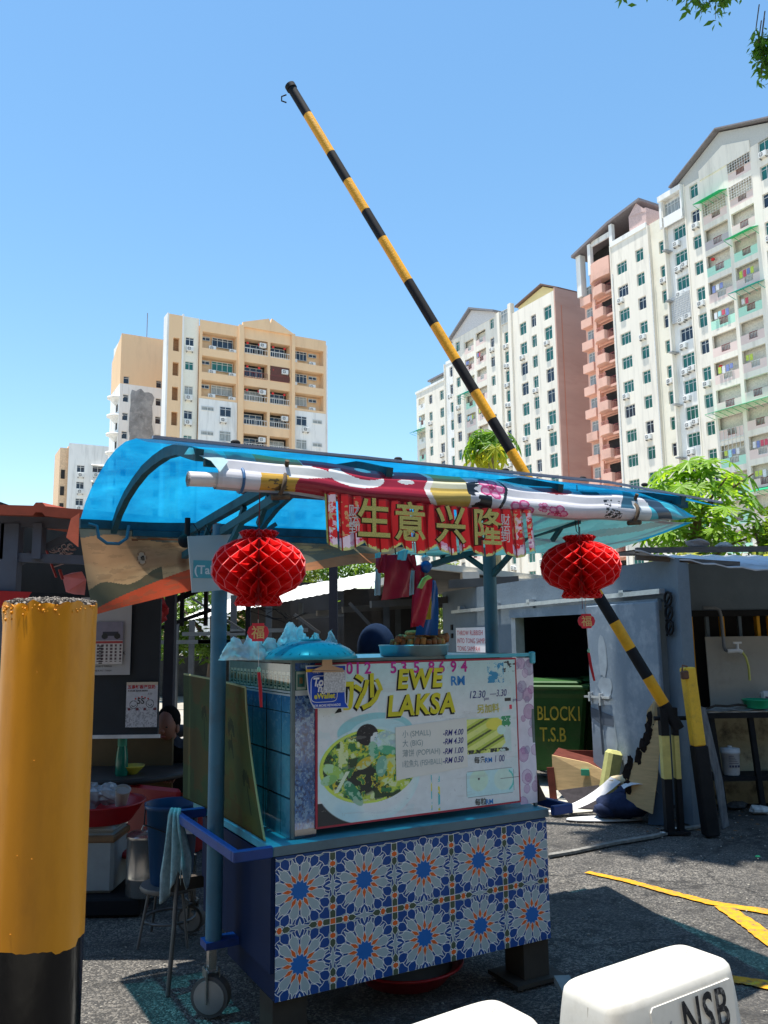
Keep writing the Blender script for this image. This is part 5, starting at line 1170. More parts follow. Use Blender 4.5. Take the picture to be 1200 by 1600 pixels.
for (u, v, r) in ((-.12, .46, .085), (.1, 1.55, .075), (1.45, .9, .08)):
    cs = MB(); cs.bar((u, v, r*2+.02), (u, v, .42), .035, .035); cs.add([(u-.03, v-.03, r*2+.02), (u+.03, v-.03, r*2+.02), (u+.03, v+.03, r*2+.02), (u-.03, v+.03, r*2+.02)], [(0, 1, 2, 3)])
    cs.box(u-.032, u-.026, v-.03, v+.03, r*.7, r*2+.03); cs.box(u+.026, u+.032, v-.03, v+.03, r*.7, r*2+.03); c = cs.build('caster', SST, CT)
    q = MB(); q.tube([(u-.015, v-.02, r), (u+.015, v+.02, r)], r, 30); q.mat(1); q.tube([(u-.018, v-.024, r), (u+.018, v+.024, r)], r*.82, 26); q.build('wheel', [M('wheel_rubber', (.1, .1, .1), .6), M('wheel_hub', (.28, .29, .3), .35, .5)], c)
# side trays, an open frame of blue angle on both sides
def tray(u0, u1, v0, v1, zt, name='side_tray'):
    mb = MB(); mb.bev(u0, u1, v0, v0+.03, zt-.045, zt, .004); mb.bev(u0, u1, v1-.03, v1, zt-.045, zt, .004)
    o_ = u0 if u0 < 0 else u1-.03
    mb.bev(o_, o_+.03, v0+.031, v1-.031, zt-.045, zt, .004); mb.build(name, BLU, CT)
tray(-.19, -.021, -.03, .93, .8); tray(W_+.012, 1.56, -.05, 1.0, .81)
mb = MB(); mb.box(-.02, .0, .0, .93, .3, ZT); mb.build('tray_well', NAVY, CT)
mb = MB(); mb.box(-.17, -.02, .38, .47, .3, .33); mb.build('bracket', BLU, CT)

# ---- printed tile sheet: star rosettes built from polygons
def clip(poly, x0, x1, y0, y1):
    for ax, lim, keep in ((0, x0, 1), (0, x1, -1), (1, y0, 1), (1, y1, -1)):
        out = []
        for i in range(len(poly)):
            a, b = poly[i], poly[(i+1) % len(poly)]; ia = (a[ax]-lim)*keep >= 0; ib = (b[ax]-lim)*keep >= 0
            if ia: out.append(a)
            if ia != ib:
                t = (lim-a[ax])/(b[ax]-a[ax]); out.append((a[0]+(b[0]-a[0])*t, a[1]+(b[1]-a[1])*t))
        poly = out
        if len(poly) < 3: return []
    return poly
PX, PZ = .3015, .2885; U_OFF = .108; Z_OFF = ZT-.002-PZ/2             # centres of the first rosette column / top row
tb = MB(); bgd = []
NT = 0
def tpoly(pts, mt, lvl, cu_, cz_):
    global NT
    NT += 1
    pts = [(cu_+a*PX, cz_+b*PZ) for a, b in pts]; pts = clip(pts, .0, W_, ZB, ZT-.002)
    if pts: tb.mat(mt).add([(a, -.0012-lvl*.0005-(NT % 40)*.000008, b) for a, b in pts], [tuple(range(len(pts)))])
def outlined(pts, mt, lvl, cu_, cz_, e=.0095):
    cx = sum(p[0] for p in pts)/len(pts); cy = sum(p[1] for p in pts)/len(pts); n = len(pts); out = []
    area = sum(pts[i][0]*pts[(i+1) % n][1]-pts[(i+1) % n][0]*pts[i][1] for i in range(n)); sg_ = 1 if area > 0 else -1
    for i in range(n):
        a, b, c = pts[i-1], pts[i], pts[(i+1) % n]
        n1 = Vector((b[1]-a[1], -(b[0]-a[0]))).normalized()*sg_; n2 = Vector((c[1]-b[1], -(c[0]-b[0]))).normalized()*sg_
        m_ = n1+n2; l_ = m_.length; m_ = m_/l_ if l_ > .1 else n1; k = e/max(.45, m_.dot(n1)); out.append((b[0]+m_.x*k, b[1]+m_.y*k))
    tpoly(out, 0, lvl, cu_, cz_); tpoly(pts, mt, lvl+1, cu_, cz_)
tb.mat(1).add([(0, -.0008, ZB), (W_, -.0008, ZB), (W_, -.0008, ZT-.002), (0, -.0008, ZT-.002)], [(0, 1, 2, 3)])
pc = lambda r, a: (r*math.cos(a), r*math.sin(a))
for ci in range(-1, 6):
    for ri in range(3):
        cu_ = U_OFF+ci*PX; cz_ = Z_OFF-ri*PZ
        A0 = PI/12
        for k in range(12):
            a = A0+k*PI/6                              # grey petal
            outlined([pc(.12, a), pc(.2, a-.165), pc(.33, a-.19), pc(.375, a-.125), pc(.385, a-.045), pc(.45, a), pc(.385, a+.045), pc(.375, a+.125), pc(.33, a+.19), pc(.2, a+.165)], 2, 2, cu_, cz_)
            b = k*PI/6                                 # blue hat between petals
            rr = .50 if k % 3 == 0 else .53
            outlined([pc(.345, b), pc(.40, b-.13), pc(.455, b-.15), pc(rr-.02, b-.07), pc(rr-.02, b+.07), pc(.455, b+.15), pc(.40, b+.13)], 1, 3 if k % 3 else 2.2, cu_, cz_)
            outlined([pc(.11, b), pc(.18, b-.165), pc(.265, b), pc(.18, b+.165)], 3, 4, cu_, cz_, .007)
        st = []
        for k in range(24): st.append(pc(.15 if k % 2 else .112, k*PI/12))
        outlined(st, 4, 6, cu_, cz_, .006)
        # borders on the right side and bottom side of the tile
        for (bx, bz, rot) in ((.5, 0, 0), (0, -.5, 1)):
            def rt(p): return (bx+p[0], bz+p[1]) if not rot else (bx+p[1], bz+p[0])
            star = []
            for k in range(8):
                rr = .17 if k % 2 == 0 else .035
                if k % 4 == 0: rr = .1
                star.append(rt(pc(rr, k*PI/4)))
            outlined(star, 2, 4, cu_, cz_)
            for s in (1, -1):
                outlined([rt((0, s*.13)), rt((.04, s*.18)), rt((.04, s*.235)), rt((0, s*.26)), rt((-.04, s*.235)), rt((-.04, s*.18))], 5, 4.5, cu_, cz_)
                outlined([rt((.0, s*.262)), rt((.042, s*.28)), rt((.042, s*.32)), rt((0, s*.342)), rt((-.042, s*.32)), rt((-.042, s*.28))], 3, 5, cu_, cz_)
                outlined([rt((0, s*.34)), rt((.04, s*.365)), rt((.04, s*.455)), rt((-.04, s*.455)), rt((-.04, s*.365))], 5, 4.5, cu_, cz_)
        q = .038; outlined([(.5-q, -.5-q), (.5+q, -.5-q), (.5+q, -.5+q), (.5-q, -.5+q)], 3, 6.5, cu_, cz_)
        for sx in (1, -1):
            for sz in (1, -1):                        # grey corner darts
                outlined([(sx*.46, sz*.46), (sx*.36, sz*.47), (sx*.26, sz*.40), (sx*.345, sz*.345), (sx*.40, sz*.26), (sx*.47, sz*.36)], 1, 1.4, cu_, cz_)
                outlined([(sx*.455, sz*.10), (sx*.4, sz*.24), (sx*.455, sz*.38)], 2, 1.9, cu_, cz_); outlined([(sx*.10, sz*.455), (sx*.24, sz*.4), (sx*.38, sz*.455)], 2, 1.9, cu_, cz_)
TM = lambda n, c: M(n, c, .42, var=.05, scale=7, spec=.3)
tb.build('tile_print_sheet', [TM('print_white', (.86, .86, .84)), TM('print_blue', (.006, .06, .26)), TM('print_grey', (.36, .44, .46)), TM('print_orange', (.75, .13, .02)), TM('print_bright_blue', (.006, .13, .45)), TM('print_green', (.07, .1, .06))], CT)

# ---- glass case on the counter
Z0, Z1 = .797, 1.535
CS = MB(); U0c, U1c, V0c, V1c = .09, 1.415, .05, .9
GFR = M('case_frame', (.13, .17, .17), .45, .2, var=.2, scale=9, dirt=(.05, .05, .05), dirt_a=.5)
for u, v in ((U0c, V0c), (U1c-.015, V0c), (U0c, V1c), (U1c-.015, V1c)): CS.box(u, u+.015, v, v+.015, Z0, Z1)
CS.box(U0c, U1c, V0c, V0c+.015, Z1, Z1+.015); CS.box(U0c, U1c, V1c, V1c+.015, Z1, Z1+.015); CS.box(U0c, U0c+.015, V0c+.015, V1c, Z1, Z1+.015); CS.box(U1c-.015, U1c, V0c+.015, V1c, Z1, Z1+.015)
cf = CS.build('case_frame', GFR, CT)
mb = MB(); mb.box(U0c+.016, U1c-.016, V0c+.016, V1c-.001, Z1+.003, Z1+.012); mb.build('case_top', M('case_top_cyan', (.16, .42, .5), .4, var=.15, scale=6), CT)
mb = MB(); mb.box(U0c+.3, U1c-.02, V1c-.01, V1c, Z0, Z1); mb.box(U0c+.3, U1c-.02, .3, .31, Z0, Z1); mb.build('case_back', DARKIN, CT)
def side_col(S, T):                                      # S front(0)->back(1), T bottom->top
    n_ = fbm(S*9, T*12, 1); n2 = fbm(S*40, T*50, 3)
    b = Paint(S.shape, (.1, .34, .43)); b.put(np.clip((T-.5)*2.6, 0, 1), (.02, .12, .33)); b.put(np.clip((.55-T)*1.2, 0, .55)*(n_ > .45), (.2, .5, .6)); b.put((n2 > .62)*.35, (.2, .4, .5))
    fs_ = S*.85
    for k in range(5): b.put(abs(fs_-.105-.19*k) < .0045, (.015, .07, .1))
    for k in (1, 2, 3): b.put(abs(T-.245*k+.02) < .0052, (.015, .06, .085))
    band = (T > .84)*(T < .955); b.put(band, (.02, .11, .09)); px_ = (fs_*19) % 1; py_ = (T-.84)/.115
    d = np.maximum(abs(px_-.5)*1.0, abs(py_-.5)*.9); b.put(band*(abs(d-.36) < .055), (.35, .42, .34)); b.put(band*(abs(d-.2) < .03), (.3, .3, .2)); b.put(band*(d < .13), (.2, .11, .03))
    b.put((T > .812)*(T < .84), (.5, .55, .56)); b.put((abs(T-.826) < .004), (.02, .08, .1)); b.put(T > .955, (.12, .2, .19))
    return b.out()
GLP = MP('backprinted_glass', .1, spec=.7, coat=.5)
painted('glass_side', 150, 170, lambda S, T: (U0c-.001+0*S, V0c+.015+(V1c-V0c-.02)*(1-S), Z0+(Z1-.005-Z0)*T), lambda S, T: side_col(1-S, T), GLP, CT)
def water_col(S, T):
    n_ = fbm(S*8, T*45, 2); n2 = fbm(S*14+3, T*80, 4); b = Paint(S.shape, (.03, .14, .36)); b.put(np.clip(T*1.3-.2, 0, 1)*.8, (.01, .055, .24)); b.put((n_ > .56)*.5, (.25, .42, .55)); b.put((n2 > .63)*.8, (.005, .02, .08)); b.put((n2 < .3)*.6, (.35, .5, .6))
    b.put(T < .05, (.03, .03, .05)); band = (T > .84)*(T < .955); b.put(band, (.02, .11, .09)); px_ = (S*1.8) % 1; py_ = (T-.84)/.115; d = np.maximum(abs(px_-.5), abs(py_-.5)*.9); b.put(band*(abs(d-.36) < .05), (.35, .42, .34)); b.put(band*(d < .14), (.2, .11, .03)); b.put((T > .812)*(T < .84), (.5, .55, .56))
    return b.out()
painted('printed_film', 40, 200, lambda S, T: (U0c+.016+.1*S, V0c-.001+0*S, Z0+(Z1-Z0)*T), water_col, GLP, CT)
# ---- menu board
MU0, MU1, MZ0, MZ1 = .2, 1.305, .828, 1.532; MV = .045
mb = MB(); mb.box(MU0, MU1, MV-.004, MV+.004, MZ0, MZ1); MBD = mb.build('menu_board', M('menu_red_edge', (.42, .02, .05), .4, var=.08), CT)
def cz(x, y): return onv(x/2.2222+340, y/2.2222+940, MV)
def menu_col(S, T):
    U = MU0+.009+(MU1-MU0-.018)*S; Z = MZ0+.009+(MZ1-MZ0-.018)*T
    b = Paint(S.shape, (.6, .63, .64)); n1 = fbm(U*9, Z*9, 1)
    b.put(np.clip((Z-1.3)/.2, 0, 1)*.75, (.36, .56, .58)); b.put((n1 > .6)*.25, (.42, .6, .62))
    def E(x, y, rx, ry, ang=0):
        c = cz(x, y); e1 = cz(x+rx, y); e2 = cz(x, y-ry); a_ = abs(e1[0]-c[0]); h_ = abs(e2[1]-c[1]); dx = U-c[0]; dz = Z-c[1]; ca, sa = math.cos(ang), math.sin(ang)
        return ((dx*ca+dz*sa)/a_)**2+((-dx*sa+dz*ca)/h_)**2
    soft = lambda e, w_=.05: np.clip((1-e)/w_, 0, 1)
    c0 = cz(338, 790); c1 = cz(460, 690); b.put((U < c1[0]+.05)*(Z < c1[1]+.0), (.006, .012, .02))
    b.put(soft(E(548, 450, 130, 66)), (.25, .52, .56)); b.put(soft(E(560, 455, 100, 50)), (.42, .62, .66))
    bowl = soft(E(525, 600, 178, 168), .04); b.put(bowl, (.5, .66, .7)); b.put(soft(E(560, 640, 140, 120), .6)*bowl*.8, (.68, .72, .73)); b.put(soft(E(450, 730, 60, 50), .9)*bowl*.5, (.3, .55, .62))
    s0 = E(527, 570, 166, 128); soup = soft(s0, .03)
    b.put(soup, (.42, .52, .06)); f1 = fbm(U*26, Z*30, 5); f2 = fbm(U*44+9, Z*48, 2); f3 = fbm(U*18+4, Z*20, 6, 3)
    b.put(soup*(f1 > .50), (.12, .27, .05)); b.put(soup*(f1 > .58), (.02, .05, .02)); b.put(soup*(f2 > .57)*(f1 < .55), (.55, .62, .32)); b.put(soup*(f3 > .6)*(f2 < .5), (.5, .42, .03)); b.put(soup*(f2 < .36), (.03, .16, .05))
    b.put(soup*(s0 > .86)*(U < .55), (.5, .62, .08)); b.put(soup*soft(E(500, 620, 70, 60), .4)*(f2 > .42), (.012, .02, .018))
    b.put(soft(E(518, 462, 38, 38), .05), (.01, .01, .015)); b.put(soft(E(548, 480, 20, 28), .1)*(f2 > .47), (.55, .6, .6)); b.put(soft(E(590, 480, 48, 36), .1)*(1-soup*.3), (.45, .63, .68))
    for (x, y, rx, ry, an, c) in ((540, 515, 18, 32, .3, (.05, .32, .17)), (568, 570, 20, 38, -.2, (.16, .38, .28)), (590, 515, 38, 16, -.2, (.08, .36, .2)), (470, 665, 50, 22, -.9, (.02, .2, .1)), (400, 590, 42, 22, -.5, (.3, .5, .1)), (385, 620, 30, 18, .2, (.2, .42, .12)), (600, 562, 14, 36, .1, (.55, .5, .03)), (510, 560, 34, 18, .4, (.5, .4, .03))):
        m_ = soft(E(x, y, rx, ry, an), .15); b.put(m_, c); b.put(m_*(f2 > .55)*.6, (.4, .6, .45)); 
    a_ = cz(410, 665); c_ = cz(450, 590); d = abs((U-a_[0])*(c_[1]-a_[1])-(Z-a_[1])*(c_[0]-a_[0]))/math.hypot(c_[0]-a_[0], c_[1]-a_[1]); b.put((d < .008)*(Z > a_[1])*(Z < c_[1]), (.6, .68, .5))
    # chopstick streaks
    for x0_, w2 in ((740, 4), (765, 8)):
        a_ = cz(x0_, 725); c_ = cz(x0_+5, 600); m_ = (U > a_[0])*(U < a_[0]+w2*.0012)*(Z > a_[1])*(Z < c_[1]); b.put(m_*(fbm(U*60, Z*50, 3) > .42), (.05, .4, .45)); b.put(m_*(fbm(U*60, Z*50, 6) > .6), (.6, .55, .05))
    # roll photo
    a_, c_ = cz(862, 532), cz(1015, 396); ph = (U > a_[0])*(U < c_[0])*(Z > a_[1])*(Z < c_[1]); b.put(ph, (.5, .62, .6)); x = (U-a_[0])/(c_[0]-a_[0]); y = (Z-a_[1])/(c_[1]-a_[1])
    q = (y*.62-x*.42)*1.0; k_ = (q*4.2+.3) % 1; inside = (x+y*.2 < .92)*(y < .97)
    roll = ph*inside*(x < .35+.65*y+.35); b.put(roll, (.42, .5, .07)); b.put(roll*(abs(k_-.5) < .22), (.62, .66, .2)); b.put(roll*(abs(k_-.5) > .42), (.07, .09, .02)); b.put(ph*soft(((x-.63)/.2)**2+((y-.8)/.18)**2, .2), (.7, .62, .08)); b.put(ph*soft(((x-.9)/.14)**2+((y-.88)/.2)**2, .2)*(fbm(U*70, Z*70, 2) > .4), (.03, .25, .1)); b.put(ph*soft(((x-.78)/.1)**2+((y-.62)/.14)**2, .2), (.5, .72, .62))
    b.put(ph*(y < .12)*(fbm(U*80, Z*80, 4) > .5), (.02, .03, .02))
    # second photo
    a_, c_ = cz(862, 683), cz(1025, 573); cut = .012; ph = (U > a_[0])*(U < c_[0])*(Z > a_[1])*(Z < c_[1]); dxm = np.minimum(U-a_[0], c_[0]-U); dzm = np.minimum(Z-a_[1], c_[1]-Z); ph = ph*(dxm+dzm > cut)
    b.put(ph, (.2, .25, .26)); ph2 = ph*(dxm > .003)*(dzm > .003); b.put(ph2, (.45, .66, .68)); b.put(ph2*soft(E(905, 620, 34, 40), .2), (.5, .68, .55)); b.put(ph2*soft(E(990, 615, 34, 40), .2), (.52, .7, .6)); b.put(ph2*(abs(E(990, 620, 40, 44)-.8) < .12)*(U > cz(990, 0)[0]), (.1, .5, .45)); b.put(ph2*soft(E(905, 615, 4, 4), .1), (.05, .06, .06)); b.put((abs(Z-cz(1000, 612)[1]) < .0016)*(U > cz(960, 0)[0]), (.12, .14, .13))
    # logo patch and ink marks at the top right
    a_, c_ = cz(935, 282), cz(990, 212); lg = (U > a_[0])*(U < c_[0])*(Z > a_[1])*(Z < c_[1]); g1 = fbm(U*34, Z*40, 7, 3); b.put(lg*(g1 > .5), (.02, .22, .42)); b.put(lg*(g1 > .42)*(g1 < .45), (.02, .3, .5))
    a_, c_ = cz(990, 245), cz(1032, 205); b.put((U > a_[0])*(U < c_[0])*(Z > a_[1])*(Z < c_[1])*(fbm(U*90, Z*90, 2) > .6), (.02, .02, .03))
    for (x0_, y0_, x1_, y1_, c) in ((995, 345, 1015, 333, (.02, .02, .02)), (1010, 372, 1020, 358, (.6, .02, .06))): a_, c_ = cz(x0_, y0_), cz(x1_, y1_); b.put((U > a_[0])*(U < c_[0])*(Z > a_[1])*(Z < c_[1]), c)
    b.put((fbm(U*110, Z*110, 3) > .8)*.4, (.3, .3, .3)); b.put((fbm(U*5, Z*40, 6) > .7)*.18, (.35, .35, .33))
    return [np.minimum(c*1.3, .88) for c in b.out()]
painted('menu_print', 400, 260, lambda S, T: (MU0+.009+(MU1-MU0-.018)*S, MV-.0055+0*S, MZ0+.009+(MZ1-MZ0-.018)*T), menu_col, MP('menu_vinyl', .38, grain=.06), MBD)
a_, c_ = cz(618, 620), cz(861, 402)
mb = MB(); mb.prism([(a_[0], a_[1]), (c_[0], a_[1]+.028), (c_[0], c_[1]), (a_[0]-.002, c_[1]-.022)], lambda a, b, d: (a, d, b), MV-.0085, MV-.0065); PSH = mb.build('price_sheet', M('paper_warm', (.8, .78, .72), .7, var=.04), MBD)
def ml(tx, x, y, size, mat, par=MBD, v=-.0072, **k):
    p = cz(x, y); return lettering('lettering', tx, size, mat, par, (p[0], MV+v, p[1]), **k)
GRYL = M('grey_print', (.28, .36, .38), .7); BPEN = M('blue_pen', (.015, .02, .22), .5); MAG = M('magenta_print', (.55, .015, .3), .5); YELP = M('yellow_print', (.66, .6, .02), .45); BLKP = M('black_print', (.012, .012, .012), .5); BLP2 = M('blue_print', (.01, .22, .62), .5); WHTP = M('white_print', (.72, .72, .72), .6)
for tx, x, y in (('小 (SMALL)', 638, 470), ('大 (BIG)', 638, 503), ('薄饼 (POPIAH)', 638, 538), ('1粒魚丸 (FISHBALL)', 636, 575)): ml(tx, x, y, .036, GRYL, PSH, -.0092, sx=.9 if len(tx) < 12 else .72)
for tx, x, y in (('-RM 4.00', 778, 466), ('-RM 4.30', 778, 496), ('-RM 1.00', 778, 530), ('-RM 0.50', 778, 562)): ml(tx, x, y, .038, BPEN, PSH, -.0092, sx=.82, shear=.25, offset=.0006)
for ch, x in zip('0125358694', (443, 472, 507, 597, 633, 677, 729, 765, 806, 843)): ml(ch, x, 251 - (x-440)*.02, .072, MAG, offset=.0018)
def shadowed(tx, x, y, s, sx=1, sh=.12, sp=1):
    ml(tx, x-7, y+6, s, WHTP, v=-.0066, offset=.008, sx=sx, shear=sh, space=sp); ml(tx, x-5, y+4.5, s, BLKP, v=-.0069, offset=.0065, sx=sx, shear=sh, space=sp); ml(tx, x, y, s, YELP, v=-.0074, offset=.0045, sx=sx, shear=sh, space=sp)
shadowed('EWE', 621, 300, .12, .95, sp=1.12); shadowed('LAKSA', 586, 396, .128, .92, sp=1.1); shadowed('沙', 470, 362, .165, .92, 0); 
shadowed('叻', 366, 368, .165, .95, 0)
ml('RM', 806, 291, .062, BLP2, offset=.0014); ml('12.30', 868, 336, .05, BPEN, shear=.2, sx=.9); ml('pm', 922, 342, .024, BPEN); ml('—3.30', 942, 330, .047, BPEN, shear=.2, sx=.8); ml('pm', 1022, 345, .022, BPEN)
ml('另加料', 898, 385, .045, M('pale_yellow_print', (.6, .55, .12), .6), offset=.001); ml('每条', 888, 560, .034, BLKP, offset=.0003); ml('RM', 925, 559, .033, BLP2, offset=.0006); ml('1 00', 957, 557, .045, BPEN, shear=.1, sx=.8); ml('每粒', 891, 706, .034, BLKP, offset=.0003); ml('RM', 928, 704, .033, BLP2, offset=.0006)
# floral wrap strip at the right of the board
def flor(S, T):
    b = Paint(S.shape, (.78, .74, .84)); rr = random.Random(5)
    for i in range(26):
        cx, cy, r = rr.random(), rr.random(), rr.uniform(.14, .34); d = np.sqrt(((S-cx)/r)**2+((T-cy)*6.2/r)**2); c = rr.choice([(.42, .12, .36), (.5, .25, .5), (.28, .24, .42), (.6, .4, .6)]); b.put((d < 1)*.55, c); b.put((abs(d-.97) < .05)*.6, (.3, .15, .35)); b.put((abs(d-.5) < .06)*.3, (.7, .6, .75))
    return b.out()
painted('floral_wrap', 40, 200, lambda S, T: (1.308+.106*S, .048-.004*np.sin(T*9)+0*S, .815+.715*T), flor, MP('floral_vinyl', .45, grain=.08), CT)
mb = MB(); mb.add([(1.408, .05, 1.0), (1.418, .03, .9), (1.45, .02, .83), (1.43, .06, .815), (1.41, .06, .82), (1.425, .07, .95)], [(0, 1, 2, 3, 4, 5)]); mb.build('peeling_edge', M('peel_brown', (.12, .09, .07), .8), CT)
mb = MB(); mb.box(MU1-.42, 1.425, .04, .07, 1.5365, 1.553); mb.bev(1.395, 1.425, .03, .06, 1.5, 1.56, .006); mb.build('top_trim', M('cyan_trim', (.08, .45, .6), .4, var=.1), CT)
# ---- poles and roof frame
for (u, v, zb, zt) in ((-.125, .42, .31, 2.18), (1.455, .45, .31, 2.2)):
    mb = MB(); mb.tube([(u, v, zb), (u, v, zt)], .037, 20); mb.build('pole', STL, CT)
STD = M('roof_steel_teal', (.02, .085, .11), .5, var=.2, scale=8, dirt=(.01, .02, .025), dirt_s=7, dirt_a=.6)
mb = MB()
for u in (-.125, 1.455):
    mb.bar((u, 1.1, 2.2), (u, -.42, 2.27), .035, .04); mb.bar((u, 1.05, 2.09), (u, -.3, 2.2), .03, .035)
    for v in (.95, .7, .2, -.1): mb.bar((u, v, 2.12), (u, v-.12, 2.22), .02, .02)
    mb.bar((u, .42, 1.98), (u, .1, 2.17), .025, .025); mb.bar((u, .42, 1.98), (u, .72, 2.13), .025, .025); mb.bar((u, .42, 2.0), (u+.28, .42, 2.2), .02, .02)
mb.build('side_truss', STD, CT)
mb = MB(); mb.bar((-.66, 1.1, 2.245), (2.15, 1.1, 2.27), .05, .055); mb.bar((-.4, 1.06, 2.2), (1.9, 1.06, 2.21), .03, .03); mb.bar((-.45, -.4, 2.3), (2.1, -.4, 2.3), .03, .03); mb.build('roof_rail', STD, CT)
mb = MB(); mb.bar((-.12, .12, 2.31), (1.9, .12, 2.31), .045, .05); mb.build('roof_beam', M('rust_beam', (.12, .055, .05), .7, var=.15), CT)
mb = MB(); mb.tube([onu_ for onu_ in [(-.62, 1.08, 2.24), (-.58, 1.07, 2.23), (-.57, 1.06, 2.17), (-.53, 1.05, 2.14), (-.47, 1.05, 2.14), (-.43, 1.05, 2.17), (-.42, 1.06, 2.24)]], .009, 8); mb.build('hook_rail', STL, CT)
ARC = [(1.1, 2.25), (.95, 2.33), (.78, 2.385), (.6, 2.42), (.4, 2.445), (.2, 2.45), (0, 2.445), (-.2, 2.42), (-.4, 2.362), (-.475, 2.342)]
def arc_at(v, dz=0):
    for i in range(len(ARC)-1):
        a, b = ARC[i], ARC[i+1]
        if a[0] >= v >= b[0]: return a[1]+(b[1]-a[1])*(a[0]-v)/(a[0]-b[0])+dz
    return ARC[-1][1]+dz
for u in (-.49, .3, 1.2, 2.0):
    mb = MB()
    for i in range(len(ARC)-1): mb.bar((u, ARC[i][0], ARC[i][1]-.035), (u, ARC[i+1][0], ARC[i+1][1]-.035), .03, .045, up=(0, 0, 1))
    mb.build('roof_rib', STD, CT)
def roof_mat():
    m = bpy.data.materials.new('blue_polycarbonate'); m.use_nodes = True; t = m.node_tree; N = t.nodes; L = t.links; b = N['Principled BSDF']
    tc = N.new('ShaderNodeTexCoord'); n = N.new('ShaderNodeTexNoise'); n.inputs['Scale'].default_value = 3; n.inputs['Detail'].default_value = 9; n.inputs['Roughness'].default_value = .65; L.new(tc.outputs['Object'], n.inputs['Vector'])
    rp_ = N.new('ShaderNodeValToRGB'); L.new(n.outputs[0], rp_.inputs[0]); rp_.color_ramp.elements[0].position = .3; rp_.color_ramp.elements[0].color = (.0, .1, .27, 1); rp_.color_ramp.elements[1].position = .72; rp_.color_ramp.elements[1].color = (.008, .27, .5, 1)
    b.inputs['Roughness'].default_value = .22; L.new(rp_.outputs[0], b.inputs['Base Color'])
    tr = N.new('ShaderNodeBsdfTranslucent'); L.new(rp_.outputs[0], tr.inputs[0]); tp = N.new('ShaderNodeBsdfTransparent'); tp.inputs[0].default_value = (.07, .62, .82, 1)
    m1 = N.new('ShaderNodeMixShader'); m1.inputs[0].default_value = .29; L.new(tr.outputs[0], m1.inputs[1]); L.new(tp.outputs[0], m1.inputs[2])
    m2 = N.new('ShaderNodeMixShader'); m2.inputs[0].default_value = .24; L.new(m1.outputs[0], m2.inputs[1]); L.new(b.outputs[0], m2.inputs[2]); L.new(m2.outputs[0], N['Material Output'].inputs[0]); return m
mb = MB(); nu = 30; prof = [(v, z) for v, z in ARC]
fine = []
for i in range(len(prof)-1):
    for k in range(3): fine.append((prof[i][0]+(prof[i+1][0]-prof[i][0])*k/3, prof[i][1]+(prof[i+1][1]-prof[i][1])*k/3))
fine.append(prof[-1])
for i in range(nu+1):
    u = -.66+2.96*i/nu
    for j, (v, z) in enumerate(fine): mb.v.append((u, v, z+.012*math.sin(u*2.1+1)+.004*math.sin(u*9+v*7)-(max(0, u-1.9)*.1)))
nf = len(fine)
for i in range(nu):
    for j in range(nf-1): a = i*nf+j; mb.f.append((a, a+nf, a+nf+1, a+1)); mb.m.append(0); mb.sm.append(True)
rs = mb.build('roof_sheet', roof_mat(), CT)
mb = MB(); mb.bar((-.66, -.472, 2.357), (1.5, -.472, 2.364), .02, .01); mb.bar((1.5, -.472, 2.364), (2.29, -.472, 2.317), .01, .01); mb.build('roof_edge_strip', M('edge_strip_grey', (.3, .32, .4), .4, .3), CT)
for u in (-.35, .35, .9, 1.35, 1.75):
    mb = MB(); mb.ell((u, -.46, 2.372+.0*u), (.02, .015, .01), 8, 5); mb.build('roof_screw', BLK, CT)

# ---- the printed banner rolled along the roof front
PXU = ([260, 300, 330, 508, 560, 835, 1030, 1087], [-.62, -.51, -.44, .02, .17, 1.05, 1.85, 2.11])
U2P = lambda u: np.interp(u, PXU[1], PXU[0])
RB = on_cart('banner_roll', 'long printed vinyl banner rolled up along the front edge of the blue roof', 'banner', 0, 0, 0)
TC = (-.475, 2.226); TR = .041
ang = [(-.43, 2.338), (-.475, 2.315), (-.505, 2.29)]
for k in range(14): t = R_(150-k*21.5); ang.append((TC[0]-TR*math.sin(t)*1.05+.0, TC[1]+TR*math.cos(PI-t)*-1*1.0))
ang = [(-.43, 2.338), (-.462, 2.318), (-.492, 2.292)]+[(TC[0]-TR*math.cos(R_(a)), TC[1]+TR*math.sin(R_(a))) for a in range(50, -215, -18)]
na = len(ang); lens = [0]
for i in range(1, na): lens.append(lens[-1]+math.hypot(ang[i][0]-ang[i-1][0], ang[i][1]-ang[i-1][1]))
lens = np.array(lens)/lens[-1]; AV = np.array([a[0] for a in ang]); AZ = np.array([a[1] for a in ang])
def ban_pos(S, T):
    u = -.43+2.53*S; t = T; v = np.interp(t, lens, AV); z = np.interp(t, lens, AZ)
    k_ = np.clip((u-1.72)/.38, 0, 1); k_ = k_*k_*(3-2*k_); v = v*(1-.82*k_)+(-.455)*.82*k_; z = z*(1-.82*k_)+(2.255-.02*k_)*.82*k_; z = z+.012*k_*np.sin(u*20+T*6)
    sag = -.012*np.sin(PI*S)+.006*np.sin(S*17)+.003*np.sin(S*41+T*4); return u, v+.004*np.sin(S*23+T*5), z+sag
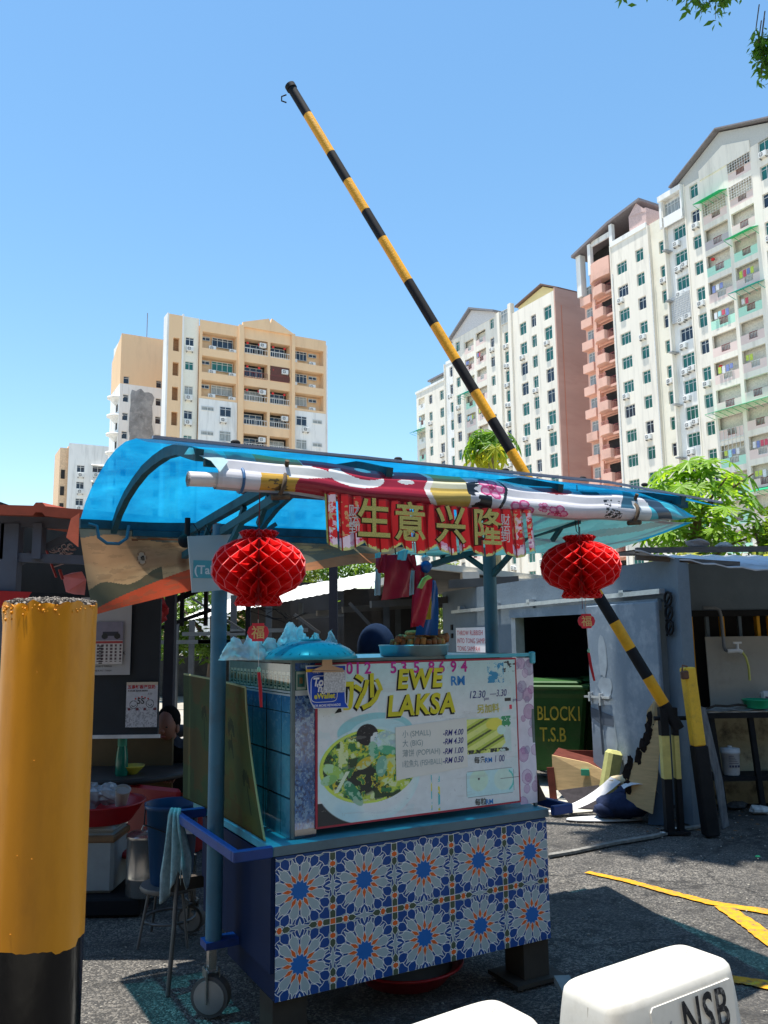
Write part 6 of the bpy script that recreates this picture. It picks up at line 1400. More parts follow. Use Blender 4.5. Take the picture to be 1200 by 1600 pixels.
def ban_col(S, T):
    u = -.43+2.53*S; p = U2P(u); y = T/.62          # y: 0 top edge .. 1 underside of the roll
    b = Paint(S.shape, (.62, .62, .66)); n1 = fbm(u*22, T*12, 2)
    w1 = 8*np.sin(y*5)
    b.put((p < 352)*(y < .35), (.2, .6, .64)); b.put((p < 340)*(y > .55)*(n1 > .5)*.4, (.5, .47, .5))  # cyan top edge: light through the blue roof, painted into the print
    b.put((p > 350)*(p < 396)*(y < .38), (.22, .42, .42)); b.put((p > 394)*(p < 466)*(y < .36), (.42, .3, .08))
    b.put((p > 398+w1*.3)*(p < 480-50*abs(y-.75))*(y > .62), (.5, .3, .04)); b.put((abs(p-430) < 22)*(y > .7)*(n1 > .52), (.12, .08, .03))
    red = (p > 468+18*np.sin(y*4+1)*(y > .3))*(p < 652+6*np.sin(y*7)); b.put(red, (.3, .012, .03))
    pt = np.maximum(0, 1-abs(y-.52)/.2); b.put((p > 440)*(p < 468+60*pt)*(y > .35)*(y < .72), (.6, .62, .62))
    s1 = ((p-548)/42)**2+((y-.46)/.26)**2; s2 = ((p-562)/34)**2+((y-.28)/.2)**2; b.put((s1 < 1)*(s2 > 1), (.6, .64, .66)); b.put(((p-566)/12)**2+((y-.1)/.1)**2 < 1, (.6, .64, .66)); b.put(((p-622)/12)**2+((y-.47)/.06)**2 < 1, (.55, .6, .62)); b.put(((p-606)/5)**2+((y-.18)/.05)**2 < 1, (.6, .64, .66))
    b.put((p > 652+6*np.sin(y*7))*(p < 662+6*np.sin(y*7)), (.66, .62, .6)); b.put((p > 661+6*np.sin(y*7))*(p < 716), (.5, .36, .08)); b.put((p > 661+6*np.sin(y*7))*(p < 716)*(abs(y-.45) < .1), (.55, .55, .4))  # pale band across the gold is painted sheen
    br = (abs(p-(728+22*np.sin(y*9))) < 9+4*n1*5*(y > .4))*(p > 714)*(p < 752)*(n1 > .3); b.put(br, (.012, .014, .018)); b.put((abs(p-(772+9*np.sin(y*4))) < 2.6)*(y > .1), (.015, .015, .02))
    def fl(cx, cy, r):
        for k in range(5):
            a = k*2*PI/5; x = cx+r*.8*math.cos(a); yy = cy+r*.8/90*math.sin(a)*1.3; d = ((p-x)/(r*.55))**2+((y-yy)/(r*.55/72))**2; b.put(d < 1, (.5, .06, .2)); b.put(d < .4, (.6, .3, .45))
        b.put(((p-cx)/(r*.3))**2+((y-cy)/(r*.3/72))**2 < 1, (.3, .02, .08))
    fl(756, .46, 17); fl(802, .98, 16); fl(858, .96, 11); fl(838, .86, 7); b.put((abs(p-805) < 18)*(y < .25)*(fbm(u*60, T*60, 5) > .66), (.2, .02, .06))
    b.put(((p-862)/32)**2+((y-.02)/.42)**2 < 1, (.17, .012, .02)); b.put(((p-862)/32)**2+((y-.02)/.42)**2 > 1.25, b.c) if False else None
    b.put((p > 890)*(y < .3), (.06, .34, .5)); b.put((p > 903)*(p < 930)*(y > .12)*(y < .3), (.01, .012, .02)); b.put((p > 716)*(p < 890)*(y < .09), (.12, .5, .6))  # cyan upper edges carry the blue roof's tinted light as colour
    b.put((p > 945+30*(1-y))*(p < 985)*(y > .1)*(y < .75), (.03, .1, .16)); b.put((p > 1000), (.05, .42, .55)); b.put((abs(p-1012-30*(y-.5)) < 13)*(y > .25), (.03, .06, .1)); b.put((p > 975)*(p < 1000)*(y > .5), (.5, .55, .58)); b.put((p > 930)*(p < 955)*(y > .5)*(n1 > .45)*(fbm(u*90, T*50, 1) > .5), (.02, .02, .025))
    b.put(T > .66, (.4, .42, .43)); return b.out()
painted('vinyl', 600, 90, ban_pos, ban_col, MP('banner_vinyl', .3, spec=.5, trans=.12, grain=.06), RB)
mb = MB()
prv = None
for k in range(60): 
    t = k*.55; r = .012+.0005*k
mb.tube([(-.53, -.478, 2.216), (-.4, -.475, 2.222)], .027, 24)
mb.build('roll_core', M('banner_back_white', (.62, .6, .6), .5, var=.06, scale=14), RB)
mb = MB()
for i in range(52):
    t = i*.5; r = .028-.0005*i; mb.v += [(-.533, -.478+r*math.cos(t), 2.21+r*math.sin(t)), (-.529, -.478+(r-.0012)*math.cos(t), 2.21+(r-.0012)*math.sin(t))]
mb.f += [(2*i, 2*i+1, 2*i+3, 2*i+2) for i in range(51)]; mb.m += [0]*51; mb.sm += [False]*51; mb.build('roll_spiral', M('roll_edge_grey', (.25, .25, .26), .6), RB)
mb = MB(); mb.add([(-.52, -.44, 2.34), (-.43, -.44, 2.34), (-.39, -.5, 2.29), (-.43, -.53, 2.24), (-.455, -.5, 2.285), (-.5, -.47, 2.31), (-.54, -.45, 2.31)], [(0, 1, 2, 5), (2, 3, 4), (2, 4, 5), (0, 5, 6)], True)
mb.build('loose_flap', M('banner_back_cyan', (.4, .6, .64), .4, trans=.3), RB)
mb = MB(); mb.tube([(-.335, TC[0]-(TR+.004)*math.cos(t*.42), TC[1]+(TR+.004)*math.sin(t*.42)) for t in range(16)], .006, 6); mb.build('strap', M('strap_blue', (.02, .1, .25), .5), RB)
for u in (-.19, 1.62):
    mb = MB(); mb.tube([(u+.004*t, TC[0]-(TR+.006)*math.cos(t*.38-1.1), TC[1]-.008+(TR+.006)*math.sin(t*.38-1.1)) for t in range(12)]+[(u+.03, TC[0]-.03, TC[1]+.085)], .009, 6)
    mb.tube([(u-.03, TC[0]-.02, TC[1]-.058), (u+.04, TC[0]-.03, TC[1]-.052)], .012, 6); mb.build('rope_tie', M('tie_cloth', (.09, .07, .05), .9, var=.4, scale=40), RB)
# ---- printed canvas slung under and behind the roof
def skin_print(S, T):
    # S 0..1 along the canvas, T 0 bottom..1 top: a weathered photo print, turned on its side
    b = Paint(S.shape, sr(218, 180, 136)); n1 = fbm(S*5, T*4, 1); n2 = fbm(S*26, T*20, 3)
    b.put(np.clip((n1-.45)*3, 0, .6), sr(176, 128, 90)); b.put(T > .86+.05*np.sin(S*20), sr(112, 120, 112)); edge = .02+.34*np.clip((S-.1)/.36, 0, 1)
    b.put((T < .05+1.12*S)*(S < .47), sr(222, 96, 64)); ot = .05+1.12*S; b.put((T > ot)*(T < ot+.22-.5*S+.06*np.sin(S*40))*(S < .2), sr(108, 104, 84))
    def E(x, y, rx, ry): return ((S-x)/rx)**2+((T-y)/ry)**2
    b.put(np.clip(1-E(.165, .6, .04, .2), 0, 1)*.5, sr(150, 108, 84)); b.put(E(.15, .6, .009, .08) < 1, sr(185, 165, 145)); b.put(E(.152, .6, .005, .035) < 1, sr(70, 62, 58)); b.put((abs(E(.15, .6, .011, .095)-1) < .18), sr(140, 104, 80)); b.put(E(.15, .93, .012, .05) < 1, sr(120, 90, 76))
    b.put(np.clip(1-E(.262, .5, .02, .2), 0, 1)*.9, sr(120, 74, 48)); b.put(np.clip(1-E(.22, .62, .05, .25), 0, 1)*.35, sr(150, 108, 84)); b.put(np.clip(1-E(.285, .86, .02, .12), 0, 1)*.8, sr(110, 60, 48)); b.put((abs(T-.86+2.5*(S-.2)**2) < .014)*(S > .13)*(S < .32), sr(140, 96, 70))
    b.put((S > .47), sr(128, 124, 106)); b.put((S > .47)*(T < .3+.15*np.sin(S*9)), sr(196, 132, 92)); b.put((S > .6)*(T > .35)*(n2 > .6)*.6, sr(170, 150, 110)); b.put((E(.62, .7, .04, .05) < 1), sr(190, 166, 120)); b.put((E(.66, .62, .035, .04) < 1), sr(190, 166, 120)); b.put((n2 > .64)*.3, sr(140, 112, 84))
    return b.out()
CNV = on_cart('printed_canvas', 'weathered printed canvas, tan with an orange-red lower edge, hung behind the roof at the left', 'canvas', 0, 0, 0)
bx = [(-.56, 1.775), (-.4, 1.82), (.08, 1.945), (.4, 2.0), (.7, 2.045), (1.0, 2.09), (1.35, 2.10)]
bu = np.array([p[0] for p in bx]); bz = np.array([p[1] for p in bx])
def can_pos(S, T):
    u = -.66+2.0*S+(1-T)*.09*(1-S)**2; zb_ = np.interp(u, bu, bz); zt_ = 2.235-.005*S; return u, 1.13+.05*np.sin(S*14+T*2)*(1-T)+.02*np.sin(S*31)*(1-T), zb_+(zt_-zb_)*T
painted('canvas_print', 300, 90, can_pos, skin_print, MP('old_canvas', .7, spec=.3, trans=.45, bump=.3, bscale=14, grain=.14, gscale=9), CNV)
mb = MB(); mb.add([(-.66, 1.12, 2.3), (-.7, 1.13, 2.27), (-.72, 1.12, 2.17), (-.66, 1.11, 2.12)], [(0, 1, 2, 3)], True); mb.build('torn_corner', M('canvas_orange', sr(222, 110, 80), .7, trans=.4), CNV)
CN2 = on_cart('tarpaulin', 'pale translucent tarpaulin slung beneath the right half of the roof, with faded pink streaks', 'tarpaulin', 0, 0, 0)
def tp_pos(S, T):
    u = .75+.25*T+(1.36-.0*T)*S; v = -.43+1.5*T; z = 2.215-.0*T-.075*np.sin(PI*T)*(.6+.4*S)+.012*np.sin(S*12+T*6)-.1*T*(1-S)+.0*T; return u+.1*T*S, v, z
def tp_col(S, T):
    b = Paint(S.shape, sr(228, 206, 178)); n1 = fbm(S*6, T*6, 2); st = np.sin((S*1.4+T*1.1)*16+2*n1); b.put((st > .65)*.75, sr(226, 150, 128)); b.put((T > .86)*.7, sr(130, 124, 110)); b.put((n1 > .6)*.3, sr(170, 160, 140)); b.put((S > .955)*(T < .3), sr(70, 170, 190)); return b.out()
painted('tarp_sheet', 120, 90, tp_pos, tp_col, MP('pale_tarp', .6, spec=.3, trans=.55, grain=.1, gscale=8), CN2)

# ---- pleated New-Year banner with four gold characters
PB = on_cart('pleated_banner', 'red pleated fabric banner with four gold characters hanging below the banner roll', 'banner', 0, 0, 0)
PV = -.52
def pb_edge(u): return 2.005+.012*np.abs(np.sin((u-.02)*PI/.135*.5))
u_l, u_r = -.012, .99
gaps = [(.305, .318), (.49, .505), (.335, .35), (.545, .552), (.655, .662)]
def pb_pos(S, T):
    u = u_l+(u_r-u_l)*S; zt_ = 2.2-.015*np.sin(PI*S)-.008*S; zb_ = 2.008-.034*np.abs(np.sin((u+.02)*PI/.165)); ple = (np.abs(((u*36) % 2)-1)-.5)*.022
    return u, PV+ple-.02*(1-T), zb_+(zt_-zb_)*T
def pb_col(S, T):
    u = u_l+(u_r-u_l)*S; b = Paint(S.shape, (.58, .012, .018)); n1 = fbm(u*45, T*9, 3); n2 = fbm(u*80, T*18, 5)
    for cx in (.0, .97, .93): b.put((abs(u-cx) < .035)*(n1 > .48), (.62, .5, .6)); b.put((abs(u-cx) < .035)*(n2 > .62), (.3, .1, .25))
    endl = (u < .13)+(u > .87); b.put(endl*(n2 > .6)*(T > .25)*.8, (.55, .4, .18))
    fx = np.abs(((u-.19)/.185) % 1-.5); petal = (T < .3-.35*fx)*((u < .14)+(abs(u-.52) < .045)+(abs(u-.6) < .02)+(u > .86)); b.put(petal*(n1 > .36), (.62, .3, .48)); b.put(petal*(n1 > .52), (.72, .6, .7))
    b.put(T < .05+.01*np.sin(u*300), (.5, .52, .2)); b.put((u < .0), (.42, .5, .12)); b.put((T > .97), (.4, .01, .015))
    b.put(((u*36) % 2 < .16), (.36, .008, .012)); return b.out()  # darker line in each pleat valley paints in its shade
def pb_mask(S, T):
    u = u_l+(u_r-u_l)*S; m = np.ones(S.shape, bool)
    for a, b_ in ((.03, .042), (.358, .364), (.374, .386), (.575, .583), (.72, .727), (.944, .955)): m &= ~((u > a) & (u < b_) & (T < .93))
    return m
painted('pleated_cloth', 500, 60, pb_pos, pb_col, MP('banner_satin', .45, trans=.25, grain=.08), PB, smooth=False, mask=pb_mask)
GOLD = M('gold_glitter', (.55, .47, .12), .5, var=.35, scale=220); GDK = M('dark_outline', (.06, .02, .01), .7)
for ch, px, py in zip('生意兴隆', (559, 617, 682, 740), (831, 836, 839, 843)):
    u, z = onv(px, py, PV-.04); s = .165
    lettering('lettering', ch, s, GDK, PB, (u-.008, PV-.041, z-.008), offset=.006, sx=.92); lettering('lettering', ch, s, GOLD, PB, (u-.006, PV-.044, z-.006), offset=.0028, sx=.92)
for px, col_ in ((545, 0), (783, 1)):
    for k, ch in enumerate('财运到'):
        u, z = onv(px, 797+k*13.5+col_*14, PV-.04); lettering('lettering', ch, .052, M('banner_white_text', (.7, .66, .62), .6), PB, (u, PV-.036, z-.02), offset=.0004)

# ---- honeycomb lanterns
LRED = M('lantern_paper', (.66, .008, .014), .38, var=.14, scale=14, trans=.45, transc=(.85, .02, .02))
def lantern(lab, u, v, zc, R, Hh, seed):
    L_ = on_cart('paper_lantern', lab, 'lantern', u, v, zc, rz=R_(-20+seed*40), group='honeycomb paper lanterns'); nz = 16; nl = 30
    rnd_ = random.Random(seed)
    def prof_(t):                                        # t -1..1
        if t > .86: return R*(.36+.07*math.sin((t-.86)/.14*PI))
        if t > .76: return R*(.34+.0*t)
        if t < -.84: return R*(.47+.04*math.sin((-.84-t)/.16*PI))
        if t < -.74: return R*.44
        x = (t-.01)/.76; return R*(.36+.64*max(0, 1-abs(x)**2.5)**.62) if abs(x) < 1 else R*.36
    mb = MB(); pid = {}; zz = [-1+2*j/(nz) for j in range(nz+1)]; zz = [-1, -.93, -.85, -.75, -.56, -.36, -.17, .02, .2, .38, .55, .72, .8, .87, .94, 1]
    dl = 2*PI/nl
    for i in range(nl):
        off = 0 if i % 2 == 0 else 1
        vs = []
        for j, t in enumerate(zz):
            lift = [.02, .5][(j+off) % 2]                     # swing between the neighbours: glued edges make the diamonds
            dphi = dl*(.47 if (j+off) % 2 else -.47); phi = i*dl+dphi
            r = prof_(t)*(1+.012*rnd_.uniform(-1, 1)); z = t*Hh
            for q_, rr in enumerate((.16*R, r*.75, r*.982, r)):
                ph = i*dl+dphi*(.35, .78, .985, 1)[q_]; vs.append((rr*math.cos(ph), rr*math.sin(ph), z))
        mb.mat(0).add(vs, [(j*4+k, j*4+k+1, j*4+5+k, j*4+4+k) for j in range(len(zz)-1) for k in range(2)])
        mb.mat(1).add(vs, [(j*4+2, j*4+3, j*4+7, j*4+6) for j in range(len(zz)-1)])  # pinkish paper edge, lightened so the rim carries a painted sheen
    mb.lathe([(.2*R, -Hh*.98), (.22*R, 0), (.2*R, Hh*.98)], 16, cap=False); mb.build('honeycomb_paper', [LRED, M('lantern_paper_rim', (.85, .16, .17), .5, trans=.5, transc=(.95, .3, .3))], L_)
    mb = MB(); mb.tube([(0, 0, Hh), (0.002, 0, Hh+.24)], .0022, 5); mb.tube([(0, 0, -Hh), (0, 0, -Hh-.05)], .0015, 4); mb.build('cord', M('cord_dark_red', (.12, .01, .02), .7), L_)
    return L_, Hh
def charm(lab, u, v, z, tl):
    ch = on_cart('charm', lab, 'hanging charm', u, v, z, rz=R_(-28)); mb = MB()
    P_ = [(-.022, .033), (.022, .033), (.022, .026), (.034, .018), (.04, 0), (.034, -.018), (.022, -.026), (.022, -.033), (-.022, -.033), (-.022, -.026), (-.034, -.018), (-.04, 0), (-.034, .018), (-.022, .026)]
    mb.prism(P_, lambda a, b, d: (a, d, b), -.003, .003); mb.build('medallion', M('charm_red', (.62, .03, .06), .5), ch)
    lettering('lettering', '福', .05, M('charm_gold', (.72, .5, .2), .5), ch, (-.0245, -.0042, -.019), offset=.0006)
    mb = MB(); mb.tube([(0, 0, .033), (0, 0, .11)], .0012, 4); mb.tube([(0, 0, -.033), (.004, 0, -.13)], .0012, 4); mb.build('cord', M('cord_white', (.6, .55, .5), .7), ch)
    mb = MB(); mb.ell((.004, 0, -.135), (.007, .007, .01), 8, 6); mb.build('bead', M('bead_green', (.25, .5, .35), .4), ch)
    mb = MB(); mb.tube([(.004, 0, -.145), (.01, 0, -.2), (.014+tl, 0, -.27)], [.006, .007, .005], 7); mb.build('tassel', M('tassel_crimson', (.4, .01, .02), .8), ch)
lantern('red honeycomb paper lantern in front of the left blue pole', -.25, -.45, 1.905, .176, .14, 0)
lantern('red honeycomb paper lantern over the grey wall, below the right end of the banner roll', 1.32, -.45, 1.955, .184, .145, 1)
charm('round red good-luck charm and tassel below the left lantern, before the plastic bags', -.25, -.45, 1.668, 0)
charm('round red good-luck charm and tassel below the right lantern, before the dark doorway', 1.34, -.45, 1.705, .01)
mb = MB(); mb.tube([(0, 0, 0), (.004, 0, -.05), (.02, 0, -.07), (.02, 0, -.03)], .0022, 5); mb.tube([(0, 0, 0), (-.01, 0, .06)], .002, 5)
p = Cw(1.3, -.45, 2.17); tag(mb.build('wire_hook', BLK, loc=p), 'bent wire hook holding up the right lantern', 'hook')

# ---- white panel "(Take" tied to the left pole
TS = on_cart('hanging_sign', 'pale blue-grey board with a teal strip reading (Take, partly behind the left lantern', 'sign', 0, 0, 0)
s0 = onv(294, 836, .36); 
P_ = [onv(293, 838, .36), onv(300, 926, .36), onv(392, 918, .36), onv(392, 834, .36)]
mb = MB(); mb.prism(P_[::-1], lambda a, b, d: (a, d, b), .355, .365); mb.build('board', M('sign_pale', (.36, .43, .45), .5, var=.05, scale=6), TS)
a_, b_ = onv(302, 903, .35), onv(392, 878, .35); mb = MB(); mb.box(a_[0], b_[0], .3525, .3545, a_[1], b_[1]); mb.build('teal_strip', M('teal_strip', (.07, .32, .38), .5), TS)
lettering('lettering', '(Take', .055, M('strip_white_text', (.6, .66, .68), .6), TS, (a_[0]+.003, .3515, a_[1]+.02), offset=.0012)
# black pulley and wire coil under the truss
mb = MB(); q0_, q1_ = onv(293, 822, .6), onv(289, 845, .6); mb.tube([(q0_[0], .6, q0_[1]+.04), (q0_[0], .6, q1_[1])], .014, 8); mb.ell((q1_[0], .6, q1_[1]), (.035, .02, .035), 14, 9)
o = mb.build('pulley', BLK, CT)
mb = MB(); q0_ = onv(302, 830, .5); mb.tube([(q0_[0]+.014*i+.012*math.sin(i*1.6), .5, q0_[1]+.035*math.cos(i*1.6)) for i in range(22)], .0025, 5); mb.build('wire_coil', BLK, CT)

# ---- things on top of the case
ZC = Z1+.014
FL_ = on_cart('food_cover', 'turquoise blue plastic dome lid lying on the case behind the payment placard', 'lid', .235, .17, ZC)
mb = MB(); mb.lathe([(.21, 0), (.213, .006), (.2, .022), (.175, .045), (.14, .062), (.09, .076), (.05, .082), (.03, .084)], 40, smooth=True); LB_ = M('turquoise_plastic', (.03, .4, .52), .3, var=.05, trans=.25); mb.build('dome', LB_, FL_)
mb = MB()
for k in range(28):
    t = 2*PI*k/28; mb.bar((.2*math.cos(t), .2*math.sin(t), .024), (.13*math.cos(t), .13*math.sin(t), .067), .005, .004)
mb.build('rib', LB_, FL_)
mb = MB(); mb.lathe([(.045, .082), (.047, .088), (.04, .091), (.035, .088), (.033, .082)], 24); mb.build('handle_ring', LB_, FL_)
BAGC = M('clear_cyan_bag', (.82, .92, .93), .3, var=.08, scale=12, trans=.5, transc=(.75, .95, .98))
def bag_heap(lab, u, v, w_, h_, seed, peaks):
    rr = random.Random(seed); mb = MB(); nx, ny = 22, 8
    for side in (-1, 1):
        vs = []
        for j in range(ny+1):
            t = j/ny
            for i in range(nx+1):
                s = i/nx; x = (s-.5)*w_; pk = max([.25]+[math.exp(-((s-c)/wd)**2)*hh for c, wd, hh in peaks]); z = h_*pk*t+.01*rr.uniform(-1, 1)*t
                y = side*(.055*(1-t)*(1-(2*s-1)**2)**.5+.004)+.012*math.sin(s*25+seed)+.016*rr.uniform(-1, 1); vs.append((x*(1-.12*t)+.006*rr.uniform(-1, 1), y, z))
        mb.add(vs, [(j*(nx+1)+i, j*(nx+1)+i+1, (j+1)*(nx+1)+i+1, (j+1)*(nx+1)+i) for j in range(ny) for i in range(nx)], (seed+side) % 2 == 0)
    o = on_cart('plastic_bag', lab, 'plastic bag', u, v, ZC); mb.build('film', BAGC, o).scale = (1, 1, 1.12); return o
bag_heap('heap of pale cyan plastic bags behind the left lantern charm', .0, .3, .32, .105, 3, [(.2, .2, .85), (.5, .22, 1.0), (.82, .17, .9)])
bag_heap('tall pale cyan plastic bag standing behind the turquoise lid', .24, .36, .19, .15, 8, [(.3, .36, 1.0), (.6, .3, .9)])
bag_heap('two-peaked pale cyan plastic bag right of the tall bag', .36, .33, .2, .12, 13, [(.3, .2, .85), (.75, .2, 1.0)])
TRY = on_cart('tray', 'round dented metal tray heaped with fried rolls on the case top', 'tray', .8, .2, ZC)
mb = MB(); mb.lathe([(.15, 0), (.165, .003), (.172, .05), (.177, .052), (.174, .056), (.166, .05), (.16, .008), (.02, .006)], 40); mb.build('tray_body', M('tray_metal', (.3, .42, .45), .3, .7, var=.12, scale=9), TRY)
rr = random.Random(21)
def roll_mesh(r, l, mt):
    mb = MB(); pr = [(r*.55, -l/2), (r*.95, -l/2+.003), (r, -l/4), (r*1.04, 0), (r, l/4), (r*.93, l/2-.003), (r*.5, l/2)]
    mb.lathe(pr, 12, wob=lambda t, z: 1+.09*math.sin(3*t+z*90)+.04*math.sin(7*t)); return mb
fr1 = M('fried_brown', (.27, .09, .02), .5, var=.4, scale=30, dirt=(.1, .035, .012), dirt_s=30, dirt_a=.8, bump=.3, bscale=70); fr2 = M('fried_golden', (.45, .2, .045), .5, var=.35, scale=25, dirt=(.25, .1, .02), dirt_s=25, dirt_a=.8, bump=.3, bscale=70); fr3 = M('filling_green', (.2, .2, .06), .7, var=.5, scale=60)
k = 0; zt_ = Cw(.8, .2, ZC)
def put_roll(x, y, z, rot, mt, l=.085, r=.0175):
    global k
    mb = roll_mesh(r, l, mt); P = zt_+CU*x+CV*y+Vector((0, 0, z)); o = mb.build('fried_roll', mt, loc=P, rot=rot); k += 1
    o['category'] = 'fried roll'; o['group'] = 'fried rolls heaped on the metal tray'; o['label'] = 'small fried roll in the heap on the round metal tray'; return o
for i in range(13):
    t = PI*1.08+i*PI*.84/12; put_roll(.142*math.cos(t), .142*math.sin(t), .055+rr.uniform(-.004, .006), (rr.uniform(-.25, .25), rr.uniform(-.25, .25), rr.random()), rr.choice([fr1, fr2, fr2]), .06, .0155)
for i in range(9): t = i*2*PI/9; put_roll(.08*math.cos(t), .08*math.sin(t), .05, (PI/2+rr.uniform(-.3, .3), 0, t+rr.uniform(-.4, .4)), rr.choice([fr1, fr2]))
for i in range(7): put_roll(-.12+.04*i+rr.uniform(-.01, .01), -.07+rr.uniform(-.02, .03), .083+rr.uniform(0, .006), (PI/2+rr.uniform(-.2, .2), 0, PI/2+PSI+rr.uniform(-.9, .9)), rr.choice([fr1, fr2]), .085)
a = put_roll(-.01, -.06, .105, (PI/2, .1, PI/2+PSI-.15), fr2, .13, .02); a['label'] = 'long pale golden fried roll lying on top of the heap'; del a['group']
for i, (x, y, z) in enumerate(((.08, -.05, .105), (.1, -.03, .12), (.13, -.06, .09), (.06, -.02, .115), (.115, -.08, .085))): put_roll(x, y, z, (PI/2+rr.uniform(-.5, .5), 0, rr.uniform(.5, 2.5)), fr1, .07, .018)

# ---- payment placard and bulldog clip
PC = on_cart('payment_placard', 'blue eWallet placard clipped over the top left of the menu board', 'sign', 0, 0, 0)
P0, P1, P2, P3 = onv(478, 1044, .02), onv(541, 1042, .02), onv(540, 1107, .02), onv(487, 1106, .02)
mb = MB(); n = 10; vs = []
Lp = [onv(477, 1040, .02), onv(478, 1060, .02), onv(479, 1080, .02), onv(483, 1097, .02), onv(488, 1107, .02)]; Rp = [onv(541, 1038, .02), onv(540, 1060, .02), onv(538, 1080, .02), onv(538, 1097, .02), onv(542, 1106, .02)]
for i in range(5): vs += [(Lp[i][0], .018-.004*i, Lp[i][1]), (Rp[i][0], .018-.005*i, Rp[i][1])]
mb.add(vs, [(2*i, 2*i+2, 2*i+3, 2*i+1) for i in range(4)], True); o = mb.build('card_edge', M('placard_white', (.7, .7, .72), .45), PC)
vs2 = []
for i in range(5):
    l, r = Vector(vs[2*i]), Vector(vs[2*i+1]); e_ = .004; vs2 += [l.lerp(r, .03)+Vector((0, -.0015, -.006 if i == 0 else (.004 if i == 4 else 0))), l.lerp(r, .97)+Vector((0, -.0015, -.006 if i == 0 else (.004 if i == 4 else 0)))]
mb = MB(); mb.add(vs2, [(2*i, 2*i+2, 2*i+3, 2*i+1) for i in range(4)], True); mb.build('card_print', M('placard_blue', (.008, .07, .5), .35, var=.05), PC)
a_ = onv(479, 1052, .0); mb = MB(); mb.box(a_[0]+.002, a_[0]+.18, .0095, .011, a_[1]+.004, a_[1]+.017); mb.build('gold_band', M('placard_gold', (.7, .42, .02), .4), PC)
PWT = M('placard_text_white', (.75, .75, .78), .5)
def pl_(tx, px, py, s, mt, **k): a = onv(px, py, -.004); lettering('lettering', tx, s, mt, PC, (a[0], -.0035, a[1]), **k)
pl_('WE P', 489, 1052, .017, PWT, offset=.0005); pl_('Tou', 489, 1072, .05, PWT, offset=.002, shear=.15, sx=.85); pl_("'ng", 494, 1081, .045, PWT, offset=.0015, shear=.15, sx=.9); pl_('eWallet', 491, 1092, .033, M('placard_yellow', (.7, .62, .03), .5), offset=.001, sx=.95); pl_('FOR MORE REWARDS!', 489, 1105, .014, PWT, offset=.0004, sx=.95)
mb = MB(); a_, b_ = onv(486, 1098, -.002), onv(527, 1055, -.002); ring = []
cx, cz2, hw_, hh_ = (a_[0]+b_[0])/2, (a_[1]+b_[1])/2, (b_[0]-a_[0])/2, (b_[1]-a_[1])/2
for k_ in range(40):
    t = 2*PI*k_/40; c, s = math.cos(t), math.sin(t); ring.append((cx+hw_*math.copysign(abs(c)**.35, c), cz2+hh_*math.copysign(abs(s)**.35, s)))
mb.tube([(x, -.001, z) for x, z in ring+[ring[0]]], .0016, 5); mb.build('outline', PWT, PC)
a_, b_ = onv(506, 1083, -.008), onv(539, 1047, -.008); mb = MB(); mb.box(a_[0], b_[0], -.0085, -.007, a_[1], b_[1]); mb.build('blank_code_card', M('code_card_white', (.5, .5, .52), .6, var=.5, scale=120), PC)
CL = on_cart('bulldog_clip', 'brass-coloured bulldog clip gripping the payment placard', 'clip', 0, 0, 0)
q = lambda x, y: onv(x, y, -.012)
mb = MB(); P_ = [q(504, 1022), q(518, 1022), q(519, 1040), q(532, 1044), q(537, 1049), q(488, 1050), q(492, 1045), q(503, 1041)]; mb.prism(P_[::-1], lambda a, b, d: (a, d, b), -.014, -.009); mb.tube([(q(488, 1049)[0], -.012, q(488, 1049)[1]), (q(537, 1048)[0], -.012, q(537, 1048)[1])], .005, 8)
mb.build('clip_jaw', M('brass_clip', (.5, .32, .2), .3, .7, var=.1), CL)
mb = MB(); a_ = q(511, 1026); mb.lathe([(.004, 0), (.007, .001)], 12, cap=True); mb.build('rivet', BLK, CL, loc=(a_[0], -.0145, a_[1]), rot=(PI/2, 0, 0))

# ---- hanging bundles of carrier bags
def hang_sheet(parent, name, px, v, mt, thick=.012, seed=0, wave=.012):
    """polygon strip given as left and right photo edges, built as a rippled double film at depth v"""
    L_, Rr = px; mb = MB(); rr = random.Random(seed); n = 8
    for sgn in (1, -1):
        vs = []
        for i in range(len(L_)):
            a = onv(*L_[i], v); b = onv(*Rr[i], v)
            for k_ in range(n+1):
                t = k_/n; vs.append((a[0]+(b[0]-a[0])*t, v+sgn*thick/2*math.sin(PI*t)+wave*math.sin(t*9+i*1.3+seed)+rr.uniform(-.003, .003), a[1]+(b[1]-a[1])*t+rr.uniform(-.002, .002)))
        mb.add(vs, [(i*(n+1)+k_, i*(n+1)+k_+1, (i+1)*(n+1)+k_+1, (i+1)*(n+1)+k_) for i in range(len(L_)-1) for k_ in range(n)], True)
    return mb.build(name, mt, parent)
MAR = M('maroon_plastic', (.34, .018, .045), .3, var=.15, scale=9, trans=.25); PNK = M('pinkred_plastic', (.5, .02, .06), .3, var=.15, scale=9, trans=.25); BLB = M('blue_bag_plastic', (.01, .12, .42), .3, var=.15, scale=9, trans=.3); CYP = M('cyan_clip', (.08, .5, .62), .35); LGR = M('lime_plastic', (.4, .68, .18), .35, trans=.2); PALE = M('pale_bag', (.5, .62, .66), .35, trans=.4)
K1 = on_cart('plastic_bag_bundle', 'bundle of maroon carrier bags pegged with cyan clips below the pleated banner', 'plastic bags', 0, 0, 0)
hang_sheet(K1, 'maroon_bag', ([(598, 868), (601, 880), (600, 900), (597, 920), (595, 938)], [(640, 866), (642, 880), (641, 900), (642, 918), (640, 932)]), .02, MAR, .03, 1)
hang_sheet(K1, 'bag_handle', ([(590, 868), (586, 885), (590, 893)], [(604, 866), (602, 885), (600, 897)]), .0, MAR, .02, 2)
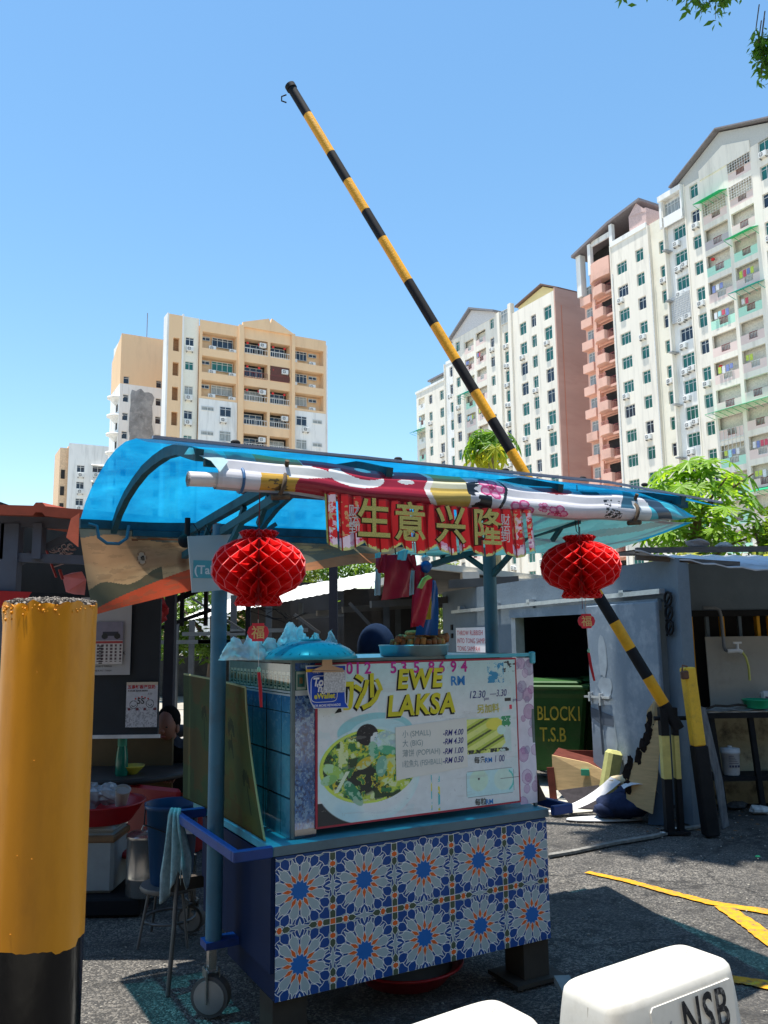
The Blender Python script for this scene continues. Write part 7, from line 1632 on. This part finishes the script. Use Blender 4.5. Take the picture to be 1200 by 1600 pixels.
hang_sheet(K1, 'bag_handle', ([(634, 866), (640, 880), (646, 890)], [(647, 868), (650, 880), (648, 892)]), .0, MAR, .02, 3)
hang_sheet(K1, 'white_bag', ([(586, 890), (585, 930)], [(595, 888), (595, 930)]), .05, PALE, .01, 4)
hang_sheet(K1, 'white_bag', ([(640, 892), (641, 930)], [(648, 888), (646, 928)]), .05, PALE, .01, 5)
hang_sheet(K1, 'peg', ([(622, 862), (621, 874)], [(638, 859), (634, 876)]), -.03, CYP, .01, 6, .001); hang_sheet(K1, 'peg', ([(586, 865), (586, 872)], [(595, 862), (594, 871)]), -.03, CYP, .01, 7, .001)
mb = MB(); a_ = onv(618, 866, .0); mb.tube([(a_[0], 0, a_[1]), (a_[0], .05, 2.3)], .003, 5); mb.build('cord', BLK, K1)
K2 = on_cart('plastic_bag_bundle', 'bundle of red-pink and blue carrier bags with lime strip, right of the maroon ones', 'plastic bags', 0, 0, 0)
hang_sheet(K2, 'blue_bag', ([(662, 905), (662, 930), (656, 960), (651, 992)], [(682, 908), (685, 920), (684, 960), (682, 992)]), .1, BLB, .01, 11)
hang_sheet(K2, 'yellow_bag', ([(662, 912), (660, 940), (658, 968)], [(674, 914), (674, 940), (671, 968)]), .07, M('yellow_bag_plastic', (.55, .45, .05), .35, trans=.3), .01, 12)
hang_sheet(K2, 'pink_bag', ([(646, 885), (648, 905), (644, 940), (640, 980)], [(660, 882), (662, 905), (658, 940), (655, 978)]), .05, PNK, .02, 13)
hang_sheet(K2, 'pink_bag', ([(655, 905), (648, 930), (645, 955), (642, 972)], [(674, 904), (673, 930), (669, 955), (664, 980)]), .03, PNK, .02, 14)
hang_sheet(K2, 'lime_strip', ([(652, 918), (660, 903), (668, 898)], [(660, 920), (667, 907), (675, 903)]), .0, LGR, .01, 15, .001)
mb = MB(); a_ = onv(666, 885, .03); mb.ell((a_[0], .03, a_[1]), (.03, .02, .03), 10, 7, True, .3, 4); mb.build('knot', BLB, K2)
mb = MB(); a_ = onv(665, 873, .03); mb.ell((a_[0], .03, a_[1]), (.025, .015, .018), 10, 7, True, .2, 4); mb.build('clear_clip', M('clear_clip', (.4, .5, .55), .2, alpha=.7), K2)
mb = MB(); mb.tube([(a_[0], .03, a_[1]), (a_[0]-.005, .04, 2.2)], .003, 5); mb.build('cord', BLK, K2)

# ---- leaning curved board with leaf print beside the case
LBD = on_cart('leaning_board', 'curved olive-green board with faded leaf print, leaning between the left pole and glass case', 'board', 0, 0, 0)
def lb_pos(S, T):                                         # S 0 near edge .. 1 far edge
    v = (.07+.22*(1-(1-T)**1.7))*(1-S)+1.22*S; z = .8+.66*T-.03*(1-S)*T*T; u = -.03-.012*T+.06*np.sin(PI*np.clip(S, 0, 1))*.3-.02+.035*(1-T)*(1-S)+.03*T*(1-S); return u, v, z
def lb_col(S, T):
    b = Paint(S.shape, sr(60, 72, 40)); n1 = fbm(S*5, T*6, 2); b.put(np.clip((n1-.4)*2.5, 0, .8), sr(86, 80, 32)); b.put(np.clip(S*1.4-.4, 0, .8), sr(34, 54, 36)); b.put((n1 > .6)*.4, sr(76, 48, 28))
    for cx, cy, sc in ((.27, .62, 1), (.3, .5, .7), (.68, .68, .8), (.12, .3, .9), (.45, .3, .7)):
        for k_ in range(5):
            a = -1.2+k_*.6; d = ((S-cx-.04*math.sin(a)*sc)/(.014*sc))**2+((T-cy-.07*math.cos(a)*sc)/(.05*sc))**2; b.put((d < 1)*.75, sr(20, 36, 22))
        b.put((abs(S-cx) < .004)*(T < cy)*(T > cy-.18), sr(26, 40, 26))
    b.put((S < .012)+(T > .99), sr(150, 150, 110)); return b.out()
painted('board_print', 90, 70, lb_pos, lb_col, MP('board_print', .7, spec=.12, grain=.14, gscale=5), LBD, thick=.006)
# cloth on the tray corner
#
CLT = on_cart('cloth', 'grey checked dishcloth hanging over the far corner of the blue side tray', 'cloth', -.185, .86, .805)
mb = MB(); nx, ny = 26, 26; rr = random.Random(2); vs = []
for j in range(ny+1):
    t = j/ny
    for i in range(nx+1):
        s = i/nx; wd = .035+.11*min(1, t*1.3); fold = .022*math.sin(s*19+t*2)*min(1, t*3); x = (s-.45)*wd*1.1; l = .40+.07*math.sin(s*5+1)+.05*(s > .55)*math.sin(s*30)
        if t < .12: a = t/.12*PI/2; y = -.012+.02*math.cos(a); z = .012*math.sin(PI-a)
        else: y = -.03; z = -(t-.12)*l
        vs.append((x+.02*t, y-.01+fold-.03*t, z+.006))
mb.add(vs, [(j*(nx+1)+i, j*(nx+1)+i+1, (j+1)*(nx+1)+i+1, (j+1)*(nx+1)+i) for j in range(ny) for i in range(nx)], True); co = mb.build('cloth_fold', M('cloth_grey_blue', (.26, .34, .36), .9, var=.25, scale=45, bump=.3, bscale=220), CLT, rot=(0, 0, R_(-40)))
so = co.modifiers.new('thickness', 'SOLIDIFY'); so.thickness = .003
# things on the tray/under the cart
mb = MB(); mb.lathe([(.15, 0), (.2, .005), (.27, .08), (.29, .085), (.285, .095), (.26, .085), (.18, .015), (.02, .012)], 36)
p = gr(600, 1590); ub = thing('basin', 'large red plastic basin half hidden in the dark under the cart', 'basin', (p.x+.1, p.y+.42, 0)); mb.build('basin_body', M('red_plastic', (.42, .012, .02), .35, var=.06), ub)
mb = MB(); mb.lathe([(.22, .03), (.23, .06), (.2, .068), (.02, .07)], 30); mb.build('lid', M('cream_plastic_dim', (.3, .32, .33), .5), ub)
mb = MB(); mb.bev(-.15, .15, -.1, .1, 0, .14, .02); p = Cw(1.0, .5, 0); tag(mb.build('crate', WP, loc=p, rot=(0, 0, PSI)), 'small pale container on the ground under the right end of the cart', 'container')
a_ = gr(872, 1600); b_ = Vector((.72, 3.72, .1)); mb = MB(); mb.bar((0, 0, 0.02), (-.06, .85, .1), .07, .03)
tag(mb.build('prop_plank', M('grey_timber', (.2, .23, .23), .8, var=.2, scale=8), loc=(.84, 3.2, .0)), 'pale grey plank lying beside the right brown cart leg', 'plank')

# ================================================================ YELLOW BOLLARD
BO = thing('bollard', 'thick steel pipe bollard, yellow over black, filled with rough concrete, close at the left edge', 'bollard', (-.7185, 1.8, 0), 0)
BYL = M('bollard_yellow', sr(212, 138, 0), .3, var=.07, scale=4, dirt=sr(172, 104, 4), dirt_s=5, dirt_a=.5, bump=.07, bscale=16, stretch=(1, 1, .3))
r_ = .0932
mb = MB(); n = 72; vs = []; zs_ = [1.052, 1.06, 1.1, 1.25, 1.4, 1.6, 1.68, 1.712, 1.722, 1.725]
for j, z in enumerate(zs_):
    for i in range(n):
        t = 2*PI*i/n; rr_ = r_+(.0018*math.sin(t*9+z*30)+.0022*math.sin(t*17+3)) * (1 if z > 1.7 else .15)
        zz = z+(.002*math.sin(t*3+1)+.0012*math.sin(t*11+2)+.001*math.sin(t*29)+(-.009 if -.85 < ((t+PI) % (2*PI)-PI) < -.25 else 0) if j == 0 else 0)+(.004*math.sin(t*7)+.003*math.sin(t*19) if j == len(zs_)-1 else 0)
        vs.append((rr_*math.cos(t), rr_*math.sin(t), zz))
mb.add(vs, [(j*n+i, j*n+(i+1) % n, (j+1)*n+(i+1) % n, (j+1)*n+i) for j in range(len(zs_)-1) for i in range(n)], True)
mb.build('yellow_pipe', BYL, BO)
mb = MB(); mb.lathe([(r_-.0012, 0), (r_-.0012, 1.09)], 72, cap=False); mb.build('black_pipe', M('bollard_black', (.004, .004, .005), .22, var=.3, scale=12, bump=.15, bscale=18, stretch=(1, 1, .3), spec=.3), BO)
mb = MB(); rr = random.Random(31)
mb.ell((0, 0, 1.722), (r_*.97, r_*.97, .013), 40, 10)
for i in range(900):
    t = rr.uniform(0, 2*PI); q_ = math.sqrt(rr.random())*r_*.97; s_ = rr.uniform(.0018, .0048); mb.ell((q_*math.cos(t), q_*math.sin(t), 1.727+.008*(1-(q_/r_)**2)+rr.uniform(-.002, .004)), (s_, s_, s_*.8), 5, 3, False, .6, i)
mb.build('concrete_fill', M('rough_concrete', (.24, .21, .18), .95, var=.5, scale=120, bump=.5, bscale=300), BO)
mb = MB()
for i in range(60):
    t = rr.uniform(-PI, 0); z = 1.72-abs(rr.gauss(0, .012)); s_ = rr.uniform(.0012, .003); mb.ell((r_*1.005*math.cos(t), r_*1.005*math.sin(t), z), (s_, s_, s_*1.3), 6, 4, True, .3, i)
for i in range(24):
    t = rr.uniform(-PI, 0); z = rr.uniform(1.08, 1.68); s_ = rr.uniform(.0006, .0013); mb.ell((r_*1.002*math.cos(t), r_*1.002*math.sin(t), z), (s_, s_, s_), 6, 4, True)
mb.build('paint_drip', BYL, BO)['kind'] = 'stuff'

# ================================================================ WHITE PLASTIC STOOLS
PLW = M('stool_white_plastic', (.66, .64, .58), .32, var=.03, scale=3, dirt=(.42, .38, .3), dirt_s=5, dirt_a=.4, trans=.08, bump=.04, bscale=12)
def make_stool(name, lab, L_, Wd, Ht):
    """moulded rectangular stool, +X along its length; rounded top, tapering skirt with leg cut-outs"""
    o = thing(name, lab, 'stool', (0, 0, 0), 0, 'white plastic stools in the foreground'); mb = MB(); n = 48
    def ring(lx, ly, r, z):
        out = []
        for i in range(n):
            t = 2*PI*(i+.5)/n; c, s = math.cos(t), math.sin(t); e = .28
            x = lx*math.copysign(abs(c)**e, c); y = ly*math.copysign(abs(s)**e, s); out.append((x, y, z))
        return out
    lv = [(.985, 0), (1.0, -.004), (1.02, -.02), (1.03, -.05), (1.05, -.1), (1.09, -.25), (1.14, -.4), (1.18, -Ht)]
    rings = [ring(L_/2-.055, Wd/2-.055, 0, Ht-.001), ring(L_/2-.03, Wd/2-.03, 0, Ht-.0025), ring(L_/2-.014, Wd/2-.014, 0, Ht-.009), ring(L_/2-.004, Wd/2-.004, 0, Ht-.022), ring(L_/2, Wd/2, 0, Ht-.042), ring(L_/2+.006, Wd/2+.006, 0, Ht-.09), ring(L_/2+.012, Wd/2+.012, 0, Ht-.15), ring(L_/2+.024, Wd/2+.024, 0, Ht-.3)]
    vs = [p for r in rings for p in r]; mb.add(vs, [(j*n+i, (j+1)*n+i, (j+1)*n+(i+1) % n, j*n+(i+1) % n) for j in range(len(rings)-1) for i in range(n)], True)
    mb.add(rings[0], [tuple(range(n))], True); mb.build('seat', PLW, o)
    for sx in (-1, 1):
        for sy in (-1, 1):
            q = MB(); x, y = L_/2+.02, Wd/2+.02; zt_ = Ht-.301
            pr = []
            for z, ex, wdd in ((zt_, 0, .12), (zt_*.5, .03, .075), (0, .055, .055)):
                pr.append([(sx*(x+ex), sy*(y+ex-wdd), z), (sx*(x+ex), sy*(y+ex-.02), z), (sx*(x+ex-.02), sy*(y+ex), z), (sx*(x+ex-wdd), sy*(y+ex), z), (sx*(x+ex-wdd), sy*(y+ex-.012), z), (sx*(x+ex-.012), sy*(y+ex-wdd), z)])
            V = [p for r in pr for p in r]; q.add(V, [(j*6+i, j*6+(i+1) % 6, (j+1)*6+(i+1) % 6, (j+1)*6+i) for j in range(2) for i in range(6)], True); q.build('leg', PLW, o)
    return o
SZ = .55
A1 = gr(868, 1528, SZ); A2 = gr(1058, 1466, SZ); A3 = gr(1148, 1500, SZ); dA = (A2-A1); ln = dA.length; dA.normalize(); pA = Vector((dA.y, -dA.x, 0)); wdA = abs((A3-A2).dot(pA))
print('stool', ln, wdA)
S1 = make_stool('stool', 'white plastic stool with black NSB lettering on its side, lower right corner', ln+.01, max(.2, wdA), SZ)
S1.location = (A1+A2)/2+pA*max(.2, wdA)/2-Vector((0, 0, SZ)); S1.rotation_euler = (0, 0, math.atan2(dA.y, dA.x))
wS = max(.2, wdA)
mb = MB(); mb.prism([(-.15, SZ-.28), (.25, SZ-.28), (.26, SZ-.06), (.25, SZ-.048), (-.14, SZ-.048), (-.15, SZ-.06)], lambda a, b, d: (a, d-wS/2-(SZ-b-.042)*.12, b), -.004, .004); mb.build('side_panel', PLW, S1)
mb = MB(); rr = random.Random(4)
for i in range(16):
    x = rr.uniform(-ln/2+.05, ln/2-.05); y = rr.uniform(-wS/2+.04, wS/2-.04); a_ = rr.uniform(-.6, .6); l_ = rr.uniform(.01, .05); mb.bar((x, y, SZ+.0006), (x+l_*math.cos(a_), y+l_*math.sin(a_), SZ+.0006), .0012, .0004)
mb.bar((-ln/2-.0055, -.02, SZ-.04), (-ln/2-.021, -.02, SZ-.28), .001, .0015)
mb.build('scratch', M('scuff_brown', (.36, .32, .25), .8), S1)
SPR = M('stencil_black', (.015, .015, .018), .6, dirt=(.5, .48, .45), dirt_s=22, dirt_a=.55)
lettering('lettering', 'NSB', .175, SPR, S1, (-.02, -wS/2-.025, SZ-.178), rot=(PI/2-.1, 0, 0), offset=.003, sx=.72, space=1.08)
lettering('lettering', 'M', .09, M('stencil_faded', (.3, .3, .3), .6, var=.6, scale=60), S1, (-.115, -wS/2-.0195, SZ-.16), rot=(PI/2-.1, 0, 0), sx=.8)
B2 = gr(770, 1550, SZ); B3 = gr(858, 1592, SZ)
S2 = dup_tree(S1, loc=B2-dA*(ln/2+.0)+pA*wS/2-Vector((0, 0, SZ)), rotz=math.atan2(dA.y, dA.x)+.02, label='plain white plastic stool in the foreground, left of the lettered one')
for c in [c for c in bpy.data.objects if c.parent == S2 and c.name.startswith('lettering')]: bpy.data.objects.remove(c)

# ================================================================ TREES AND PLANTS
def leafmat(name, c, tr=.45, var=.35): return M(name, c, .45, var=var, scale=1.7, trans=tr, transc=(c[0]*2.2, c[1]*1.9, c[2]*.8), spec=.4)
def leaf_cloud(name, n, fn, size, mat, parent, seed=0, ratio=.45, droop=.4):
    rr = np.random.RandomState(seed); P = fn(n, rr); V = []; F = []
    d = rr.normal(size=(len(P), 3)); d[:, 2] = d[:, 2]*.5-droop; d /= np.linalg.norm(d, axis=1)[:, None]
    up = rr.normal(size=(len(P), 3))*.6+[0, 0, 1]; sd_ = np.cross(d, up); sd_ /= np.linalg.norm(sd_, axis=1)[:, None]; nn = np.cross(sd_, d)
    s = size*(.6+.8*rr.rand(len(P)))[:, None]
    a = P; b = P+d*s*.45+sd_*s*ratio*.5+nn*s*.06; c = P+d*s; e = P+d*s*.45-sd_*s*ratio*.5+nn*s*.06
    V = np.stack([a, b, c, e], 1).reshape(-1, 3); F = np.arange(len(P)*4).reshape(-1, 4)
    me = bpy.data.meshes.new(name); me.from_pydata(V.tolist(), [], F.tolist()); me.materials.append(mat); me.update()
    o = bpy.data.objects.new(name, me); COL.objects.link(o); o.parent = parent; return o
def clumps(cs):
    def fn(n, rr):
        w = np.array([c[3]*c[4]*c[5] for c in cs]); w = w/w.sum(); k = rr.choice(len(cs), n, p=w); C_ = np.array(cs)[k]
        q = rr.normal(size=(n, 3)); q /= np.linalg.norm(q, axis=1)[:, None]; r = rr.rand(n)**.4; return C_[:, :3]+q*r[:, None]*C_[:, 3:6]
    return fn
BARK = M('bark', (.14, .1, .07), .95, var=.35, scale=8, bump=.6, bscale=14, stretch=(1, 1, .3))
# tree rows behind the sheds
rt = random.Random(17)
for i, (x, y, h, w_, c) in enumerate(((-11.5, 27, 4.2, 2.0, 0), (-7.8, 25, 3.6, 2.0, 1), (-4.8, 23, 3.6, 1.9, 0), (-2.5, 26, 4.4, 1.9, 1), (-.8, 22.5, 3.9, 1.6, 0), (1.6, 30, 4.4, 1.9, 1), (3.6, 27, 3.4, 1.6, 0))):
    t = thing('tree', ['leafy tree far beyond the shed, at the far left of the row', 'rounded tree beyond the dark stall post at left', 'bushy tree seen between the canvas and shed roof, left', 'taller tree behind the white corrugated roof', 'tree showing above the corrugated roof right of the left lantern', 'tree behind the right end of the shed', 'low tree behind the refuse house roof line'][i], 'tree', (x, y, 0), 0, 'trees behind the hawker shed')
    mb = MB(); mb.tube([(0, 0, 0), (.1, 0, h*.4), (0, .1, h*.75)], [.13, .1, .04], 8); 
    for k in range(5): a = k*1.3; mb.tube([(.05, 0, h*.4), (w_*.6*math.cos(a), w_*.5*math.sin(a), h*.75)], [.05, .015], 6)
    mb.build('trunk', BARK, t)
    cs = [(rt.uniform(-w_, w_)*.75, rt.uniform(-w_, w_)*.6, h*rt.uniform(.3, .92), rt.uniform(.35, .75), rt.uniform(.35, .7), rt.uniform(.25, .5)) for _ in range(16)]
    leaf_cloud('crown', 3600, clumps(cs), .2, leafmat('leaf_green_%d' % c, [(.09, .17, .03), (.14, .2, .045)][c]), t, i)
# papaya tree over the roof
PT_ = thing('papaya_tree', 'papaya tree crown on a thin trunk rising behind the banner roll, before the middle block', 'tree', (2.9, 22, 0))
mb = MB(); mb.tube([(0, 0, 0), (.08, 0, 3), (.0, 0, 5.0), (.03, 0, 6.65)], [.16, .14, .11, .09], 10)
mb.build('trunk', M('papaya_bark', (.3, .24, .12), .9, var=.3, scale=5, bump=.4), PT_)
def lobed_leaf(nl, sz, depth_, curl):
    """palmate leaf with cut lobes, centred on its stalk, drooping outward"""
    mb = MB(); vs = [(0, 0, 0)]; out = []
    for k in range(nl):
        a = -2.5+5.0*k/(nl-1); L_ = sz*(1-.25*abs(a)/2.5)
        for (r, da) in ((.35, -.26), (.62, -.2), (.66, -.09), (.82, -.12), (1.0, 0), (.82, .12), (.66, .09), (.62, .2)): out.append((r*L_, a+da))
        out.append((.35*L_, a+.26))
    for r, a in out: vs.append((r*math.cos(a), r*math.sin(a), -curl*(r/sz)**2*sz+.03*sz*math.sin(a*7)))
    mb.add(vs, [(0, i, i+1) for i in range(1, len(vs)-1)]); return mb
PLF = [leafmat('papaya_leaf', (.12, .24, .03), .5), leafmat('papaya_leaf_yellow', (.34, .38, .05), .5)]
protos = [lobed_leaf(7, 1.0, .5, c).build('leaf', PLF[0]).data for c in (.35, .6)]; protoY = lobed_leaf(7, 1.0, .5, .7).build('leaf', PLF[1]).data
for o in [o for o in bpy.data.objects if o.name.startswith('leaf') and o.parent is None and o.data in protos+[protoY]]: bpy.data.objects.remove(o)
rt = random.Random(5)
stk_ = MB()
for i in range(44):
    a = i*2.4; el = rt.uniform(-.6, 1.1); ln_ = rt.uniform(.35, .85); c0 = Vector((.03, 0, 6.62)); e = c0+Vector((math.cos(a)*math.cos(el), math.sin(a)*math.cos(el), math.sin(el)*.62))*ln_
    stk_.tube([c0-Vector((0, 0, .2)), c0.lerp(e, .6)+Vector((0, 0, .05)), e], .012, 5)
    me = protoY if el < -.15 else protos[i % 2]; o = bpy.data.objects.new('leaf', me); COL.objects.link(o); o.parent = PT_; o.location = e; s = rt.uniform(.3, .5); o.scale = (s, s, s); o.rotation_euler = (rt.uniform(-.4, .4), R_(42)+max(0, -el)*.9+rt.uniform(-.2, .3), a)
stk_.build('leaf_stalk', M('stalk_green', (.2, .3, .08), .6), PT_)
# broad-leaved tree on the right
BT_ = thing('broadleaf_tree', 'layered tree with big lobed bright green leaves at the right, before the cream tower', 'tree', (4.95, 13, 0))
mb = MB(); mb.tube([(-.1, 0, 0), (0, 0, 1.5), (-.05, 0, 2.9), (0, 0, 3.6)], [.13, .11, .09, .05], 12)
for k in range(9): a = k*.7; mb.tube([(0, 0, 2.7+.1*k), (.5*math.cos(a), .4*math.sin(a), 3.0+.1*k), (.9*math.cos(a), .8*math.sin(a), 3.15+.11*k)], [.03, .022, .012], 6)
mb.build('trunk', M('brown_bark', (.2, .13, .08), .9, var=.3, scale=6, bump=.5, stretch=(1, 1, .3)), BT_)
BL2 = [leafmat('broad_leaf_bright', (.22, .38, .03), .5), leafmat('broad_leaf_dark', (.12, .26, .03), .45)]
protoB = [lobed_leaf(9, 1.0, .5, .25).build('leaf', BL2[0]).data, lobed_leaf(7, 1.0, .5, .4).build('leaf', BL2[1]).data]
for o in [o for o in bpy.data.objects if o.parent is None and o.type == 'MESH' and o.data in protoB]: bpy.data.objects.remove(o)
rt = random.Random(12)
for i in range(170):
    lay = rt.random(); z = 3.1+1.2*lay; rad = (1.12*math.sqrt(max(0, 1-((lay-.35)/.75)**2)))
    a = rt.uniform(0, 2*PI); r = rad*math.sqrt(rt.random()); x, y = r*math.cos(a), r*math.sin(a)*.9
    o = bpy.data.objects.new('leaf', protoB[0 if (rt.random() < .6) else 1]); COL.objects.link(o); o.parent = BT_; o.location = (x, y, z-.12*(r/1.1)**2); s = rt.uniform(.2, .34); o.scale = (s, s, s); o.rotation_euler = (rt.uniform(-.3, .3), .25+.35*r+rt.uniform(-.25, .25), a+rt.uniform(-.6, .6))
leaf_cloud('inner_leaves', 700, clumps([(0, 0, 3.3, .8, .7, .5), (-.3, 0, 2.95, .6, .5, .25), (.4, 0, 3.0, .6, .5, .3)]), .13, BL2[1], BT_, 9)
BS = thing('shrub', 'dense small-leaved shrub at the right edge above the sheet roof', 'shrub', (6.4, 12.2, 0))
mb = MB(); 
for k in range(6): mb.tube([(.2*k-.5, 0, 0), (.25*k-.7, 0, 2), (.35*k-.9, .1, 3.2)], [.05, .035, .015], 6)
mb.build('stem', BARK, BS)
leaf_cloud('crown', 7000, clumps([(-.35, 0, 3.1, .5, .5, .55), (.1, 0, 3.5, .6, .5, .5), (-.6, 0, 2.65, .5, .5, .35), (.3, 0, 2.6, .6, .5, .5), (-.1, 0, 3.9, .35, .4, .3), (-1.3, .2, 2.5, .6, .4, .22)]), .13, leafmat('shrub_leaf', (.1, .18, .025), .5), BS, 31)
BS2 = thing('shrub', 'sparse pale-leaved shrub behind the sheet roof, left of the trunk', 'shrub', (4.1, 11.5, 0))
mb = MB()
for k in range(5): mb.tube([(.1*k-.2, 0, 0), (.15*k-.3, 0, 1.6), (.2*k-.4, .1, 2.6)], [.03, .02, .01], 6)
mb.build('stem', BARK, BS2)
leaf_cloud('crown', 1500, clumps([(0, 0, 2.5, .38, .35, .3), (.5, 0, 2.45, .4, .3, .25), (1.1, 0, 2.5, .5, .3, .22), (1.6, 0, 2.6, .5, .3, .25)]), .12, leafmat('pale_leaf', (.24, .28, .1), .5), BS2, 33)
# tall shade tree, mostly above and right of the picture
TT = thing('shade_tree', 'tall overhanging tree whose drooping leaf sprays enter the top right corner', 'tree', (8.2, 8.2, 0))
mb = MB(); mb.tube([(0, 0, 0), (-.3, .1, 4), (-1.4, .3, 8), (-3.4, -.2, 10.8), (-5.4, -.9, 12.0)], [.32, .26, .2, .13, .06], 12)
mb.tube([(-1.4, .3, 8), (-2.6, -.4, 9.0), (-4.2, -.8, 9.3), (-4.7, -.9, 9.0), (-4.9, -1.0, 8.4)], [.12, .08, .04, .02, .008], 8)
mb.tube([(-.3, .1, 4), (-1.8, -.8, 6.6), (-3.2, -1.0, 7.6), (-4.0, -1.1, 7.5)], [.12, .07, .03, .01], 8)
mb.tube([(-3.4, -.2, 10.8), (-4.6, -.6, 11.4), (-6.2, -1.2, 11.8)], [.09, .05, .02], 8); mb.build('trunk', BARK, TT)
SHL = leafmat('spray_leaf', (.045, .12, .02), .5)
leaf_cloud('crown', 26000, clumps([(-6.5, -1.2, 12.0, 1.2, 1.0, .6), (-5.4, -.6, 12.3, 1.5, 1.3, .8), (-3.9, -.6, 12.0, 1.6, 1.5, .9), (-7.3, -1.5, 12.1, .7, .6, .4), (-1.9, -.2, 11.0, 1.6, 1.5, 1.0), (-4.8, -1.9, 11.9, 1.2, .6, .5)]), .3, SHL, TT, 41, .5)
tw = MB(); lf = []
rt = random.Random(77)
def spray(px, py, Y, n, L_):
    p = at(px, py, Y)-TT.location; q = p+Vector((rt.uniform(-.05, .05), 0, L_)); tw.tube([q+Vector((.05, 0, .25)), q, p], [.006, .005, .002], 5)
    for i in range(n): t = i/n; c = q.lerp(p, t); lf.append((c.x+rt.uniform(-.03, .03), c.y+rt.uniform(-.03, .03), c.z))
for (px, py, L_, n) in ((1072, 14, .2, 16), (1085, 4, .2, 14), (1096, 22, .25, 20), (1104, 8, .2, 18), (1118, 30, .3, 24), (1112, 16, .25, 20), (1128, 12, .25, 20), (1133, 22, .2, 12), (1142, 4, .15, 8), (1155, -2, .15, 6), (967, -2, .12, 4), (975, 4, .15, 7), (1010, -4, .1, 3), (1164, -6, .12, 5), (1050, 2, .12, 2)): spray(px, py, 7.0, n, L_)
for (px, py, L_, n) in ((1192, 82, .25, 40), (1200, 100, .3, 46), (1186, 100, .2, 26), (1196, 118, .2, 26), (1206, 125, .3, 40), (1184, 84, .12, 16), (1212, 110, .4, 60), (1190, 128, .12, 8), (1222, 90, .3, 60)): spray(px, py, 7.1, n, L_)
tw.tube([(-4.75, -1.0, 8.5), at(1110, -40, 7.0)-TT.location], [.02, .01], 6); tw.tube([(-4.0, -1.1, 7.5), at(1215, 95, 7.1)-TT.location], [.015, .008], 6); tw.tube([(-4.9, -1.0, 8.4), at(975, -40, 7.0)-TT.location], [.012, .006], 5)
tw.build('twig', BARK, TT); A_lf = np.array(lf)
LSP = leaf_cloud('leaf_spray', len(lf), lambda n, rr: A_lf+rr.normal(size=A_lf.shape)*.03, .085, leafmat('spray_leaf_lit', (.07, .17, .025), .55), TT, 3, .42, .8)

LSP['kind'] = 'stuff'
for o in bpy.data.objects:
    if o.name.split('.')[0] in ('crown', 'inner_leaves') and o.parent is not None: o['kind'] = 'stuff'
